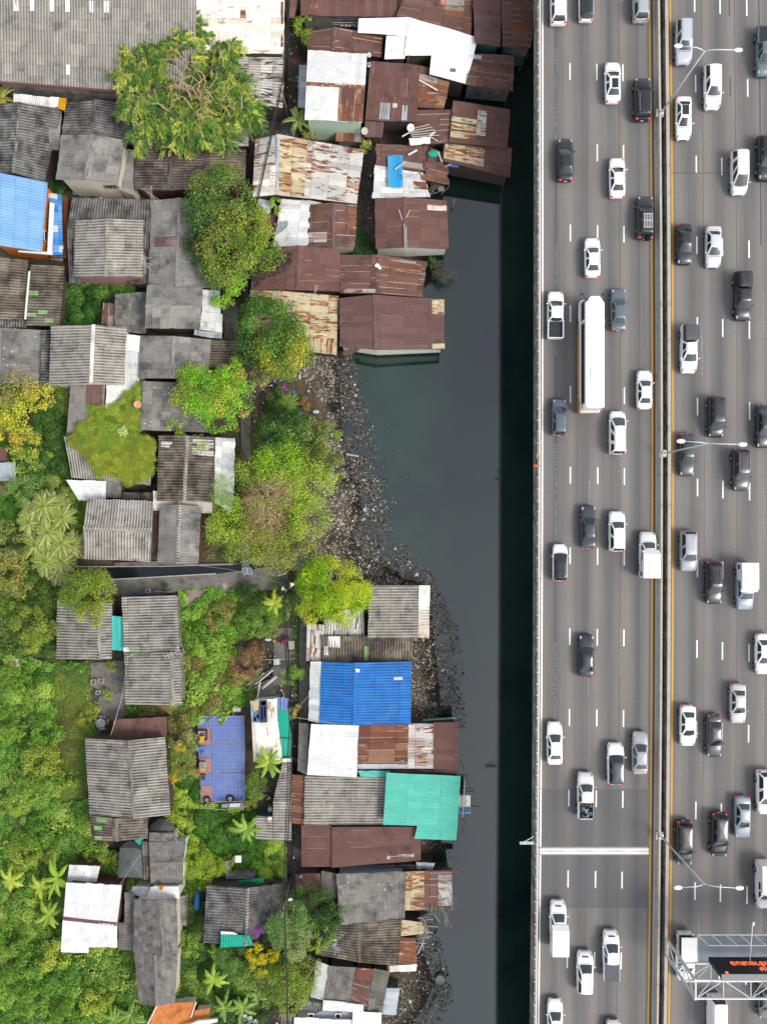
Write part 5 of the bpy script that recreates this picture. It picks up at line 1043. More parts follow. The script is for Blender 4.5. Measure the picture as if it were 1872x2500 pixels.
for x in (555,): window(r, (P(*t('F', x,1505)[0], 3.4).x, P(*t('F', x,1502)[0], 4.5).y+.36, 3.0), .8, .5, 's', 1)
sheet('loose_sheet', 'loose brown sheet hanging at the corner of the widest canal house', 'sheet', 'F', (118,1520, 246,1476, 256,1508, 142,1560), 3.4, 3.0, M['brown'], .2)
house('rusty white striped roof, the largest north of the dense tree', [
  ('v', t('B', 740,1124, 925,1086, 1620,1214, 1560,1646, 912,1574, 718,1592), (4.4, 4.0, 5.2), 'whiterust', dict(cm='zinc', patch=[(0,.0,.5,.05,1,'creamw'),(0,.05,.2,.0,1,'rust'),(1,.02,.98,.02,.34,'creamrust')]))], 'dark')
house('crumpled white sheet roof next to the small brown gable', [
  ('x', t('E', 950,280, 1182,302, 1162,662, 884,672), (3.9, 4.1), 'whited', dict(jag=.12)), ('y', t('E', 1110,285, 1285,315, 1180,335, 1110,320), (3.9, 3.8), 'whited', dict(nowall=1))], 'dark', 'shed', 'shed')
house('small brown gabled roof with a mauve ridge beside the crumpled white roof', [
  ('v', t('E', 1176,330, 1372,315, 1562,330, 1546,672, 1366,660, 1168,665), (4.0, 3.8, 4.9), 'brownl', dict(cm='mauve', patch=[(0,.08,.32,.25,1,'whiterust'),(1,.1,.6,.6,1,'rust')]))], 'cream')
house('low zinc scraps and debris roof beside the dense tree', [
  ('x', t('E', 755,278, 880,302, 872,400, 762,395), (3.4, 3.2), 'zinc', dict(jag=.15)), ('x', t('E', 770,400, 960,400, 900,580, 790,560), (3.2, 3.0), 'brownp', dict(jag=.2))], 'dark', 'shed', 'shed')
b = MB()
cv = [P(*q, 4.3) for q in t('E', 905,575, 925,545, 985,520, 1005,490, 990,462)]; b.tube(cv, .06, 5); b.prism([tuple(P(u, v, 4.1)[:2]) for u, v in t('E', 915,500, 990,465, 1000,500, 960,545, 905,572)], 4.0, 4.22)
tag(b.obj('crumpled_sheet', plain('#aab4b4')), 'crumpled grey sheet on the white roof by the dense tree', 'sheet')
house('plain brown gabled house with a dark stain of leaves above the cream-rust roof', [
  ('v', t('E', 722,705, 1092,660, 1428,690, 1423,1031, 1080,1021, 704,1016), (4.3, 4.1, 5.3), 'brown', dict(patch=[(1,.0,.5,.15,.5,'brown')]))], 'dark')
n = NT('rotting_leaves'); tc = n.new('ShaderNodeTexCoord'); f = n.noise(tc.outputs['Object'], 5, 5, .8); n.fin(n.ramp(f, [(.3, c('#2f2b28')), (.55, c('#564c44')), (.7, c('#7c6c5c'))], False), .95)
pts = t('E', 725,740, 800,770, 900,740, 1000,712, 1040,720, 1035,790, 990,850, 900,905, 830,920, 780,960, 770,985, 740,1000, 720,930, 722,820); P3 = [(u, v) for u, v in pts]
x = RNG.uniform(min(p[0] for p in P3), max(p[0] for p in P3), 5200); y = RNG.uniform(min(p[1] for p in P3), max(p[1] for p in P3), 5200); k_ = inpoly(x, y, P3) & (np.sin(x*.5)+np.sin(y*.4+x*.2)+RNG.normal(0, .7, 5200) > -.3); x, y = x[k_], y[k_]
uE = 400+1092/3.312; zz = 4.3+(5.3-4.3)*np.clip((x-617)/(uE-617), 0, 1)+.10; X_ = (x-U0)*(H-zz)/F; Y_ = (V0-y)*(H-zz)/F; m_ = len(x); s_ = RNG.uniform(.06, .22, m_)
tag(boxes('leaf_debris', np.stack([X_, Y_, zz], -1), np.stack([s_, s_*.6, s_*.2], -1), RNG.uniform(0, 6, m_), RNG.normal(0, .3, m_), pal(['#4a3f38','#5d4f44','#3a332f','#75655a'], m_)), 'dark rotting leaves lying on the left slope of the plain brown roof', 'leaves', kind='stuff')
house('cream tin roof streaked with rust beside the round tree', [
  ('v', t('E', 700,1022, 946,1026, 1413,1067, 1402,1412, 940,1398, 690,1390), (4.2, 4.0, 4.9), 'creamrust'), ('y', t('E', 1150,1392, 1402,1412, 1396,1542, 1140,1518), (3.9, 3.5), 'creamrust')], 'dark')
# ---------------------------------------------------------------- houses: south-east bank
house('beige ribbed roof with a cream end beside the bright yellow-green tree', [
  ('x', t('O', 330,262, 826,262, 819,686, 326,690), (4.8, 4.4), 'fcl', dict(patch=[(0,.0,1,.82,.999,'creamw')]))], 'brown')
house('white and brown scraps of roofing under the yellow-green tree', [
  ('y', t('J', 1300,1000, 1615,920, 1625,1168, 1290,1165), (3.9, 3.7), 'worn'), ('y', t('J', 1158,1062, 1300,1080, 1272,1376, 1150,1376), (3.9, 3.6), 'whiterust')], 'dark', 'shed', 'shed')
house('dark grey ribbed roof with three white sheets above the blue roof', [
  ('y', t('J', 1278,1168, 2012,1165, 2008,1375, 1276,1372), (4.2, 3.9), 'fcb', dict(patch=[(0,.07,.2,.02,.45,'white'),(0,.03,.075,.4,.75,'white'),(0,.47,.51,.4,.98,'green')]))], 'dark')
r = house('bright blue tin gabled house with a white strip along its left side', [
  ('v', t('L', 1272,50, 1550,60, 2004,50, 1995,556, 1535,562, 1258,549), (4.6, 4.4, 5.5), 'blue', dict(jag=.01, patch=[(1,.24,.29,.68,.84,'zinc')])), ('x', t('L', 1184,52, 1274,50, 1258,549, 1168,530), (4.0, 4.5), 'whited', dict(nowall=1))], 'white')
q = P(*t('O', 243,950)[0], 5.6); b = MB(); b.box(q.x, q.y, q.z, .5, .45, .08).box(q.x-.2, q.y+.15, q.z+.02, .25, .2, .08, .4); tag(b.obj('rag', plain('#f0efe9')), 'white rag lying on the ridge of the blue roof', 'rag')
house('clean white tin roof between the blue roof and the grey ribbed roof', [
  ('x', t('L', 1190,555, 1579,566, 1560,986, 1158,966), (4.9, 4.5), 'white', dict(jag=.01)), ('x', t('L', 1092,542, 1174,552, 1158,966, 1080,932), (3.8, 4.2), 'tiles')], 'dark')
house('long rusty roof with a plain brown end above the turquoise roof', [
  ('x', t('Q', 523,55, 1056,46, 1056,372, 508,372), (4.6, 4.3), 'rust', dict(patch=[(0,.0,1,.66,1,'whiterust'),(0,.0,.1,.0,.66,'zinc')])), ('x', t('Q', 1056,42, 1236,38, 1232,385, 1054,378), (4.4, 4.1), 'brown'),
  ('y', t('Q', 508,372, 1232,386, 1226,412, 508,396), (4.0, 3.9), 'brown', dict(nowall=1))], 'dark', posts=True)
house('small turquoise tin strip between the rusty roof and the grey ribbed roof', [('y', t('Q', 510,390, 746,388, 740,434, 535,436), (4.2, 4.0), 'turq')], 'dark', 'lean-to', 'lean_to')
house('wide grey ribbed roof left of the turquoise roof with a striped rusty edge', [
  ('x', t('Q', 130,425, 722,436, 696,776, 123,780), (4.4, 4.0), 'fcl'), ('x', t('Q', 40,415, 130,422, 124,778, 35,765), (3.7, 4.0), 'rust')], 'dark')
house('bright turquoise tin house projecting over the canal', [
  ('x', t('Q', 718,403, 1251,428, 1228,786, 693,778), (5.2, 4.6), 'turq', dict(jag=.01)), ('x', t('Q', 940,780, 1230,786, 1218,888, 918,880), (4.9, 4.6), 'turq', dict(jag=.01))], 'teal', posts=True)
house('plain dark brown tin house below the turquoise roof', [
  ('x', t('Q', 325,796, 692,766, 965,800, 965,1030, 880,1062, 325,1086)[:1]+t('Q', 965,792, 965,1034, 325,1086), (4.7, 4.3), 'brown', dict(jag=.01, patch=[(0,.12,.22,.62,.92,'whiterust')])),
  ('x', t('Q', 106,780, 326,780, 326,1080, 106,1080), (4.2, 4.4), 'brown', dict(jag=.01))], 'blue')
house('pale blue and grey scraps of roofing beside the long dark brown house', [
  ('y', t('Q', 930,1045, 1065,1052, 1048,1102, 935,1092), (3.5, 3.3), 'zinc', dict(jag=.1)), ('y', t('Q', 650,1072, 930,1060, 930,1112, 650,1118), (3.2, 3.0), 'fcd', dict(jag=.1))], 'dark', 'lean-to', 'lean_to')
house('large spotted grey house beside the dark round trees', [
  ('y', t('Q', 357,1130, 852,1115, 850,1450, 380,1500), (4.8, 5.2), 'fcs'), ('v', t('Q', 380,1490, 520,1486, 828,1458, 800,1792, 520,1768, 200,1706), (4.4, 4.4, 5.2), 'fcb')], 'blue')
house('small slate strip roof between the brown hut and the spotted roof', [('x', t('Q', 247,1110, 358,1130, 356,1302, 244,1272), (3.8, 4.2), 'tiles')], 'dark', 'lean-to', 'lean_to')
house('patchwork tin roof of yellow, brown and white sheets over the canal', [
  ('x', t('Q', 855,1116, 1186,1102, 1192,1386, 850,1392), (4.5, 3.9), 'brownp', dict(jag=.12, patch=[(0,.0,1,.0,.4,'creamrust'),(0,.1,.9,.7,1,'whiterust')])), ('y', t('Q', 1085,1090, 1238,1090, 1238,1130, 1085,1128), (3.6, 3.5), 'fcb', dict(nowall=1))], 'dark', posts=True)
house('lower patchwork of cream and rusty sheets at the canal edge', [
  ('x', t('Q', 826,1460, 985,1482, 976,1562, 820,1582), (4.2, 3.8), 'creamrust', dict(jag=.12)), ('x', t('Q', 815,1590, 926,1592, 936,1782, 800,1782), (4.1, 3.7), 'rust'), ('y', t('Q', 736,1792, 936,1782, 930,1832, 736,1842), (3.6, 3.4), 'creamw')], 'dark', posts=True)
r = house('row of white, grey and rusty roofs at the bottom of the bank', [
  ('x', t('Q', 216,1756, 306,1792, 270,2042, 170,2020), (3.9, 4.2), 'whited'), ('x', t('Q', 306,1792, 497,1806, 462,2047, 270,2032), (4.3, 4.2), 'tiles'),
  ('x', t('Q', 497,1806, 627,1816, 572,2112, 455,2042), (4.2, 4.1), 'brownl', dict(patch=[(0,.7,1,.05,.95,'rust')])), ('x', t('Q', 627,1812, 737,1832, 690,2132, 578,2112), (4.1, 3.9), 'grgreen')], 'dark')
house('pale blue-grey sheet roof at the water side of the bottom row', [('x', t('Q', 716,1952, 813,1956, 786,2147, 684,2142), (3.6, 3.4), 'zinc', dict(jag=.01))], 'grey', 'lean-to', 'lean_to')
r = house('white-roofed house with small windows at the bottom edge', [
  ('y', t('Q', 262,2036, 552,2076, 552,2126, 257,2116), (4.5, 4.3), 'white'), ('y', t('Q', 475,2125, 682,2130, 676,2290, 470,2290), (4.4, 4.3), 'bright'), ('y', t('Q', 55,2166, 475,2185, 475,2290, 50,2290), (4.0, 3.8), 'bright'),
  ('y', t('Q', 120,2040, 262,2062, 252,2116, 110,2102), (3.9, 3.7), 'fcd'), ('y', t('Q', 250,2118, 475,2126, 475,2184, 130,2168), (3.4, 3.4), 'zinc', dict(jag=0))], 'white')
for x in (175, 370): 
    q = P(*t('Q', x,2152)[0], 3.5); f_ = MB().box(q.x-r.location.x, q.y-r.location.y, 2.52, .85, .7, .1).obj('skylight', plain('#eef2f2'), r); MB().box(q.x-r.location.x, q.y-r.location.y, 2.58, .55, .45, .06).obj('pane', GLB, f_)
house('grey ribbed shed at the bottom edge beside the banana clump', [('y', t('N', 955,1575, 1060,1580, 1055,1690, 950,1690), (3.6, 3.4), 'fcd')], 'dark', 'shed', 'shed')
# ---------------------------------------------------------------- vegetation
def leafquads(cn, nrm, s, asp=.55):
    n_ = len(cn); nrm = nrm/np.linalg.norm(nrm, axis=1, keepdims=True); r = RNG.normal(size=(n_, 3)); a = np.cross(nrm, r); a /= np.linalg.norm(a, axis=1, keepdims=True)+1e-9
    b = np.cross(nrm, a); a = a*s[:, None]*.5; b = b*s[:, None]*.5*asp; dr = nrm*s[:, None]*.12
    return np.stack([cn-a-dr, cn-b, cn+a-dr, cn+b], 1)
def lobe_leaves(cx, cy, cz, r, rz, dens, s, hexes, sub=.34, flat_=.55, vmix=.13, k=None):
    """leaf clumps spread over an ellipsoid crown"""
    ns = int(9+r*r*2.6); Q = []; Tn = []; base = np.array([c(h, k)[:3] for h in hexes])
    for i in range(ns):
        a = RNG.uniform(0, 6.283); h = RNG.uniform(-.25, 1); q = math.sqrt(max(0, 1-h*h)); rr = RNG.uniform(.72, .95); rs = r*sub*RNG.uniform(.6, 1.15) if r > 1.2 else r*.5
        rs = min(rs, 1.25); c0 = np.array([cx+r*rr*q*math.cos(a), cy+r*rr*q*math.sin(a), cz+rz*rr*h])
        m_ = int(dens*rs*rs*100*(.28/s)**2)+6; d = RNG.normal(size=(m_, 3)); d[:, 2] = d[:, 2]+.35; d /= np.linalg.norm(d, axis=1, keepdims=True)
        p = c0+d*rs*RNG.uniform(.55, 1.12, (m_, 1))*np.array([1, 1, .8]); nr = d*.7+RNG.normal(size=(m_, 3))*.5; nr[:, 2] = np.abs(nr[:, 2])+.25
        Q.append(leafquads(p, nr, s*RNG.uniform(.6, 1.3, m_), flat_)); b_ = base[RNG.integers(0, len(base))]*RNG.uniform(.85, 1.15); alt = base[RNG.integers(0, len(base), m_)]
        mixk = (RNG.uniform(size=(m_, 1)) < .25); Tn.append(np.where(mixk, alt, b_)*(1+RNG.normal(0, vmix, (m_, 1))))
    return np.concatenate(Q), np.concatenate(Tn)
BARK = plain('#6d5f50', .9, var=.25, name='bark'); BARKL = plain('#c8ae84', .9, var=.2, name='pale_bark')
def branchy(base, tips, r0, bark, root, org, name='trunk', fork=.45):
    b = MB(); base = Vector(base); top = Vector((sum(q[0] for q in tips)/len(tips), sum(q[1] for q in tips)/len(tips), base.z+(min(q[2] for q in tips)-base.z)*fork))
    top = base.lerp(Vector((top.x, top.y, top.z)), .8) if len(tips) > 1 else Vector(tips[0])
    b.tube([base, base.lerp(top, .5)+Vector((r0*.6, 0, 0)), top], [r0, r0*.8, r0*.62], 9)
    for q in tips:
        q = Vector(q); md = top.lerp(q, .5)+Vector((random.uniform(-.3, .3), random.uniform(-.3, .3), .25)); b.tube([top, md, q], [r0*.5, r0*.32, r0*.08], 6)
    return b.obj(name, bark, root, org, smooth=True)
def tree(label, lobes, hexes, dens=1., s=.28, name='tree', cat='tree', trunk=None, asp=.55, group=None, k=.92, sub=.34, rzf=.7, bark=None, kind=None):
    u0 = sum(l[0] for l in lobes)/len(lobes); v0 = sum(l[1] for l in lobes)/len(lobes); tz = trunk or (u0, v0); zc_ = lobes[0][3]
    bp_ = P(lobes[0][0] if not trunk else tz[0], lobes[0][1] if not trunk else tz[1], zc_ if not trunk else ZG); org = Vector((bp_.x, bp_.y, ZG))
    root = thing(name, label, cat, org, group); Q = []; T_ = []; tips = []
    for l in lobes:
        q = P(l[0], l[1], l[3]); r = l[2]*(H-l[3])/F; hx = l[4] if len(l) > 4 else hexes; r *= .93
        a_, b__ = lobe_leaves(q.x, q.y, q.z, r, r*rzf if q.z-ZG > r*rzf*.5 else max(.3, q.z-ZG), dens, s, hx, sub, asp, k=k); Q.append(a_); T_.append(b__); tips.append((q.x, q.y, q.z+r*.25))
        for _ in range(3): w = random.uniform(0, 6.28); tips.append((q.x+r*.6*math.cos(w), q.y+r*.6*math.sin(w), q.z+r*.15))
    Q = np.concatenate(Q); T_ = np.clip(np.concatenate(T_), .005, .8); Q[..., 2] = np.maximum(Q[..., 2], ZG+.05)
    npmesh('crown', Q.reshape(-1, 3), len(Q), 4, T_, LEAF, root, org); hgt = max(t_[2] for t_ in tips)-ZG
    branchy(org, tips, max(.05, min(.28, hgt*.035)), bark or BARK, root, org); return root
G1 = ['#7f9a2e','#6b8a2c','#93a63c','#4f7426','#5f8030']       # bright mid green
G2 = ['#4f7a2a','#3f6a24','#5f8a35','#33591f','#6f9540']       # deeper green
GY = ['#b7b13a','#a4a736','#8a9c30','#c7b845','#71882b']       # yellow green
GO = ['#8b9146','#7a8440','#a09c4e','#666f34']                 # olive
GD = ['#3c5e26','#2f4e20','#4c6c2c','#27431c']
GB = ['#9cb83a','#b0c848','#86a432','#c4d254','#6c8e2c']       # very bright
tree('large dense olive-green tree overhanging the alley between grey and rusty roofs', [(545,480,82,7.5,GO+G2),(510,520,60,6.6,G2),(600,560,66,7,GY+G1),(560,620,80,7,GO+G1),(640,610,52,6.2,G1),(500,600,52,6,GD),(530,660,48,6,G2)], G1, 1.05, .26, trunk=(600,620))
tree('small bright green tree at the south end of the dense olive tree', [(562,700,44,5.4),(540,730,22,4.6)], ['#9cc93a','#86b52f','#b4d54a','#6d9c2b'], 1., .24)
tree('round green tree with yellow patches beside the cream-rust roof', [(660,800,80,6.5,G2+['#7a9236']),(690,860,72,6.3,GY+G1),(625,850,52,6,GD+G2),(650,915,40,5.6,GO),(720,840,45,5.8,GY)], G2, 1.05, .25)
tree('vivid green tree with pale yellow patches on its left over the grey roofs', [(500,960,70,6.3,['#7cb52a','#69a325','#8fc233','#a9a64a']),(560,960,62,6.2,['#86bd2c','#72aa28','#c2b543']),(455,975,45,5.6,['#9aa646','#7fae30']),(560,910,42,5.8,['#b9ab48','#8ab52e']),(540,1025,42,5.2,['#6fa628','#86b82f']),(470,915,38,5.6,GB[:3])], GB, 1.05, .24)
tree('sprig of light leaves drooping over the white-streaked roof', [(425,1040,18,4.9),(480,1085,22,4.9),(465,1110,18,4.9),(440,1060,12,4.9)], ['#8db02f','#a7c440','#6f942a'], .45, .22, name='sapling')
tree('dark green spreading tree on the bank right of the alley', [(700,1060,62,6,GD+G2),(760,1070,52,5.8,G2+GO),(660,1070,40,5.4,GD),(800,1060,34,5.2,G1),(780,1120,52,5.6,['#8a8f35','#788a30','#5c7a2a']),(812,1150,28,5,G1)], G2, 1.1, .24)
tree('large thin-leaved yellow-green tree with a bare brown heart', [(690,1130,66,6.4,['#8fb82a','#7dab28','#a2c235']),(760,1180,58,6.2,GB[:3]),(755,1260,56,6,GB[:3]),(730,1320,48,5.6,['#93ad38','#a8a648']),(560,1210,44,5.8,['#8fae34','#7aa02f']),(560,1290,50,5.8,['#8db52f','#a4bb3c']),(610,1330,60,5.6,['#97a340','#86a038','#a9a050']),(680,1350,50,5.6,['#a7a352','#8fa242']),(620,1150,44,6,['#7fa42c','#98b03a']),(665,1215,70,5.4,['#b8a070','#c4b080','#a08850','#8fa242']),(640,1280,60,5.0,['#a89a60','#b4a470','#8a8a44']),(700,1190,40,6.0,['#c8b488','#b89c70'])], GB, .36, .2, trunk=(655,1240), sub=.5)
# bare heart of that tree
b = MB(); o = P(652, 1225, 7.2)
random.seed(21)
for i in range(84):
    a = random.uniform(0, 6.28); L = random.uniform(1.0, 3.9); rr = random.uniform(.022, .055); z0 = random.uniform(-.6, .5); p0 = o+Vector((random.uniform(-.4, .4), random.uniform(-1.4, 1.2), z0)); p1 = p0+Vector((math.cos(a)*L*.5, math.sin(a)*L*.5, .5)); p2 = p0+Vector((math.cos(a+.25)*L, math.sin(a+.25)*L, .4))
    b.tube([p0, p1, p2], [rr, rr*.7, rr*.25], 5, False)
    for k_ in range(3): q = p1.lerp(p2, random.random()); w = a+random.uniform(-1, 1); b.tube([q, q+Vector((math.cos(w)*.8, math.sin(w)*.8, .3))], [rr*.35, .01], 4, False)
r = bpy.data.objects.get('tree.005'); tt = [x for x in bpy.data.objects if x.get('label') == 'large thin-leaved yellow-green tree with a bare brown heart'][0]
b.obj('bare_branches', BARKL, tt, tt.location)
tree('brilliant yellow-green tree beside the beige ribbed roof', [(800,1430,72,6.2,['#b9d62a','#8fc01f','#d6de32','#6fa81e']),(850,1440,56,5.9,['#c8dc2c','#9cc824','#d8dc3c']),(780,1480,50,5.7,['#bccc2a','#8fb422','#d0cf34']),(760,1410,36,5.5,['#8fc422','#74ae1e']),(840,1490,42,5.5,['#cfdd30','#a4ca26']),(875,1460,36,5.4,['#9ac724','#c4d830'])], GB, 1.2, .2, k=1.15)
tree('yellow-leaved tree at the left edge above the low zinc hut', [(40,950,46,5.6,['#b0a257','#a59a5c','#8f8a58']),(90,960,42,5.2,['#c6c23a','#a8ab38','#b5a04e']),(50,1010,54,5.4,['#c9c63a','#b3b636','#9fae35']),(20,1050,42,5,['#d2b83c','#c0b43a','#a3a738']),(60,1080,42,4.8,['#b8b63c','#c7a846','#93a438']),(60,1130,38,4.4,['#8fa83e','#7d9c3c'])], GY, .75, .24)
tree('small blue-green bushy tree between the zinc hut and the palms', [(60,1200,44,4,['#6f9244','#5c8440','#86a455']),(85,1165,22,3.6,G2)], G2, 1, .2)
tree('light yellow-green shrub beside the beige ribbed house', [(165,1210,26,2.4,['#9cae4a','#b0b957','#7f9a40']),(190,1250,26,2.0,['#84a23a','#6f9032'])], G1, 1, .16, name='shrub', cat='shrub')
tree('round mango tree with yellow sprigs over the grey ribbed house', [(215,1450,64,6,['#7a8f2c','#69842a','#8d992f']),(255,1440,38,5.6,['#93a033','#7f952f']),(180,1450,38,5.4,['#5f7f2a','#4f7226']),(230,1500,40,5.4,['#a7a538','#8a972f'])], GO, 1.1, .22)
tree('olive tree with yellow sprigs left of the mango tree', [(80,1530,52,5,['#82912d','#6f862b','#98a035']),(45,1500,34,4.6,G1),(85,1570,32,4.4,['#a1a836','#8a9a30']),(125,1540,26,4.2,GO)], GO, 1.05, .22)
tree('broad dull olive tree at the left edge above the mango tree', [(20,1330,50,5,['#7f8a46','#6d7d3e','#8f9450']),(10,1400,52,5,['#93933f','#7f8a3c','#a39c48']),(45,1430,36,4.6,GO),(-5,1290,34,4.4,GO),(20,1470,34,4.4,G1)], GO, 1., .24)
tree('bushy hedge with orange-yellow flower patches beside the tiled floor', [(445,1815,38,3.4,['#8f9c50','#7c8f45','#a0a75a']),(440,1860,40,3.4,['#8b9a4c','#76893f']),(470,1840,28,3.2,['#98a050','#84923f']),(440,1822,14,4.4,['#d9b32e','#c9a52c','#b0a038']),(428,1893,16,3.9,['#d2aa30','#b89a34']),(470,1880,24,3.2,['#b98a3c','#a08a40','#8f9340'])], GO, 1.1, .17, name='hedge', cat='hedge')
tree('tall rounded green tree by the leaning power pole', [(705,2250,58,6.6,['#74984c','#83a858','#648a42']),(715,2300,46,6.4,['#94a464','#a3ae6c','#839a56']),(690,2280,36,6.2,['#6f9448','#5f843c'])], G2, 1.2, .18)
tree('dark rounded tree leaning on the spotted grey roof', [(770,2205,46,6,GD),(815,2225,38,5.8,['#3f6224','#335220','#4d6c28']),(785,2235,36,5.8,GD+['#5a7428']),(740,2195,34,5.4,G2),(795,2275,34,5.2,['#7ea42c','#6b9028']),(770,2300,26,4.9,['#86a82f','#9ab43a'])], GD, 1.2, .2)
tree('large round bush-like tree with yellow-green tufts at the bottom', [(715,2390,58,5.2,['#7f9a34','#8fa43e','#6a8a2e']),(745,2370,38,5,['#8a9650','#7f9048']),(690,2370,42,5,['#5f8a2c','#8fa83a','#4f7826']),(710,2430,44,4.8,['#93a04a','#a4a955','#7f9440'])], G1, 1.2, .2)
tree('small tree covered in golden yellow flowers', [(626,2330,26,5,['#ffc400','#f8b800','#ffd21c']),(660,2330,24,5,['#ffc000','#ffcc14','#f0b400']),(642,2360,28,5,['#ffc800','#f4b600','#9aa43a'])], GY, 1.25, .15, k=.85)
tree('soft green tree left of the golden flowering tree', [(575,2345,42,4.4,['#5f8a3c','#6f9846','#4c7630']),(605,2380,36,4.2,['#8aa04c','#7a9442']),(545,2330,26,3.8,G2),(640,2405,26,3.8,['#8a9a52','#7b8c44'])], G2, 1.1, .18)
tree('bougainvillea with purple flowers beside the turquoise awning', [(620,2270,18,4.6,['#b56cc0','#c585cc','#a45eb4']),(638,2262,14,4.6,['#b870c4','#7a8a4a']),(645,2285,30,4,GD+G2),(650,2250,20,3.9,G2)], G2, 1., .15, name='bougainvillea', cat='shrub', k=1.2)
tree('bright shrub beside the black alley near the brown tin roofs', [(744,62,26,4,['#a4b83a','#8fab34','#c0c64a']),(755,92,20,3.8,['#93b034','#7f9f30']),(725,55,14,3.6,G1)], G1, 1.05, .2)
tree('small bright bush under the rusty striped roof', [(672,495,13,4,['#9cc040','#86b038']),(678,515,10,3.8,['#a8c84c','#7fa035'])], G1, 1, .16, name='bush', cat='shrub')
tree('light green shrub in the gap between two rusty roofs', [(895,358,14,3,['#a9c04a','#8fae3e','#c9cf62'])], G1, 1, .18, name='bush', cat='shrub')
tree('round light green shrub at the alley beside the pile of boards', [(706,1650,26,2.8,['#7fae3c','#6f9e36','#93b84a']),(728,1640,18,2.6,['#8fb444','#79a03a'])], G1, 1.1, .16, name='shrub', cat='shrub')
tree('yellow flowering bush at the alley by the poster shack', [(712,1742,15,2.6,['#d8c02c','#7f9a34','#e2cc3a']),(724,1728,10,2.4,['#93a83a','#e0c832'])], G1, 1, .14, name='bush', cat='shrub')
tree('half-dead shrub over the water beside the rust-striped roof', [(1072,655,18,1.8,['#6f7a3c','#5a6a34']),(1090,668,20,1.6,['#7a8440','#64703a']),(1050,640,14,2,G2)], GO, .35, .16, name='shrub', cat='shrub')
q0 = P(1070, 665, 1.8); b = MB()
for i in range(40):
    a = random.uniform(-1.8, .9); L = random.uniform(.8, 2.6); b.tube([q0+Vector((random.uniform(-1, .3), random.uniform(-.4, .4), 0)), q0+Vector((math.cos(a)*L*.6, math.sin(a)*L*.6, .3)), q0+Vector((math.cos(a)*L, math.sin(a)*L, .1))], [.03, .02, .01], 4, False)
tt = [x for x in bpy.data.objects if x.get('label', '').startswith('half-dead shrub')][0]; b.obj('bare_twigs', plain('#6f665c'), tt, tt.location)
for i, (lb, L_, hx) in enumerate((
 ('dark bushy shrub in the courtyard below the stone path', [(622,1450,32,2.6),(600,1440,22,2.2)], GD+['#3f6a34']),
 ('bushy grey-green tree left of the banana by the courtyard path', [(640,1510,38,3.2),(610,1500,28,2.8),(660,1535,26,2.6)], ['#6f9038','#5f8434','#86a04a']),
 ('small dark shrub by the loudspeaker pole', [(685,1430,20,2),(700,1450,16,1.8)], GD+G2),
 ('withered brown bush in the courtyard', [(600,1620,42,2.2),(575,1650,26,1.8),(625,1590,22,1.8)], ['#8a6a45','#9c7a50','#6d5238','#b08c60']),
 ('dry brown bush above the withered one in the courtyard', [(530,1510,32,1.8),(560,1480,24,1.6)], ['#9a8a4e','#8a7a48','#7f8a40','#a6845a']),
 ('yellow-green bush right of the twin black parasol', [(435,1990,32,2.6),(450,2020,24,2.2)], ['#a4b43a','#b8c248','#8aa034']),
 ('bright yellow-green bush in the yard above the vine-streaked roof', [(510,2115,38,2.6),(480,2090,30,2.2),(545,2110,22,2)], ['#9cb534','#b0c444','#7f9e2c']),
 ('green shrub between tiled floor and poster shack', [(625,1900,22,2.6),(620,1935,22,2.4),(640,1915,16,2.4)], ['#6f9034','#86a43e','#587a2a']),
 ('yellow-tipped shrub at the end of the clothes rail', [(612,1965,14,2.2)], ['#b8b436','#94a236','#6f8a30']),
 ('dark leafy shrub below the cream house', [(118,510,26,2)], GD),
 ('light shrub beside the parasol with dark ribs', [(290,2095,13,2)], ['#c0c848','#9cb03a']),
 ('light green shrub right of the long slate-grey house', [(470,2310,30,2.6),(455,2290,18,2.2)], ['#8fb040','#7ca03a','#a4bf52']),
 ('round pale shrub beside the blue covered bundle', [(494,2160,11,2)], ['#b0bf4a','#93a83c']),
 ('yellow-green shrub beside the stone table', [(215,1755,26,1.8),(230,1735,18,1.6)], ['#a9a83a','#8f9c34']),
 ('small plant pot shrub in the paved yard', [(262,1695,14,1.8)], ['#9cae3c','#7f9a34']),
 ('green shrub in front of the blue floor mats', [(275,1625,15,1.6)], ['#7f9a38','#93aa44']))):
    tree(lb, L_, hx, 1.05, .17, name='shrub', cat='shrub')
random.seed(5); lab = ['pale lime bush high in the left field beside the mossy-ridged house','olive bush low in the left field','bright bush at the very left edge of the field','dark green bush near the banana plants','yellowish bush in the middle of the left field','rounded bush just above the bananas','light bush left of the mossy-ridged house','green mound at the bottom left corner','fresh green mound right of the bottom left corner','wide olive mound below the white tin house','leafy mound beside the bottom banana clump','pale bush cut by the bottom edge','dark mound between the white tin house and the left edge','lime mound just under the stone paving','bushy mound beside the parasol yard','soft green mound over the lower left field']
for lb, (u, v, rr) in zip(lab, [(100,1850,48),(60,1930,42),(15,1770,44),(60,2080,40),(115,1790,36),(90,2040,34),(165,1900,24),(25,2400,48),(85,2440,44),(130,2330,40),(240,2440,36),(160,2480,38),(30,2290,44),(30,1660,42),(235,2080,30),(70,2350,38)]):
    pl_ = random.choice([['#a5b440','#8fa63a','#b9bf50'],['#7f9c36','#6c8c30','#93ab42'],['#94a63c','#a9b248','#7d9434'],['#6f9a34','#5c862c','#84a83e']])
    tree(lb, [(u,v,rr,2.2,pl_),(u+rr*.6,v+rr*.3,rr*.6,1.8,pl_),(u-rr*.5,v+rr*.5,rr*.6,1.8,pl_)], pl_, .95, .24, name='bush', cat='shrub', rzf=.6)
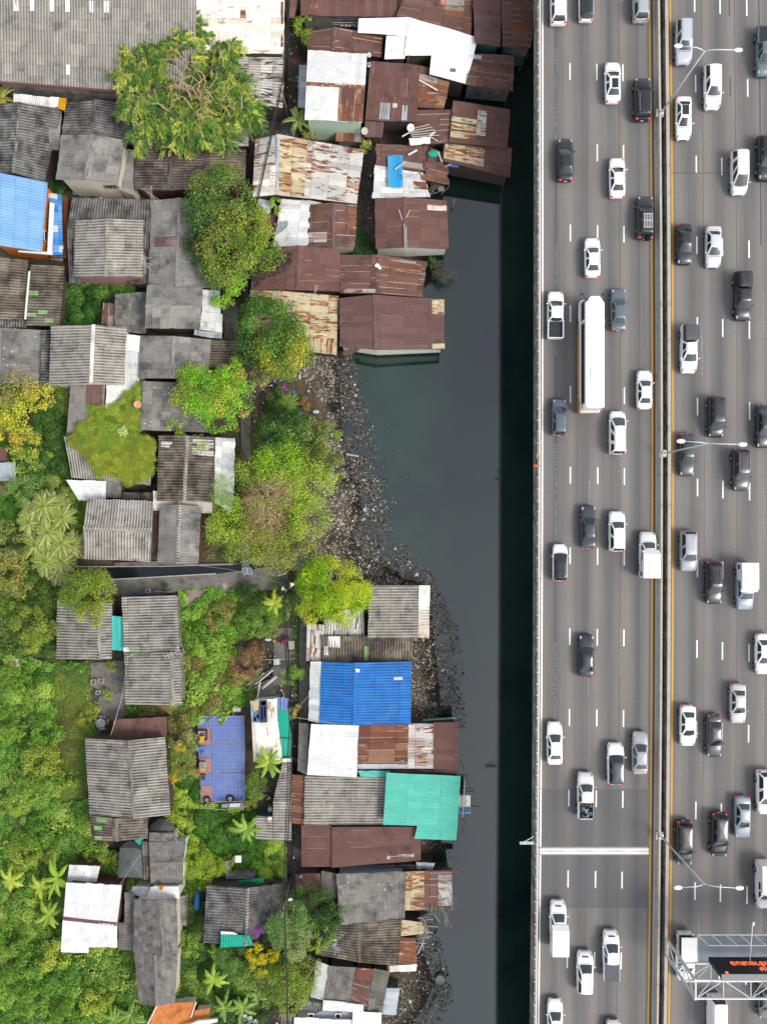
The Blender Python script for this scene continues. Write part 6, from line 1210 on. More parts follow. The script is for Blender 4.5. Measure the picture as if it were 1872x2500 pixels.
# the big feathery tree
def feathery():
    org = P(480, 235, ZG); org.z = ZG; lb = 'huge feathery tree with pale bare branches over the warehouse corner'; root = thing('tree', lb, 'tree', org)
    main = [(320,140),(345,345),(460,330),(590,215),(520,140),(400,80),(480,60),(620,280),(560,350),(310,270),(440,110),(500,280),(350,110),(300,180),(330,250),(360,320),(430,360),(500,345),(560,320),(600,260),(640,300),(560,170),(570,130),(500,90),(440,60),(400,140),(470,160),(520,230),(420,230),(450,290),(540,300),(380,190)]
    o0 = Vector((org.x, org.y, 4)); b = MB(); b.tube([org, o0+Vector((.2, 0, 0))], [.5, .4], 10); Q = []; T_ = []; bb = MB()
    for (u, v) in main:
        z = random.uniform(6.5, 8.5); e = P(u, v, z); md = o0.lerp(e, .55)+Vector((0, 0, 1.3)); b.tube([o0, md, e], [.22, .14, .04], 6)
        for k_ in range(30):
            f = random.uniform(.5, 1.0); s0 = (md.lerp(e, (f-.5)*2)); a = math.atan2(e.y-o0.y, e.x-o0.x)+random.uniform(-1.5, 1.5); L = random.uniform(.9, 2.3)
            s1 = s0+Vector((math.cos(a)*L*.6, math.sin(a)*L*.6, random.uniform(.0, .7))); s2 = s0+Vector((math.cos(a)*L, math.sin(a)*L, random.uniform(-.5, .3)))
            (bb if random.random() < .4 else b).tube([s0, s1, s2], [.04, .03, .012], 4, False); col_ = random.choice([['#c4c860','#b0b850'],['#8fa33c','#7d9636'],['#45682c','#52762f'],['#5c8434','#6b9038'],['#a3ab4e','#8b9c42'],['#6f9c34','#5f8c2e'],['#4c7430','#578038']])
            for j in range(7):
                t0 = random.uniform(.3, 1); p0 = s0.lerp(s1, t0) if random.random() < .5 else s1.lerp(s2, t0); a2 = a+random.uniform(-1.1, 1.1); L2 = random.uniform(.5, 1.15); m_ = 22; tt_ = np.linspace(.1, 1, m_)
                px_ = p0.x+math.cos(a2)*L2*tt_; py_ = p0.y+math.sin(a2)*L2*tt_; pz_ = p0.z+.15*tt_-.65*tt_**2*L2; cn = np.stack([px_, py_, pz_], -1)+RNG.normal(0, .07, (m_, 3))
                d_ = np.array([math.cos(a2), math.sin(a2), -.2]); nn = np.tile([0, 0, 1.], (m_, 1))+RNG.normal(0, .45, (m_, 3)); al = d_[None]+RNG.normal(0, .45, (m_, 3)); al /= np.linalg.norm(al, axis=1, keepdims=True); bb_ = np.cross(nn, al); bb_ /= np.linalg.norm(bb_, axis=1, keepdims=True)
                s_ = RNG.uniform(.26, .5, (m_, 1)); Q.append(np.stack([cn-al*s_*.5, cn-bb_*s_*.10, cn+al*s_*.5, cn+bb_*s_*.10], 1)); T_.append(pal(col_, m_, .15, .92))
    for i in range(60):
        u, v = random.choice(main); q = P(480+(u-480)*random.uniform(0, .7), 235+(v-235)*random.uniform(0, .7), random.uniform(8.2, 9.2)); a = random.uniform(0, 6.28); L = random.uniform(1, 3)
        bb.tube([q-Vector((0, 0, .8)), q+Vector((math.cos(a)*L*.5, math.sin(a)*L*.5, .3)), q+Vector((math.cos(a+.3)*L, math.sin(a+.3)*L, .5))], [.09, .06, .015], 5, False)
    b.obj('trunk', BARK, root, org, smooth=True); bb.obj('pale_branches', BARKL, root, org); Q = np.concatenate(Q); npmesh('crown', Q.reshape(-1, 3), len(Q), 4, np.concatenate(T_), LEAF, root, org)
feathery()
# palms and bananas
def banana(label, u, v, z, n_, L, a0=0, hexes=('#8fb832','#a6c43c'), name='banana_plant', cat='banana plant', wd=.31):
    e = P(u, v, z); org = Vector((e.x, e.y, ZG)); root = thing(name, label, cat, org, 'banana plants'); MB().tube([(0, 0, 0), (.05, 0, z-ZG)], [.14, .09], 8).obj('trunk', plain('#8a8a4e'), root)
    for i in range(n_):
        a = a0+6.283*i/n_+random.uniform(-.34, .34); Ln = L*random.uniform(.6, 1.12); V = []; N_ = 14; col_ = random.choice(hexes); up = random.uniform(.3, .9)
        for j in range(N_+1):
            f = j/N_; r_ = Ln*f; zz_ = (z-ZG)+up*math.sin(f*2.2)*Ln*.35-random.uniform(.14,.16)*Ln*f*f*(1+i%3); w = wd*min(1, f*5)*(1-f**3)**.6+.01 if f > .05 else .04; tw = .08*math.sin(f*9+i)
            x0, y0 = math.cos(a+tw*.3)*r_, math.sin(a+tw*.3)*r_; nx_, ny_ = -math.sin(a), math.cos(a)
            rg = 1+.14*(-1)**j-(.35 if random.random() < .12 else 0)
            V += [(x0-nx_*w*rg, y0-ny_*w*rg, zz_-w*.35), (x0-nx_*.025, y0-ny_*.025, zz_), (x0+nx_*.025, y0+ny_*.025, zz_), (x0+nx_*w*rg, y0+ny_*w*rg, zz_-w*.3)]
        Fc = []; mi = []
        for j in range(N_):
            for k_ in range(3): Fc.append((4*j+k_, 4*j+4+k_, 4*j+5+k_, 4*j+1+k_)[::-1]); mi.append(1 if k_ == 1 else 0)
        mk('leaf', V, Fc, None, root, midx=mi, mats=[LEAFM[col_], LEAFM['rib']])
def lm(hx):
    n = NT('banana_leaf_'+hx[1:]); n.fin(c(hx, 1.25), .4, 0, .4); tr = n.new('ShaderNodeBsdfTranslucent'); tr.inputs[0].default_value = c(hx, 1.25); ms = n.new('ShaderNodeMixShader'); ms.inputs[0].default_value = .3
    n.link(n.b.outputs[0], ms.inputs[1]); n.link(tr.outputs[0], ms.inputs[2]); n.link(ms.outputs[0], n.out.inputs[0]); return n.mat
LEAFM = {h: lm(h) for h in ('#8fb832','#a6c43c','#7aa43a','#6a9632','#b8c640','#5f8c34')}; LEAFM['rib'] = lm('#d4d858')
banana('banana plant with seven bright blades in the courtyard by the path', 669, 1475, 3.0, 7, 2.13, .5, ('#a6c43c','#b8c640'))
banana('banana plant with many blades over the poster shack corner', 657, 1862, 4.4, 11, 2.35, .2, ('#7aa43a','#a6c43c'))
banana('banana plant left of the narrow grey ribbed roof', 602, 2023, 3.6, 10, 2.35, .4, ('#8fb832','#7aa43a'))
banana('tallest banana plant left of the white tin house', 139, 2145, 3.6, 9, 2.80, .1, ('#8fb832','#a6c43c'))
banana('low banana plant beside the brown ridge of the white tin house', 121, 2232, 3.0, 9, 2.35, .7, ('#7aa43a','#a6c43c'))
banana('banana plant with brown tips at the left edge', 24, 2150, 3.0, 9, 2.13, .3, ('#8fb832','#b8c640'))
banana('slim yellow banana plant between two taller ones', 98, 2165, 2.8, 6, 1.90, .9, ('#b8c640','#a6c43c'))
banana('banana plant above the concrete path in the lower yard', 521, 2390, 3.2, 9, 2.13, .2, ('#8fb832','#a6c43c'))
banana('banana plant under the soft green tree in the lower yard', 528, 2325, 2.6, 8, 1.68, .8, ('#6a9632','#7aa43a'))
banana('dark banana plant at the bottom edge left of the orange roof', 320, 2478, 2.8, 8, 2.24, .2, ('#5f8c34','#6a9632'))
banana('banana plant cut by the bottom edge beside the orange roof', 278, 2490, 2.8, 8, 2.24, .6, ('#6a9632','#7aa43a'))
banana('dark banana plant at the bottom of the lower yard by the path', 548, 2460, 2.8, 9, 2.24, .1, ('#5f8c34','#6a9632'))
banana('broad banana clump beside the white chairs at the bottom', 592, 2460, 2.8, 9, 2.13, .5, ('#6a9632','#7aa43a'))
banana('small banana plant at the bottom beside the alley wires', 625, 2432, 2.4, 7, 1.57, .5, ('#5f8c34','#7aa43a'))
def palm(label, u, v, z, n_, L, hexes, name='palm', cat='palm', lw=.05, ll=.42, group=None, droop=.5, tip=None):
    e = P(u, v, z); org = Vector((e.x, e.y, ZG)); root = thing(name, label, cat, org, group); MB().tube([org, e], [.13, .09], 8).obj('trunk', BARK, root, org); Q = []; T_ = []; b = MB()
    for i in range(n_):
        a = 6.283*i/n_+random.uniform(-.25, .25); Ln = L*random.uniform(.75, 1.1); up = random.uniform(.1, .8); m_ = int(Ln/.085); f = np.linspace(.12, 1, m_); x = e.x+np.cos(a)*Ln*f; y = e.y+np.sin(a)*Ln*f; zz_ = e.z+up*f*Ln*.6-droop*f**2*Ln
        b.tube([(e.x, e.y, e.z), (x[m_//2], y[m_//2], zz_[m_//2]), (x[-1], y[-1], zz_[-1])], [.03, .02, .008], 4, False)
        for sd in (-1, 1):
            an = a+sd*(1.15-.5*f); le = ll*(1-.6*np.abs(f-.45)); d_ = np.stack([np.cos(an), np.sin(an), np.full(m_, -.3)], -1); p0 = np.stack([x, y, zz_], -1); p1 = p0+d_*le[:, None]; md = (p0+p1)/2; w = np.stack([np.cos(a)*np.ones(m_), np.sin(a)*np.ones(m_), np.zeros(m_)], -1)*lw
            Q.append(np.stack([p0, md-w, p1, md+w], 1)); tc_ = pal(hexes, m_, .12, 1.0)
            if tip: tc_ = np.where((RNG.uniform(size=(m_, 1)) < .16) & (f[:, None] > .6), np.array(c(tip, 1.3)[:3]), tc_)
            T_.append(tc_)
    b.obj('frond_stalks', plain('#8a9450'), root, org); Q = np.concatenate(Q); npmesh('fronds', Q.reshape(-1, 3), len(Q), 4, np.clip(np.concatenate(T_), .01, .8), LEAF, root, org)
for lb, u, v, z in (('topmost palm head of the silvery clump', 105,1235,5),('palm head of the silvery clump nearest the beige roof', 150,1262,4.6),('leftmost palm head of the silvery clump', 70,1275,4.4),('centre palm head of the silvery clump', 115,1300,5),('bright green palm head of the silvery clump', 148,1325,4.6),
                 ('lower left palm head of the silvery clump', 85,1330,4.2),('drooping palm head of the silvery clump over the small canal', 110,1370,4.2),('palm head beside the canal wall', 150,1370,4),('rightmost palm head of the silvery clump', 178,1330,3.8),('lowest palm head of the silvery clump', 140,1395,3.6),('low palm head tucked in the middle of the silvery clump', 118,1335,4.0),('second highest palm head of the silvery clump', 130,1230,4.4),('small palm head at the upper left of the silvery clump', 82,1250,4.2)):
    palm(lb, u, v, z, 19, 1.95, ['#9aa852','#8c9c48','#aab45e'], group='palm clump by the small canal', tip='#d8ccc4', lw=.06, ll=.55)
palm('small fan of palm fronds beside the white ribbed house', 727, 290, 5, 11, 1.8, ['#8ea85a','#7c9a4c','#a8b860'], lw=.04)
palm('spiky yellow-tipped plant beside the mint wall', 765, 312, 2.8, 14, 1.0, ['#c8b85e','#a8a850','#8a9a48'], 'dracaena', 'plant', lw=.05, ll=.3); palm('second spiky plant left of the mint wall', 750, 325, 2.4, 12, .8, ['#b8b45a','#8a9a48'], 'dracaena', 'plant', lw=.05, ll=.3)
palm('yellowing palm fronds at the left edge under the warehouse', 0, 240, 4.5, 11, 2.0, ['#a8a03a','#c0b048','#8a9438'])
palm('fan palm in the planting beside the rubbish bank', 703, 982, 2.6, 18, 1.5, ['#5f8c34','#729c3c','#8a9a40'], lw=.05); palm('dark fern-like palm left of the fan palm', 675, 990, 2.2, 12, 1.3, ['#3f6a2c','#4c7a34'])
palm('star-leaved papaya plant among the creepers', 300, 1053, 4.9, 9, .65, ['#9fc070','#b4cf86'], 'papaya_plant', 'plant', lw=.08, ll=.35)
# undergrowth
def ground_leaves(name, label, poly, n_, bumps, hexsets, s=(.14, .34), hmax=1.0, zbase=None, cat='undergrowth', k=.95, excl=()):
    zb = ZG if zbase is None else zbase; pl = [tuple(P(u, v, zb+.3)[:2]) for u, v in poly]; xs_ = [p[0] for p in pl]; ys_ = [p[1] for p in pl]
    bx_ = RNG.uniform(min(xs_), max(xs_), bumps); by_ = RNG.uniform(min(ys_), max(ys_), bumps); br_ = RNG.uniform(.35, 1.5, bumps)*(.5 if cat == 'creeper' else 1); bh = br_*RNG.uniform(.35, .8, bumps)*hmax; sets = [np.array([c(h, k)[:3] for h in hs_]) for hs_ in hexsets]; bs = RNG.integers(0, len(sets), bumps)
    bs = ((np.sin(bx_*.28+by_*.13)+np.sin(by_*.31-bx_*.1)+RNG.normal(0, .6, bumps)+2)/4*len(sets)).astype(int).clip(0, len(sets)-1); bt = RNG.uniform(.75, 1.2, bumps)
    x = RNG.uniform(min(xs_), max(xs_), n_*2); y = RNG.uniform(min(ys_), max(ys_), n_*2); kk = inpoly(x, y, pl)
    for e in excl: kk &= ~inpoly(x, y, [tuple(P(u, v, zb+.3)[:2]) for u, v in e])
    x, y = x[kk][:n_], y[kk][:n_]; m_ = len(x); jt = .16 if cat == 'creeper' else .05; x = x+RNG.normal(0, jt, m_)+.12*np.sin(y*4); y = y+RNG.normal(0, jt, m_)+.12*np.sin(x*3.3); h = np.zeros(m_); ti = np.zeros((m_, 3)); own = np.full(m_, -1); nr = np.tile([0, 0, 1.], (m_, 1))
    for i in range(bumps):
        ddx, ddy = x-bx_[i], y-by_[i]; q = (ddx**2+ddy**2)/br_[i]**2; in_ = q < 1; hh = np.where(in_, bh[i]*np.sqrt(np.maximum(0, 1-q)), 0); up_ = in_ & (hh > h); h[up_] = hh[up_]; own[up_] = i
        nr[up_] = np.stack([ddx[up_]/br_[i], ddy[up_]/br_[i], np.sqrt(1-q[up_])+.3], -1)
    for i in range(-1, bumps):
        sel = own == i
        if not sel.any(): continue
        st_ = sets[bs[i]] if i >= 0 else sets[0]; ti[sel] = st_[RNG.integers(0, len(st_), sel.sum())]*(bt[i] if i >= 0 else .8)
    zz_ = zb+.05+h-RNG.exponential(.10, m_); nr[:, :2] *= min(1, hmax*1.3); nr = nr+RNG.normal(0, .45, (m_, 3)); nr[:, 2] = np.abs(nr[:, 2])+.15; Q = leafquads(np.stack([x, y, np.maximum(zz_, zb+.02)], -1), nr, RNG.uniform(s[0], s[1], m_), .7)
    ti = np.clip(ti*(1+RNG.normal(0, .12, (m_, 1))), .004, .8); return tag(npmesh(name, Q.reshape(-1, 3), m_, 4, ti, LEAF), label, cat, kind='stuff')
UG = [['#538228','#62922e','#426c20'],['#74983a','#82a640','#5f8a2c'],['#98b044','#a8bc52','#7f9c38'],['#6c9834','#4f7c28','#86a640'],['#5a8a2c','#4a7626','#78a03a']]
ground_leaves('undergrowth', 'thick green undergrowth filling the field on the left', [(-60,1585),(60,1600),(140,1620),(215,1615),(215,1690),(240,1800),(220,1840),(230,2060),(300,2080),(310,2130),(440,2130),(440,2550),(-60,2550)], 130000, 1500, UG, excl=[t('L', 268,487, 655,485, 660,1185, 298,1195), [(135,1620),(215,1640),(222,1950),(150,1960),(138,1800)]], hmax=.9)
for lb_, pg_ in (('big heart-shaped leaves of creeping plants at the lower left', [(-40,1940),(130,1960),(215,2040),(160,2120),(-40,2110)]), ('large pale leaves below the white tin house', [(180,2330),(345,2330),(345,2470),(200,2450)]), ('big-leaved creepers left of the blue tiled floor', [(440,1600),(620,1690),(540,1770),(440,1720)])):
    ground_leaves('creeping_plants', lb_, pg_, 1500, 40, [['#8fae48','#6f9438','#a8b858'],['#7f9c3c','#98ac48']], (.28, .52), .9)
ground_leaves('grass', 'fine bright grass in the left field', [(20,1600),(220,1620),(225,1840),(210,1960),(120,1960),(110,1800),(30,1700)], 52000, 120, [['#6f9634','#7ca038','#5f8630'],['#8a9c40','#7a9038'],['#8a7c50','#7a8a3c']], (.07, .16), .25, cat='grass')
ground_leaves('undergrowth', 'big-leaved creeping plants in the courtyard and around the blue floor', [(435,1440),(600,1430),(700,1440),(710,1500),(660,1550),(560,1570),(610,1600),(640,1640),(620,1720),(530,1750),(400,1800),(310,1760),(300,1720),(455,1720),(445,1600)], 30000, 420, [['#4a7a20','#5f9026','#7aa432'],['#86ac38','#9cba48','#6a9030'],['#8a8a4a','#7c9038','#9a7c50']], hmax=.8, excl=[t('J', 190,795,380,795,300,850,240,870,200,920), t('J', 600,1270,660,1240,740,1220,770,1290,810,1330,760,1400,770,1450,700,1510,650,1480,600,1490,570,1400,590,1340)])
ground_leaves('undergrowth', 'tangle of green plants between the hedge and the parasol yard', [(400,1780),(490,1900),(490,1960),(600,1960),(700,2060),(700,2150),(640,2160),(560,2140),(540,2200),(500,2170),(440,2200),(430,2130),(420,2000),(400,1900)], 34000, 420, [['#5c8a26','#6f9a2e'],['#8fac38','#a4ba48'],['#4a7a22','#3f6c1e']], hmax=.9, excl=[t('L', 268,487, 655,485, 660,1185, 298,1195)])
ground_leaves('undergrowth', 'weeds around the lower yard and the bending path', [(435,2200),(500,2200),(490,2300),(560,2310),(700,2330),(690,2440),(640,2500),(520,2540),(430,2420)], 20000, 260, [['#4a7022','#3a5e1e'],['#6a8a34','#7c9a40']], hmax=.7)
ground_leaves('undergrowth', 'dark creeping plants in the yard between grey roofs', [(150,690),(330,680),(330,720),(250,730),(255,795),(140,800)], 9000, 110, [['#35601e','#2a501a','#447426'],['#3f6c22','#5a8430']], hmax=.9)
ground_leaves('undergrowth', 'dark shrubs in the gap under the cream house', [(108,370),(160,440),(170,520),(120,560),(105,480)], 4000, 60, [['#335a22','#28481c']], hmax=.8)
ground_leaves('undergrowth', 'green plants of the overgrown yard left of the creeper-covered house', [(-60,900),(170,915),(175,1100),(180,1220),(120,1290),(40,1300),(-60,1300)], 42000, 520, [['#4a7828','#5a862e'],['#6f8f38','#7f9c40','#959c48'],['#3a5e22','#4a6e28']], hmax=1.1)
ground_leaves('undergrowth', 'dark foliage under the trees along the left edge by the small canal', [(-60,1300),(60,1300),(170,1410),(170,1420),(150,1480),(150,1600),(-60,1600)], 26000, 300, [['#4a6c28','#5a7a2c'],['#6f8434','#3a5a22']], hmax=1.1)
ground_leaves('undergrowth', 'weeds in the black gap beside the brown gable', [(868,555),(900,560),(918,620),(855,625),(858,590)], 3500, 40, [['#2f4e22','#3a5a28']], hmax=.4); ground_leaves('undergrowth', 'weeds beneath the thin-leaved tree and beside the alley', [(500,1180),(540,1120),(640,1010),(700,1000),(760,1180),(740,1340),(600,1370),(490,1370)], 20000, 260, [['#5a7a2c','#6f8a34'],['#8a7a4c','#6a6a38'],['#4a6a26','#86962f']], (.1, .24), .7)
ground_leaves('undergrowth', 'strip of weeds along the alley right of the courtyard', [(715,1440),(735,1440),(730,1620),(722,1700),(712,1700)], 2500, 30, [['#4a7a28','#5c8a30']], (.1, .2), .5)
# creepers on roofs
def vine(label, poly, z, n_, hs_=(['#8f9a28','#84962a','#9ea832'],['#769228','#86a030'],['#8a8030','#8f9a2c','#7f8c28'])): return ground_leaves('creeper', label, poly, n_, 500, list(hs_), (.07, .16), .1, z, 'creeper', 1.0)
vine('olive creeper blanketing the grey house in the overgrown yard', t('G', 545,862, 640,850, 760,845, 850,760, 960,780, 1020,830, 1250,900, 1245,1050, 1232,1190, 1130,1245, 1050,1278, 1000,1265, 940,1205, 880,1185, 800,1215, 730,1110, 650,1000, 560,950), 4.4, 46000)
vine('creeper running up the grey roof under the brown tin panel', t('G', 690,630, 780,640, 835,610, 845,760, 860,860, 760,860, 600,840, 640,770, 740,720), 4.4, 9000)
vine('green creeper over the white roof beside the pink dish', t('G', 870,640, 960,580, 1010,520, 1080,480, 1100,440, 1150,440, 1145,700, 1135,830, 1020,840, 850,860, 850,730), 4.2, 22000, (['#7c9a2c','#6f8f2a'],['#8a9c30','#9aa43a'],['#5f8a2a','#74982e']))
vine('bright hedge of creepers left of the beige ribbed house', t('G', 500,1290, 620,1310, 680,1340, 700,1420, 675,1690, 620,1740, 570,1640, 530,1480), 1.8, 16000, (['#6f9c2c','#5f8f28'],['#8aa43a','#a4b04a'],['#6a9a26','#4f8422']))
ground_leaves('dry_vine', 'dry brown vine tangle on the dark gabled roof', t('N', 480,700, 600,650, 660,760, 660,870, 480,900), 900, 20, [['#9a9288','#857c72']], (.04, .14), .05, 5.0, 'vine')
# ---------------------------------------------------------------- paths, small canal, yards (setting)
PATH = wallm('path_concrete', '#8b867f', '#4b4844', .5); PATHD = wallm('dark_path', '#5d5a57', '#37352f', .5)
def path(px, z, m=PATH, nm='path', th=.35): return tag(flat(nm, px, z, m, th), kind='structure')
CWAT = plain('#1c2428', .08, 0, .5, 0, name='small_canal_surface')
path([(588,1002),(612,1002),(612,1165),(608,1400),(590,1400)], 1.30); path([(600,520),(614,520),(606,760),(600,790),(590,790),(596,700)], 1.2, PATHD)
path([(600,790),(606,760),(612,900),(640,915),(700,915),(702,940),(640,950),(600,1000),(590,1000)], 1.22, PATHD)
path(t('J', -400,575, 0,560, 280,585, 640,575, 760,520, 1150,400, 1165,640, 1050,640, 990,600, 905,575, 560,592, 0,608, -400,600), 1.36)
path(t('J', -950,705, -400,705, 0,690, 420,665, 700,630, 960,600, 1040,790, 700,800, 620,812, 180,792, 0,830, -600,850, -800,800), 1.36)
tag(flat('canal_water', t('J', -1300,612, -400,610, 0,610, 560,592, 905,577, 930,602, 700,632, 420,664, 0,690, -400,712, -1300,712), 1.08, CWAT, .06), kind='structure')
for q_ in ((-750,604, 0,602, 560,586, 560,592, 0,608, -750,612), (-950,704, -400,706, 0,684, 420,660, 420,668, 0,692, -400,714, -950,712)): tag(flat('canal_kerb', t('J', *q_), 1.46, plain('#c9c6c0'), .2), kind='structure')
path(t('J', 1105,790, 1165,640, 1185,640, 1160,1000, 1150,1380, 1180,1400, 1170,1660, 1150,2000, 1090,2000, 1095,1300), 1.3)
path(t('N', 1060,-30, 1110,-30, 1112,380, 1066,450, 1060,640, 1030,640, 1040,300), 1.25, PATHD); path(t('L', 1035,0, 1075,0, 1060,640, 1045,860, 1040,1500, 1060,1600, 1040,1600, 1020,860), 1.2, PATHD)
path(t('B', 1000,150, 1090,150, 1085,700, 1090,1100, 1040,1130, 900,1100, 800,1120, 690,1500, 680,1500, 700,1180, 790,900, 1000,860), 1.15, PATHD)
path(t('C', 300,1240, 385,1220, 370,1500, 375,2080, 290,2060), 1.2, PATHD); path(t('J', 890,1105, 1060,1100, 1075,1380, 1000,1420, 960,1560, 940,1680, 760,1700, 760,1620, 880,1490, 890,1350), 1.15)
path(t('K', 735,60, 1000,40, 1010,300, 1030,520, 905,520, 790,640, 780,420, 820,300, 740,240), 1.15); path(t('M', 1470,1340, 1560,1390, 1720,1440, 1850,1540, 1860,1700, 1780,1700, 1770,1560, 1700,1490, 1470,1430), 1.2)
path(t('M', 1500,500, 1560,560, 1600,650, 1640,560, 1640,1040, 1500,1000), 1.12, PATHD, 'dirt'); path(t('I', 1505,795, 1650,790, 1700,900, 1520,975), 1.1, plain('#a8928e', .8, var=.3), 'pink_floor')
path(t('E', 440,1130, 600,1130, 600,1420, 440,1420), 1.2); path(t('I', 60,1290, 360,1290, 362,1420, 60,1420), 1.12, PATHD, 'dirt')
# ---------------------------------------------------------------- poles and wires
WIR = plain('#2a2a2c', .6, var=0, name='cable_black'); WIL = plain('#b9b8b2', .6, var=0, name='cable_pale')
def pole(label, bu, bv, tz, arms=(), hx='#8c8880', r=.14):
    a = P(bu, bv, ZG); root = thing('power_pole', label, 'utility pole', a); MB().tube([(0, 0, 0), (0, 0, tz-ZG)], [r, r*.7], 8).obj('pole', plain(hx), root)
    for z, L, an in arms: MB().box(0, 0, z-ZG, L, .12, .12, an).obj('crossarm', plain('#b0aca4'), root)
    return Vector((a.x, a.y, tz))
T1_ = pole('tall concrete power pole where the lane meets the small canal', 706, 1392, 9, ((8.6, 1.2, .3),)); T2_ = pole('concrete power pole leaning into view beside the round green tree', 711, 2142, 9.6, ((9.2, 1.4, 1.4), (8.4, 1.0, 1.4)))
T0_ = pole('wooden pole at the black alley corner by the palm', 703, 288, 8, ((7.6, .9, .8),), '#a08c74'); T3_ = pole('thin pole beside the yellow flowering bush', 722, 1720, 7); 
def wires(label, pts, n_=3, r=.028, sag=.5, m=WIR, spread=.25, grp=None):
    b = MB()
    for i in range(n_):
        o = Vector((random.uniform(-spread, spread), random.uniform(-spread, spread), -i*.12))
        for a, e in zip(pts[:-1], pts[1:]):
            a, e = Vector(a)+o, Vector(e)+o; b.tube([a.lerp(e, f/8)-Vector((0, 0, sag*4*(f/8)*(1-f/8))) for f in range(9)], r, 4, False)
    c0 = Vector(pts[0]); V = [tuple(Vector(q)-c0) for q in b.V]; o = mk('power_cable', V, b.F, m); o.location = c0; return tag(o, label, 'cable', grp)
SP = P(700, 2560, 8); NP = P(690, 380, 7)
wires('bundle of black cables above the alley from the canal pole to the south pole', [T1_, T3_+Vector((.2, 0, 1.5)), T2_], 5, .035); wires('black cables running from the south pole towards the bottom edge', [T2_, SP], 4, .03)
wires('black cables crossing from the alley corner pole over the cream roof edge', [T0_, P(610,565,5.5), P(596,760,5)], 5, .035, .3); wires('black cables along the dark alley beside the warehouse', [T0_, P(708,-60,7)], 4, .03)
wires('pale service cable from the canal pole to the upper left bank', [T1_, P(620,1335,5)], 1, .035, .2, WIL, 0); wires('thin pale cable sweeping over the small canal to the grey houses', [T1_+Vector((0, -1.2, -1)), P(560,1390,6), P(430,1375,5)], 1, .02, .4, WIL, 0)
wires('pale cable from the thin pole to the blue roof corner', [T3_, P(830,1768,4.9)], 1, .03, .1, WIL, 0); wires('short pale cable from the thin pole across the alley upwards', [T3_, P(752,1700,5)], 1, .03, .1, WIL, 0)
wires('two long white cables from the ribbed roof to the stone table yard', [P(310,1598,5), P(296,1700,5), P(268,1795,4.8)], 2, .025, .1, WIL, .2); wires('pale cable from the white awning house to the black parasol', [P(344,2085,5), P(293,2160,4.8)], 1, .025, .1, WIL, 0)
wires('pale cable from the south pole to the vine-streaked roof', [T2_+Vector((0, 0, -1)), P(632,2165,5.4)], 1, .03, .3, WIL, 0); wires('thin white cable from the fine ribbed house over the canal', [P(435,1375,5.3), P(520,1385,5)], 1, .02, .1, WIL, 0)
for i, (u, v) in enumerate(((697,1441),(710,1433))):
    a = P(u, v, 7); root = thing('loudspeaker', ('left' if i == 0 else 'right')+' white horn loudspeaker on the canal power pole', 'loudspeaker', a); an = (2.6, 1.2)[i]
    MB().tube([(0, 0, 0), (.5*math.cos(an), .5*math.sin(an), -.1)], [.07, .33], 14).obj('horn', plain('#e8e6de', .5), root); MB().box(0, 0, 0, .2, .2, .2).obj('driver', plain('#9a9890'), root)
# ---------------------------------------------------------------- antennas and dishes
def dish(label, u, v, z, r, hx, tilt=.5):
    a = P(u, v, z); root = thing('satellite_dish', label, 'satellite dish', a); V = []
    n_ = 22
    for k_, (f, h) in enumerate(((.0, 0), (.35, .03), (.7, .11), (1, .22))):
        for i in range(n_): w = 6.283*i/n_; V.append((r*f*math.cos(w), r*f*math.sin(w), h*r*1.1))
    Fc = [(k_*n_+i, k_*n_+(i+1) % n_, (k_+1)*n_+(i+1) % n_, (k_+1)*n_+i) for k_ in range(3) for i in range(n_)]
    d = mk('reflector', V, Fc, plain(hx, .4), root, smooth=True); d.rotation_euler = (tilt, .1, .2); MB().tube([(0, 0, -.5), (0, 0, 0)], .04).obj('mast', plain('#8f8f8a'), root)
    f_ = MB().tube([(0, -r*.9, .15), (0, 0, r*.8)], .02).box(0, 0, r*.8, .08, .08, .12).obj('feed_arm', plain('#c8c8c4'), root); f_.rotation_euler = (tilt, .1, .2); return root
dish('pink satellite dish at the edge of the grey roof by the creepers', 337, 987, 5, .5, '#eda28c', .35); dish('small salmon dish at the top edge among brown roofs', 1082, 4, 6, .38, '#d98672')
dish('white satellite dish on the broken brown roof', 1002, 312, 5.3, .5, '#e6e4de'); dish('cream dish beside the rusty canopy', 890, 320, 4.6, .45, '#ddd5c2'); dish('white dish on the south power pole', 709, 2195, 7.5, .3, '#d9dcd8')
dish('small white dish on the narrow grey ribbed roof', 659, 1998, 4.2, .28, '#e8e8e4', .2); dish('round white dish at the corner of the brown tin roof by the alley', 901, 134, 5.6, .28, '#e0dfd8')
a = P(626, 722, 5.4); root = thing('mesh_dish', 'large dark mesh satellite dish above the cream-rust roof', 'satellite dish', a); b = MB(); R_ = .82
for k_ in range(12): w = 6.283*k_/12; b.tube([(0, 0, 0), (R_*math.cos(w), R_*math.sin(w), .25)], .018, 4)
for f in (.5, 1): b.tube([(R_*f*math.cos(6.283*i/24), R_*f*math.sin(6.283*i/24), .25*f*f) for i in range(25)], .022, 4)
b.obj('ribs', plain('#4d5a50'), root); n = NT('wire_mesh'); n.fin(c('#5a6a5c'), .6); tr = n.new('ShaderNodeBsdfTransparent'); ms = n.new('ShaderNodeMixShader'); ms.inputs[0].default_value = .68; n.link(n.b.outputs[0], ms.inputs[1]); n.link(tr.outputs[0], ms.inputs[2]); n.link(ms.outputs[0], n.out.inputs[0])
V = [(0, 0, 0)]+[(R_*math.cos(6.283*i/24), R_*math.sin(6.283*i/24), .24) for i in range(24)]; mk('mesh', V, [(0, 1+i, 1+(i+1) % 24) for i in range(24)], n.mat, root)
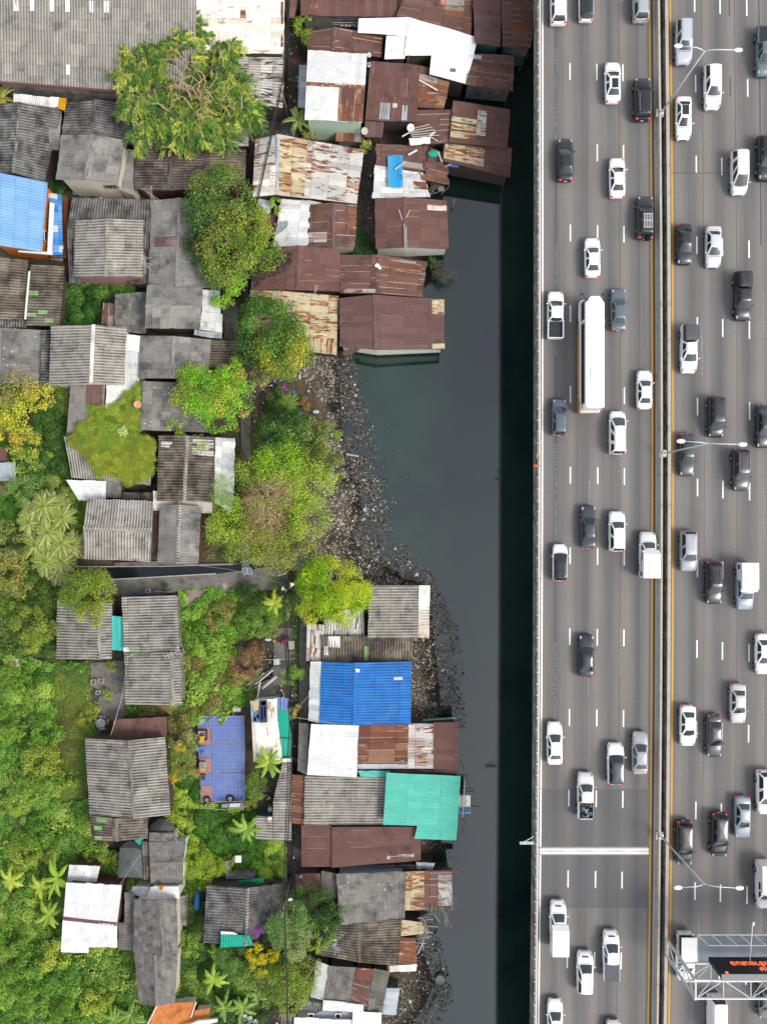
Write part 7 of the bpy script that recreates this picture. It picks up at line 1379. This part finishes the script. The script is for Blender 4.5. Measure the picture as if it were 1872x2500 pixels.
def antenna(label, u, v, z, L, an, n_=8, hx='#d8cbb4', el=.9, cross=False):
    a = P(u, v, z); root = thing('tv_antenna', label, 'antenna', a, rz=an); b = MB().tube([(-L/2, 0, 0), (L/2, 0, 0)], .025, 5)
    for i in range(n_): x = -L/2+L*i/(n_-1); w = el*(.6+.4*i/n_); b.tube([(x, -w/2, .02), (x, w/2, .02)], .018, 4)
    b.obj('elements', plain(hx), root); MB().tube([(0, 0, 0), (0, 0, -1.2)], .03, 5).obj('mast', plain('#9a958c'), root)
    if cross: MB().tube([(-L*.7, -.6, .2), (L*.9, .5, .2)], .025, 4).tube([(-L*.5, .9, -.1), (L*.7, -.8, -.1)], .025, 4).obj('spreader', plain(hx), root)
antenna('beige television antenna above the reddish grey roof', 372, 480, 7, 1.8, 2.2, 8, cross=True, el=.8); antenna('pale antenna on the plain brown gabled roof', 771, 706, 6.6, .9, 1.3, 4, '#e6dfd0', .6)
antenna('tangled white antenna on the big grey house', 345, 637, 6.4, 1.6, 1.0, 7, '#cfc8bc', 1.2, True); antenna('second white antenna beside the tangled one', 356, 646, 6.2, 1.3, 2.5, 6, '#d8d2c6', .9, True)
antenna('long white antenna over the green sheet of the ribbed house', 425, 1594, 6.6, 2.6, .35, 6, '#dcdcd8', 1.3); antenna('antenna at the joint of the two long ribbed roofs', 318, 1602, 5.6, .9, .6, 5, '#dcd8cc', .5)
antenna('white antenna over the beige and grey ribbed roofs', 822, 2315, 6, 1.2, 2.3, 5, '#c9d0d0', .8, True); antenna('thin antenna on the bright white roof', 956, 120, 7, 1.1, 1.1, 3, '#8b8b88', .4); antenna('second thin antenna on the bright white roof', 997, 135, 7, 1.0, 1.5, 3, '#8b8b88', .4)
antenna('faint antenna on the dusty grey roof by the olive tree', 430, 688, 5.6, 1.1, .3, 6, '#a8a49c', .7)
# ---------------------------------------------------------------- parasols, tarps, solar panels
def parasol(label, px, z, hx, apex=.55, square=False):
    pts = [P(u, v, z) for u, v in px]; cx = sum(p.x for p in pts)/len(pts); cy = sum(p.y for p in pts)/len(pts); root = thing('parasol', label, 'parasol', (cx, cy, ZG)); k_ = len(pts); V = []
    for f in (1, .5): V += [(((p.x-cx)*f), ((p.y-cy)*f), z-ZG+apex*(1-f)*1.15) for p in pts]
    V += [(0, 0, z-ZG+apex)]; Fc = [(i, (i+1) % k_, k_+(i+1) % k_, k_+i) for i in range(k_)]+[(k_+i, k_+(i+1) % k_, 2*k_) for i in range(k_)]
    s0 = len(V); V += [(x, y, zz_-.18) for x, y, zz_ in V[:k_]]; Fc += [(s0+i, s0+(i+1) % k_, (i+1) % k_, i) for i in range(k_)]
    mk('canopy', V, Fc, plain(hx, .6, var=.25), root); b = MB()
    for i in range(k_): b.tube([(V[i][0], V[i][1], V[i][2]+.02), (0, 0, z-ZG+apex+.03)], .018, 4)
    b.obj('ribs', plain('#6f7272'), root); MB().tube([(0, 0, 0), (0, 0, z-ZG+apex)], .04).obj('pole', plain('#777'+'777'), root)
parasol('black parasol tucked between the mossy-ridged house and slate roofs', t('M', 1200,95, 1225,40, 1290,-5, 1350,0, 1405,50, 1415,115, 1310,120), 3.4, '#4c4c4c')
parasol('worn dark grey parasol with a pale centre in the lower left yard', t('M', 972,232, 1010,205, 1130,215, 1158,260, 1150,400, 1152,478, 1040,468, 955,478, 962,350), 3.4, '#646a6a', .5)
b = MB(); b.prism([tuple(P(u, v, 3.5)[:2]) for u, v in t('M', 1082,160, 1158,150, 1160,205, 1120,208)], 3.45, 3.5); tag(b.obj('teal_tarp', plain('#2fc0a8')), 'teal scrap of tarpaulin above the worn parasol', 'tarpaulin')
b = MB(); b.prism([tuple(P(u, v, 3.6)[:2]) for u, v in t('M', 985,212, 1040,175, 1085,178, 1125,210, 1158,218, 1155,258, 1100,232, 985,232)], 3.5, 3.6); tag(b.obj('black_net', plain('#35383a')), 'black sheet lying behind the worn parasol', 'sheet')
a = P(604, 1394, 3.2); root = thing('solar_lamp', 'solar panel pair on a post beside the small canal', 'solar panel', a)
for x in (-.32, .32): MB().box(x, 0, 0, .56, .95, .05, .15, .3).obj('panel_frame', plain('#d9e2ea', .3), root); MB().box(x, .0, .035, .48, .85, .02, .15, .3).obj('panel', plain('#6f8598', .2), root)
MB().tube([(0, 0, 0), (0, -.2, -2)], .05).obj('post', plain('#c8ccce'), root)
a = P(817, 2305, 5); root = thing('solar_lamp', 'small blue solar panel at the edge of the brown ribbed roof', 'solar panel', a); MB().box(0, 0, 0, .6, .4, .04, .3, .3).obj('panel', plain('#93a6c4', .25), root); MB().box(0, .5, 0, .5, .4, .04, .3, .3).obj('panel', plain('#a9b8d0', .25), root); MB().tube([(0, 0, 0), (0, 0, -1)], .03).obj('post', STL, root)
# ---------------------------------------------------------------- motorbikes
def motorbike(label, u, v, an, hx, cover=None):
    a = P(u, v, 1.9); root = thing('motorbike', label, 'motorbike', (a.x, a.y, 1.36), rz=an)
    if cover:
        b = MB(); b.ell(0, 0, .45, .75, .36, .5, 12, 7).ell(-.45, 0, .55, .35, .3, .42, 10, 6); b.obj('cover', plain(cover, .5, var=.2), root, smooth=True)
    for x in (-.62, .62):
        w_ = MB().tube([(x, -.06, .28), (x, .06, .28)], [.28, .28], 16).obj('wheel', TYR, root); MB().tube([(x, -.07, .28), (x, .07, .28)], [.16, .16], 12).obj('rim', RIM, w_)
    if not cover: MB().ell(0, 0, .5, .6, .17, .2, 12, 6).ell(.42, 0, .72, .2, .2, .22, 10, 6).ell(-.55, 0, .62, .25, .13, .12, 10, 6).obj('fairing', plain(hx, .3, 0, .5), root, smooth=True); MB().ell(-.12, 0, .76, .42, .14, .07, 12, 6).obj('seat', plain('#6b4a44' if hx == '#2aa4c8' else '#2c2c2e'), root, smooth=True)
    MB().tube([(.45, -.34, .98), (.5, -.1, 1.0), (.5, .1, 1.0), (.45, .34, .98)], .025, 5).obj('handlebar', plain('#3a3a3c'), root); MB().ell(.68, 0, .75, .08, .11, .1, 8, 5).obj('headlight', HLM, root)
motorbike('cyan scooter parked at the edge of the small canal', 604, 1367, 3.5, '#2aa4c8'); motorbike('white scooter beside the round tree and the rubbish', 653, 939, 2.9, '#e8ebec'); motorbike('motorbike under a red cover in the courtyard', 693, 1565, 3.6, '#b02a38', '#b23844'); motorbike('red and white scooter under the round light shrub', 690, 1695, 5.0, '#d8d4d0')
# ---------------------------------------------------------------- stone table, benches, yard things
a = P(*t('K', 818,550)[0], 1.8); root = thing('stone_table', 'round mottled stone table in the paved yard', 'table', (a.x, a.y, 1.15)); n = NT('mottled_stone'); tc = n.new('ShaderNodeTexCoord'); n.fin(n.mix(n.rng(n.noise(tc.outputs['Object'], 5, 5, .8), .5, .55), c('#c9c9c4'), c('#4a4a48')), .5); STN2 = n.mat
MB().cyl(0, 0, .7, .78, .68, 24).obj('table_top', STN2, root); MB().cyl(0, 0, 0, .7, .2, 12).obj('leg', STN2, root)
for i, lb in enumerate(('curved stone bench north of the round table', 'curved stone bench east of the round table', 'curved stone bench south of the round table', 'curved stone bench west of the round table')):
    am = (1.45, .15, -1.25, 2.9)[i]; pts = [(1.0*math.cos(am+f), 1.0*math.sin(am+f)) for f in (-.42, -.2, 0, .2, .42)]+[(.74*math.cos(am+f), .74*math.sin(am+f)) for f in (.42, .2, 0, -.2, -.42)]
    rb = thing('stone_bench', lb, 'bench', (a.x, a.y, 1.15), 'benches around the stone table'); MB().prism(pts, .38, .45).obj('seat', STN2, rb); m_ = .87; MB().prism([(m_*math.cos(am+f)+(.06 if k_ else -.06)*math.cos(am), m_*math.sin(am+f)+(.06 if k_ else -.06)*math.sin(am)) for f, k_ in ((-.2, 1), (.2, 1), (.2, 0), (-.2, 0))], 0, .38).obj('leg', STN2, rb)
q = P(*t('K', 830,495)[0], 1.7); tag(MB().cyl(q.x, q.y, 1.6, 1.72, .17, 14).obj('basin', plain('#2f7fc0')), 'blue basin on the northern stone bench', 'basin')
def boxy(nm, label, cat, k_, x, y, z, sx, sy, sz, hx, rz=0, parts=None, group=None):
    p_ = P(*t(k_, x, y)[0], z); root = thing(nm, label, cat, (p_.x, p_.y, z), group, rz); MB().box(0, 0, sz/2, sx, sy, sz).obj('case', plain(hx), root)
    MB().box(0, 0, sz+.015, sx*.7, sy*.7, .03).obj('lid' if nm != 'crate' else 'contents', plain(parts or '#77756f'), root); return root
def crate(label, k_, x, y, z, s_, hx, inner, rz=0, grp=None, h=.3):
    p_ = P(*t(k_, x, y)[0], z); root = thing('crate', label, 'crate', (p_.x, p_.y, z), grp, rz); b = MB()
    for dx_, dy_, w, d in ((0, s_/2, s_, .05), (0, -s_/2, s_, .05), (s_/2, 0, .05, s_), (-s_/2, 0, .05, s_)): b.box(dx_, dy_, h/2, w, d, h)
    b.obj('sides', plain(hx), root); MB().box(0, 0, .04, s_*.96, s_*.96, .05).obj('bottom', plain(inner), root); MB().ell(0, 0, .12, s_*.32, s_*.3, .12, 8, 5).obj('contents', plain('#7c7468'), root)
crate('left pale wooden crate on the paving', 'K', 762,212, 1.17, .62, '#dccfae', '#b5a888'); crate('right pale wooden crate with a bracket on the paving', 'K', 822,205, 1.17, .66, '#dccfae', '#b5a888'); crate('small white frame beside the potted shrub', 'K', 799,297, 1.17, .5, '#d5dad6', '#6a6a66')
boxy('speaker_box', 'white box with an orange panel in the left field', 'box', 'I', 133,1383, 1.3, .9, 1.1, .5, '#e0e0dc', .05, '#dd6a45'); boxy('plastic_box', 'white box with a red lid print on the canal path', 'box', 'I', 1203,801, 1.36, .6, .5, .35, '#e4e6e6', .1, '#b9525a')
boxy('shrine', 'small white spirit house roof in the yard above the vine-streaked roof', 'shrine', 'N', 604,318, 2.2, .85, .95, .2, '#e9e9ec', .02, '#f4f4f6'); boxy('wash_basin', 'white rectangular tub above the blue tiled floor', 'tub', 'L', 594,433, 1.2, 1.0, .5, .35, '#dfe2e0', 0, '#c9cccc')
boxy('yellow_bin', 'yellow crate beside the alley below the vivid green tree', 'crate', 'H', 597,828, 1.2, .55, .55, .35, '#e8a81e', .1, '#8a6a1e'); boxy('water_tank', 'blue box on the white-streaked roof', 'box', 'H', 180,885, 5.2, .45, .5, .3, '#2f86c8', 0, '#5fa4d8')
boxy('meter_box', 'small cream box with a sign on the brown hut', 'box', 'N', 1108,463, 4.1, .4, .3, .1, '#e6e2dc', 0, '#9a9490'); boxy('yellow_pump', 'yellow box on the white awning', 'box', 'M', 1307,549, 4.6, .5, .5, .25, '#e8a52a', 0, '#b87f1e')
boxy('ac_unit', 'white square unit at the foot of the white ribbed house', 'air conditioner', 'C', 333,528, 5.2, .42, .5, .2, '#e6eaee', .1, '#5f7f9c'); boxy('small_table', 'white folding table on the courtyard paving', 'table', 'J', 913,1376, 1.9, .75, .8, .08, '#e4e2de', 0, '#d4d2ce'); boxy('stone_slab', 'cream slab at the post by the red covered motorbike', 'slab', 'J', 1033,1240, 1.4, .8, 1.1, .15, '#d2cdbf', 0, '#c4bfb0')
crate('empty metal tray beside the courtyard path', 'J', 912,1152, 1.2, .6, '#b9a98c', '#4f5a3c')
for i, (x, y, lb) in enumerate(((600,1552,'blue-grey jar at the left foot of the cream house'),(640,1560,'grey jar second from the left by the cream house'),(672,1548,'dark jar behind the white box by the cream house'),(745,1585,'small black pot by the cream house'),(816,1586,'round white bucket below the cream wall'))):
    q = P(*t('A', x, y)[0], 1.6); root = thing('water_jar', lb, 'jar', (q.x, q.y, ZG), 'jars by the cream house'); MB().tube([(0, 0, 0), (0, 0, .35), (0, 0, .6), (0, 0, .7)], [.22, .36, .3, .22], 14).obj('jar_body', plain(('#7f8c94','#8f9490','#4a4c4e','#2c2c2e','#d8dcdc')[i]), root, smooth=True); MB().cyl(0, 0, .7, .72, .18, 12).obj('lid', plain('#5f6466'), root)
boxy('white_cube', 'white box between jars below the cream wall', 'box', 'A', 713,1567, 1.3, .5, .5, .5, '#cfd4d6', .2, '#e8eaea'); boxy('white_cube', 'small white box right of the bucket below the cream wall', 'box', 'A', 860,1592, 1.3, .4, .4, .35, '#dfe2e2', .1, '#eceeee')
# tiled floor furniture
crate('cabinet lying open with a yellow cushion on the pink floor', 'L', 316,640, 1.45, 1.25, '#3c3634', '#d9d4cc', 0, None, .45); tag(flat('yellow_cushion', t('L', 296,655, 330,655, 322,708, 290,704), 2.0, plain('#efbd1e'), .15), 'yellow cushion on the opened cabinet', 'cushion')
tag(flat('yellow_box_lid', t('L', 292,914, 338,914, 338,944, 294,946), 1.8, plain('#eda51e'), .3), 'orange-yellow box at the edge of the middle room', 'box'); crate('dark metal basket on the lowest small blue floor', 'L', 322,982, 1.45, .6, '#8a8f96', '#4a4f5a')
boxy('sink', 'pale stone sink beside the second pink floor', 'sink', 'L', 318,885, 1.4, .75, 1.0, .5, '#b9bab4', 0, '#9a9a92'); boxy('dark_box', 'grey box on the uppermost small blue floor', 'box', 'L', 312,525, 1.4, .7, .6, .25, '#8f97a4', .1, '#b9bfc8')
th_ = thing('folded_chair', 'blue folding chair on the second small blue floor', 'chair', P(*t('L', 308,768)[0], 1.5), rz=.6); MB().box(0, 0, .3, .6, .5, .06).obj('seat', plain('#2f6fc0'), th_); MB().box(0, .45, .45, .6, .45, .06, 0, .5).obj('backrest', plain('#3f7fd0'), th_); MB().tube([(-.3, -.3, 0), (-.3, .6, .6)], .03).tube([(.3, -.3, 0), (.3, .6, .6)], .03).obj('legs', plain('#a9b4bc'), th_)
def tyre(label, k_, x, y, z, r, inner=None):
    q = P(*t(k_, x, y)[0], z); b = MB(); b.tube([(r*math.cos(6.283*i/18), r*math.sin(6.283*i/18), 0) for i in range(19)], r*.3, 7, False); root = thing('tyre', label, 'tyre', q); b.obj('tyre_ring', TYR, root)
    if inner: MB().cyl(0, 0, -.1, .05, r*.75, 14).obj('hub', plain(inner), root)
tyre('old tyre on the tiled floor below the lowest blue room', 'L', 537,1160, 1.55, .42, '#c9c4b8'); tyre('old tyre at the pink end of the tiled floor', 'L', 350,1168, 1.55, .38, '#a9a098'); tyre('old tyre half buried in rubbish by the widest canal house', 'H', 1378,312, 1.0, .28)
root = thing('clothes_rail', 'steel rail frame with laundry below the tiled floor', 'clothes rail', P(*t('L', 480,1215)[0], 1.2)); o = root.location; b = MB(); q_ = [P(*t('L', x, y)[0], 2.4)-o for x, y in ((325,1235),(350,1190),(640,1180),(650,1225),(480,1248))]
b.tube([q_[0], q_[1], q_[2]], .035).tube([q_[0], q_[4], q_[3]], .035).tube([q_[2], q_[3]], .035); 
for x in q_: b.tube([x, (x[0], x[1], 0)], .03)
b.obj('frame', plain('#c9c6c0'), root)
for q2, hx, lb in (((470,1205, 530,1200, 515,1232, 468,1230), '#b79ab8', 'lilac cloth hung on the clothes rail'), ((535,1198, 630,1195, 625,1222, 528,1228), '#d4dade', 'pale grey cloth hung on the clothes rail'), ((618,1200, 650,1205, 648,1255, 622,1250), '#8a8f96', 'grey cloth with an orange corner on the clothes rail')): tag(flat('laundry', t('L', *q2), 2.5, plain(hx, .8, var=.2), .06), lb, 'cloth')
for x, y, hx, lb in ((858,1215,'#2f8f86','teal basin beside the grey ribbed roof'),(846,1150,'#e0b42c','yellow bowl beside the grey ribbed roof'),(832,1135,'#7a5ab0','purple bowl beside the grey ribbed roof'),(855,1090,'#3a3a3a','black ring on the ground beside the grey ribbed roof')):
    q = P(*t('L', x, y)[0], 1.4); tag(MB().tube([(q.x, q.y, 1.2), (q.x, q.y, 1.5)], [.2, .3], 14).obj('basin', plain(hx, .4)), lb, 'basin')
tag(flat('white_board', t('L', 840,1235, 868,1222, 880,1255, 850,1272), 2.0, plain('#dfe6e8'), .05), 'white board leaning beside the teal basin', 'board')
# washing line (north)
root = thing('washing_line', 'washing line strung between the top brown roofs', 'washing line', P(*t('C', 140,185)[0], 4)); o = root.location
MB().tube([P(*t('C', 35,182)[0], 4)-o, P(*t('C', 245,184)[0], 4)-o], .03).tube([P(*t('C', 35,196)[0], 4)-o, P(*t('C', 245,200)[0], 4)-o], .02).obj('line', plain('#c9c8c4'), root); random.seed(9)
for i in range(15):
    x = 105+i*9.5; hx = ['#c24a55','#e8e6e4','#3a4a78','#2c2e38','#d98a9a','#e4e4e2','#2f3f7c','#6a8ab0','#efeeec','#1f2a4a','#2a52b0','#e8e8e8','#2f3f6c','#c9b8c8','#8fa8c0'][i]; q = P(*t('C', x, 190+random.uniform(-6, 6))[0], 3.7)
    tag(MB().box(q.x, q.y-.25, 3.45, .3, .07, .75, random.uniform(-.2, .2), .5).obj('garment', plain(hx)), ['crimson','off-white','slate blue','black','pink','white','royal blue','pale blue','cream','navy','bright blue','plain white','dark blue','lilac','grey-blue'][i]+' garment hanging on the washing line, number '+['one','two','three','four','five','six','seven','eight','nine','ten','eleven','twelve','thirteen','fourteen','fifteen'][i]+' from the left', 'laundry', 'garments on the washing line')
# poles in water, debris piles, boards
q = P(*t('F', 1020,298)[0], 1.6); e = P(*t('F', 1003,360)[0], .1); tag(MB().tube([(e.x, e.y, -1), (q.x, q.y, 1.8)], [.12, .11], 9).obj('mooring_post', plain('#b5a28c')), 'leaning wooden post standing in the canal', 'post')
random.seed(31)
for i in range(13):
    x0, y0 = 660+random.uniform(0, 140), 1560+random.uniform(-60, 60); L = random.uniform(120, 220); an = -.62+random.uniform(-.12, .12); hb = random.choice(['#9a9792','#c9c8c4','#7c7468','#b0a898','#e0dfdc','#8a8580']); plank(t('J', x0, y0, x0+L*math.cos(an), y0+L*math.sin(an)), 1.4+i*.03, hb, {'#9a9792':'grey','#c9c8c4':'light grey','#7c7468':'brown-grey','#b0a898':'tan','#e0dfdc':'whitish','#8a8580':'dark grey'}[hb]+' weathered board in the pile on the courtyard paving', random.uniform(.08, .2), group='pile of boards in the courtyard')
plank(t('J', 780,1540, 752,1700), 1.9, '#d9dadc', 'white board leaning upright against the pile of boards', .2); plank(t('J', 785,1362, 1060,1352), 2.2, '#c4c0b6', 'long pale rail across the courtyard', .06, 'rail', 'rail')
plank(t('O', 768,1352, 1032,1334), 3.0, '#8ecac6', 'pale turquoise beam above the rusty roof end', .22, 'beam', 'beam'); 
for i in range(20):
    x, y = random.uniform(1040, 1190), random.uniform(1250, 1420); an = random.uniform(.8, 1.9); L = random.uniform(60, 130); plank(t('Q', x, y, x+L*math.cos(an), y+L*math.sin(an)), 4.2+.01*i, random.choice(['#a9a094','#c4bcae','#8a8278']), 'thin stick in the heap on the patchwork roof', .05, 'stick', 'stick', 'sticks heaped on the patchwork roof')
for i in range(26):
    x, y = random.uniform(930, 1000), random.uniform(1440, 1660); an = random.choice((1.5, 1.2, .1, -.2, 2.0)); L = random.uniform(50, 130); plank(t('Q', x, y, x+L*math.cos(an), y+L*math.sin(an)), 3.4+.01*i, random.choice(['#a9a094','#c4bcae','#8a8278','#d4cec2']), 'grey stick of the rickety frame over the canal edge', .06, 'stick', 'stick', 'rickety stick frame at the canal edge')
for i in range(12):
    x, y = random.uniform(1245, 1300), random.uniform(400, 800); an = random.choice((1.5, .1, 1.2)); L = random.uniform(40, 110); plank(t('Q', x, y, x+L*math.cos(an), y+L*math.sin(an)), 3.0+.01*i, random.choice(['#7a5a50','#4a4440','#a9a094','#5c4038']), 'rough stick of the jetty beside the turquoise roof', .07, 'stick', 'stick', 'jetty sticks by the turquoise roof')
sheet('canal_awning', 'small white and blue awning hung over the canal by the turquoise roof', 'awning', 'Q', (1240,568, 1322,565, 1320,692, 1238,695), 3.6, 3.4, M['creamw'], .3); tag(flat('blue_scrap', t('Q', 1238,662, 1320,650, 1318,690, 1238,694), 3.68, plain('#4f8fc0'), .05), 'blue strip on the white canal awning', 'strip')
plank(t('Q', 1280,458, 1265,722), 3.9, '#d6d6d2', 'white pole across the canal awning', .09, 'pole', 'pole')
for i, (k_, x0, y0, x1, y1) in enumerate((('Q',1010,2215,1100,2002),('Q',960,1900,1060,1930),('Q',1110,1795,1115,1860))): plank(t(k_, x0, y0, x1, y1), .9, ('#7a6c5a','#5a5048','#1f2a26')[i], ('long thin log slanting on the southern mud', 'dark board lying in the southern mud', 'black stake at the edge of the southern mud')[i], .12, 'log', 'log')
q = P(*t('Q', 1105,1900)[0], .7); tag(MB().cyl(q.x, q.y, .2, .55, .75, 9, .65).obj('concrete_ring', WM['conc']), 'broken round concrete block at the southern waterline', 'block')
plank([(845,1109),(876,1114)], .45, '#c4bca8', 'pale board floating at the edge of the rubbish bank', .25); a = P(890, 1243, .3); root = thing('guitar', 'discarded pale guitar lying among the floating rubbish', 'guitar', a, rz=-.4); MB().ell(0, -.1, 0, .2, .2, .06, 12, 6).ell(0, .16, 0, .15, .15, .06, 12, 6).obj('guitar_body', plain('#d8d4c8'), root); MB().box(0, .5, .03, .05, .5, .04).obj('neck', plain('#b9b2a4'), root)
for x, y, sx, sy, hx, lb, k_ in ((1230,680,.9,.5,'#c9dce6','pale blue sheet of plastic on the rubbish bank','H'),(1105,690,.6,.3,'#8fb0d0','blue rag on the rubbish bank','H'),(1168,512,.45,.4,'#d9b4c4','pink rag on the rubbish bank','H'),(1045,520,.6,.7,'#5a86b0','blue torn bag beside the purple flowers','H'),(1168,232,.35,.35,'#c8d0e4','white bucket below the cream-rust roof','H'),(845,1198,.9,.35,'#e2e6ea','white cloth lying by the courtyard bush','J'),(1098,395,.35,.8,'#ded9ce','white tray on the rubbish bank','H'),(930,160,.8,.3,'#b5b1a8','grey plank lump at the canal mouth','J')):
    q = P(*t(k_, x, y)[0], 1.2); b = MB(); b.ell(q.x, q.y, q.z, sx/2*1.1, sy/2*1.1, .1, 8, 5).ell(q.x+.1, q.y-.08, q.z+.03, sx/3, sy/3, .12, 7, 4); tag(b.obj('discarded_item', plain(hx)), lb, 'rubbish item')
tree('purple flowers at the edge of the planting by the rubbish bank', [(693,951,9,2.4)], ['#b05ab8','#c274c4'], 1., .13, name='flowering_plant', cat='flowers', k=1.2); tree('dark green planting left of the fan palm', [(672,965,22,2.0),(690,1010,24,2.0),(660,1005,18,1.8)], GD+G2, 1, .17, name='shrub', cat='shrub'); tree('orange-brown withered shrub right of the fan palm', [(742,985,16,1.6)], ['#a07a40','#8a7a44'], .8, .15, name='shrub', cat='shrub')
# blue covered bundle, chairs, bed frame, gate
a = P(*t('M', 1592,670)[0], 2.0); root = thing('covered_bundle', 'long bundle under a blue tarpaulin between two grey houses', 'bundle', (a.x, a.y, 1.1)); b = MB(); b.ell(.05, .85, .45, .42, .62, .5, 12, 7).ell(0, 0, .5, .5, 1.0, .55, 12, 7).ell(-.1, -.75, .4, .5, .65, .45, 12, 7); b.obj('tarpaulin', plain('#2d78bd', .45, var=.2), root, smooth=True); MB().box(0, -.1, .08, .8, 2.2, .16).obj('pallet', plain('#7c6c58'), root)
root = thing('bed_frame', 'white metal frame standing in the dark gap by the beige ribbed house', 'frame', P(*t('J', 362,275)[0], 1.6)); b = MB()
for x in (-.34, -.12, .12, .34): b.box(x, 0, 0, .05, 1.75, .05)
for y in (-.87, -.3, .3, .87): b.box(0, y, .02, .72, .05, .05)
b.obj('bars', plain('#dcdcd6'), root)
for i, (x, y, lb) in enumerate(((660,1585,'white plastic chair nearest the banana clump at the bottom'),(700,1600,'white plastic chair second in the row at the bottom'),(745,1625,'white plastic chair at the right of the row at the bottom'),(620,1640,'white bench-like chair at the very bottom'))):
    q = P(*t('N', x, y)[0], 1.4); root = thing('plastic_chair', lb, 'chair', (q.x, q.y, 1.1), 'white chairs at the bottom edge', .4*i); MB().box(0, 0, .44, .5, .48, .05).obj('seat', plain('#e2e0d8'), root); b = MB()
    for xx in (-.22, 0, .22): b.box(xx, -.26, .7, .06, .05, .5)
    b.box(0, -.27, .93, .5, .05, .07).box(-.25, 0, .64, .05, .5, .05).box(.25, 0, .64, .05, .5, .05); b.obj('backrest', plain('#e2e0d8'), root)
    for xx, yy in ((-.22, -.22), (.22, -.22), (-.22, .22), (.22, .22)): MB().box(xx, yy, .22, .05, .05, .44).obj('leg', plain('#d6d4cc'), root)
root = thing('stilt_platform', 'cluttered wooden frame with boxes between the white-brown scraps and water', 'platform', P(*t('C', 880,1520)[0], 2.0)); o = root.location; random.seed(13); b = MB()
for i in range(14): q = P(*t('C', random.uniform(810, 940), random.uniform(1460, 1600))[0], 2.4)-o; b.tube([q, q+Vector((random.uniform(-1.6, 1.6), random.uniform(-1.6, 1.6), random.uniform(-.4, .8)))], .05, 5)
b.obj('sticks', plain('#8a8076'), root); MB().box(-.6, .3, .2, .6, .8, .5).obj('box', plain('#7a5a42'), root); MB().box(.15, .3, .2, .5, .8, .5).obj('box', plain('#8f6c4e'), root); MB().box(.6, -.2, .1, .8, .6, .4).obj('box', plain('#b8b8b0'), root)
for x, y, lb in ((1372,800,'left of two crates by the canal path'),): pass
tag(MB().tube([P(*t('I', 1250,808)[0], 1.9), P(*t('I', 1392,812)[0], 1.9)], .07).obj('pipe', plain('#c8ccd0')), 'pale pipe lying along the canal path by the grey ribbed house', 'pipe'); tree('potted green plant on the canal path', [(405,1433,10,2)], GD, 1, .13, name='potted_plant', cat='plant')
a = P(*t('J', 535,752)[0], 1.4); root = thing('scrap_heap', 'pinkish wooden scrap with a cloth on the canal path slab', 'scrap', a, rz=.15); MB().box(-.55, 0, 0, .7, .16, .08, .2).box(-.75, -.1, .05, .25, .6, .06, .5).obj('pink_frame', plain('#d9aaa4'), root); MB().box(.3, .05, 0, 1.2, .28, .08).obj('board', plain('#9a7a68'), root)
tag(flat('path_slab', t('J', 412,730, 612,725, 612,812, 422,812), 1.42, WM['conc'], .08), kind='structure'); boxy('water_tub', 'blue plastic tub under the mango tree on the canal path', 'tub', 'I', 1086,826, 1.36, .4, .45, .3, '#2f86c0', 0, '#1f5f90')
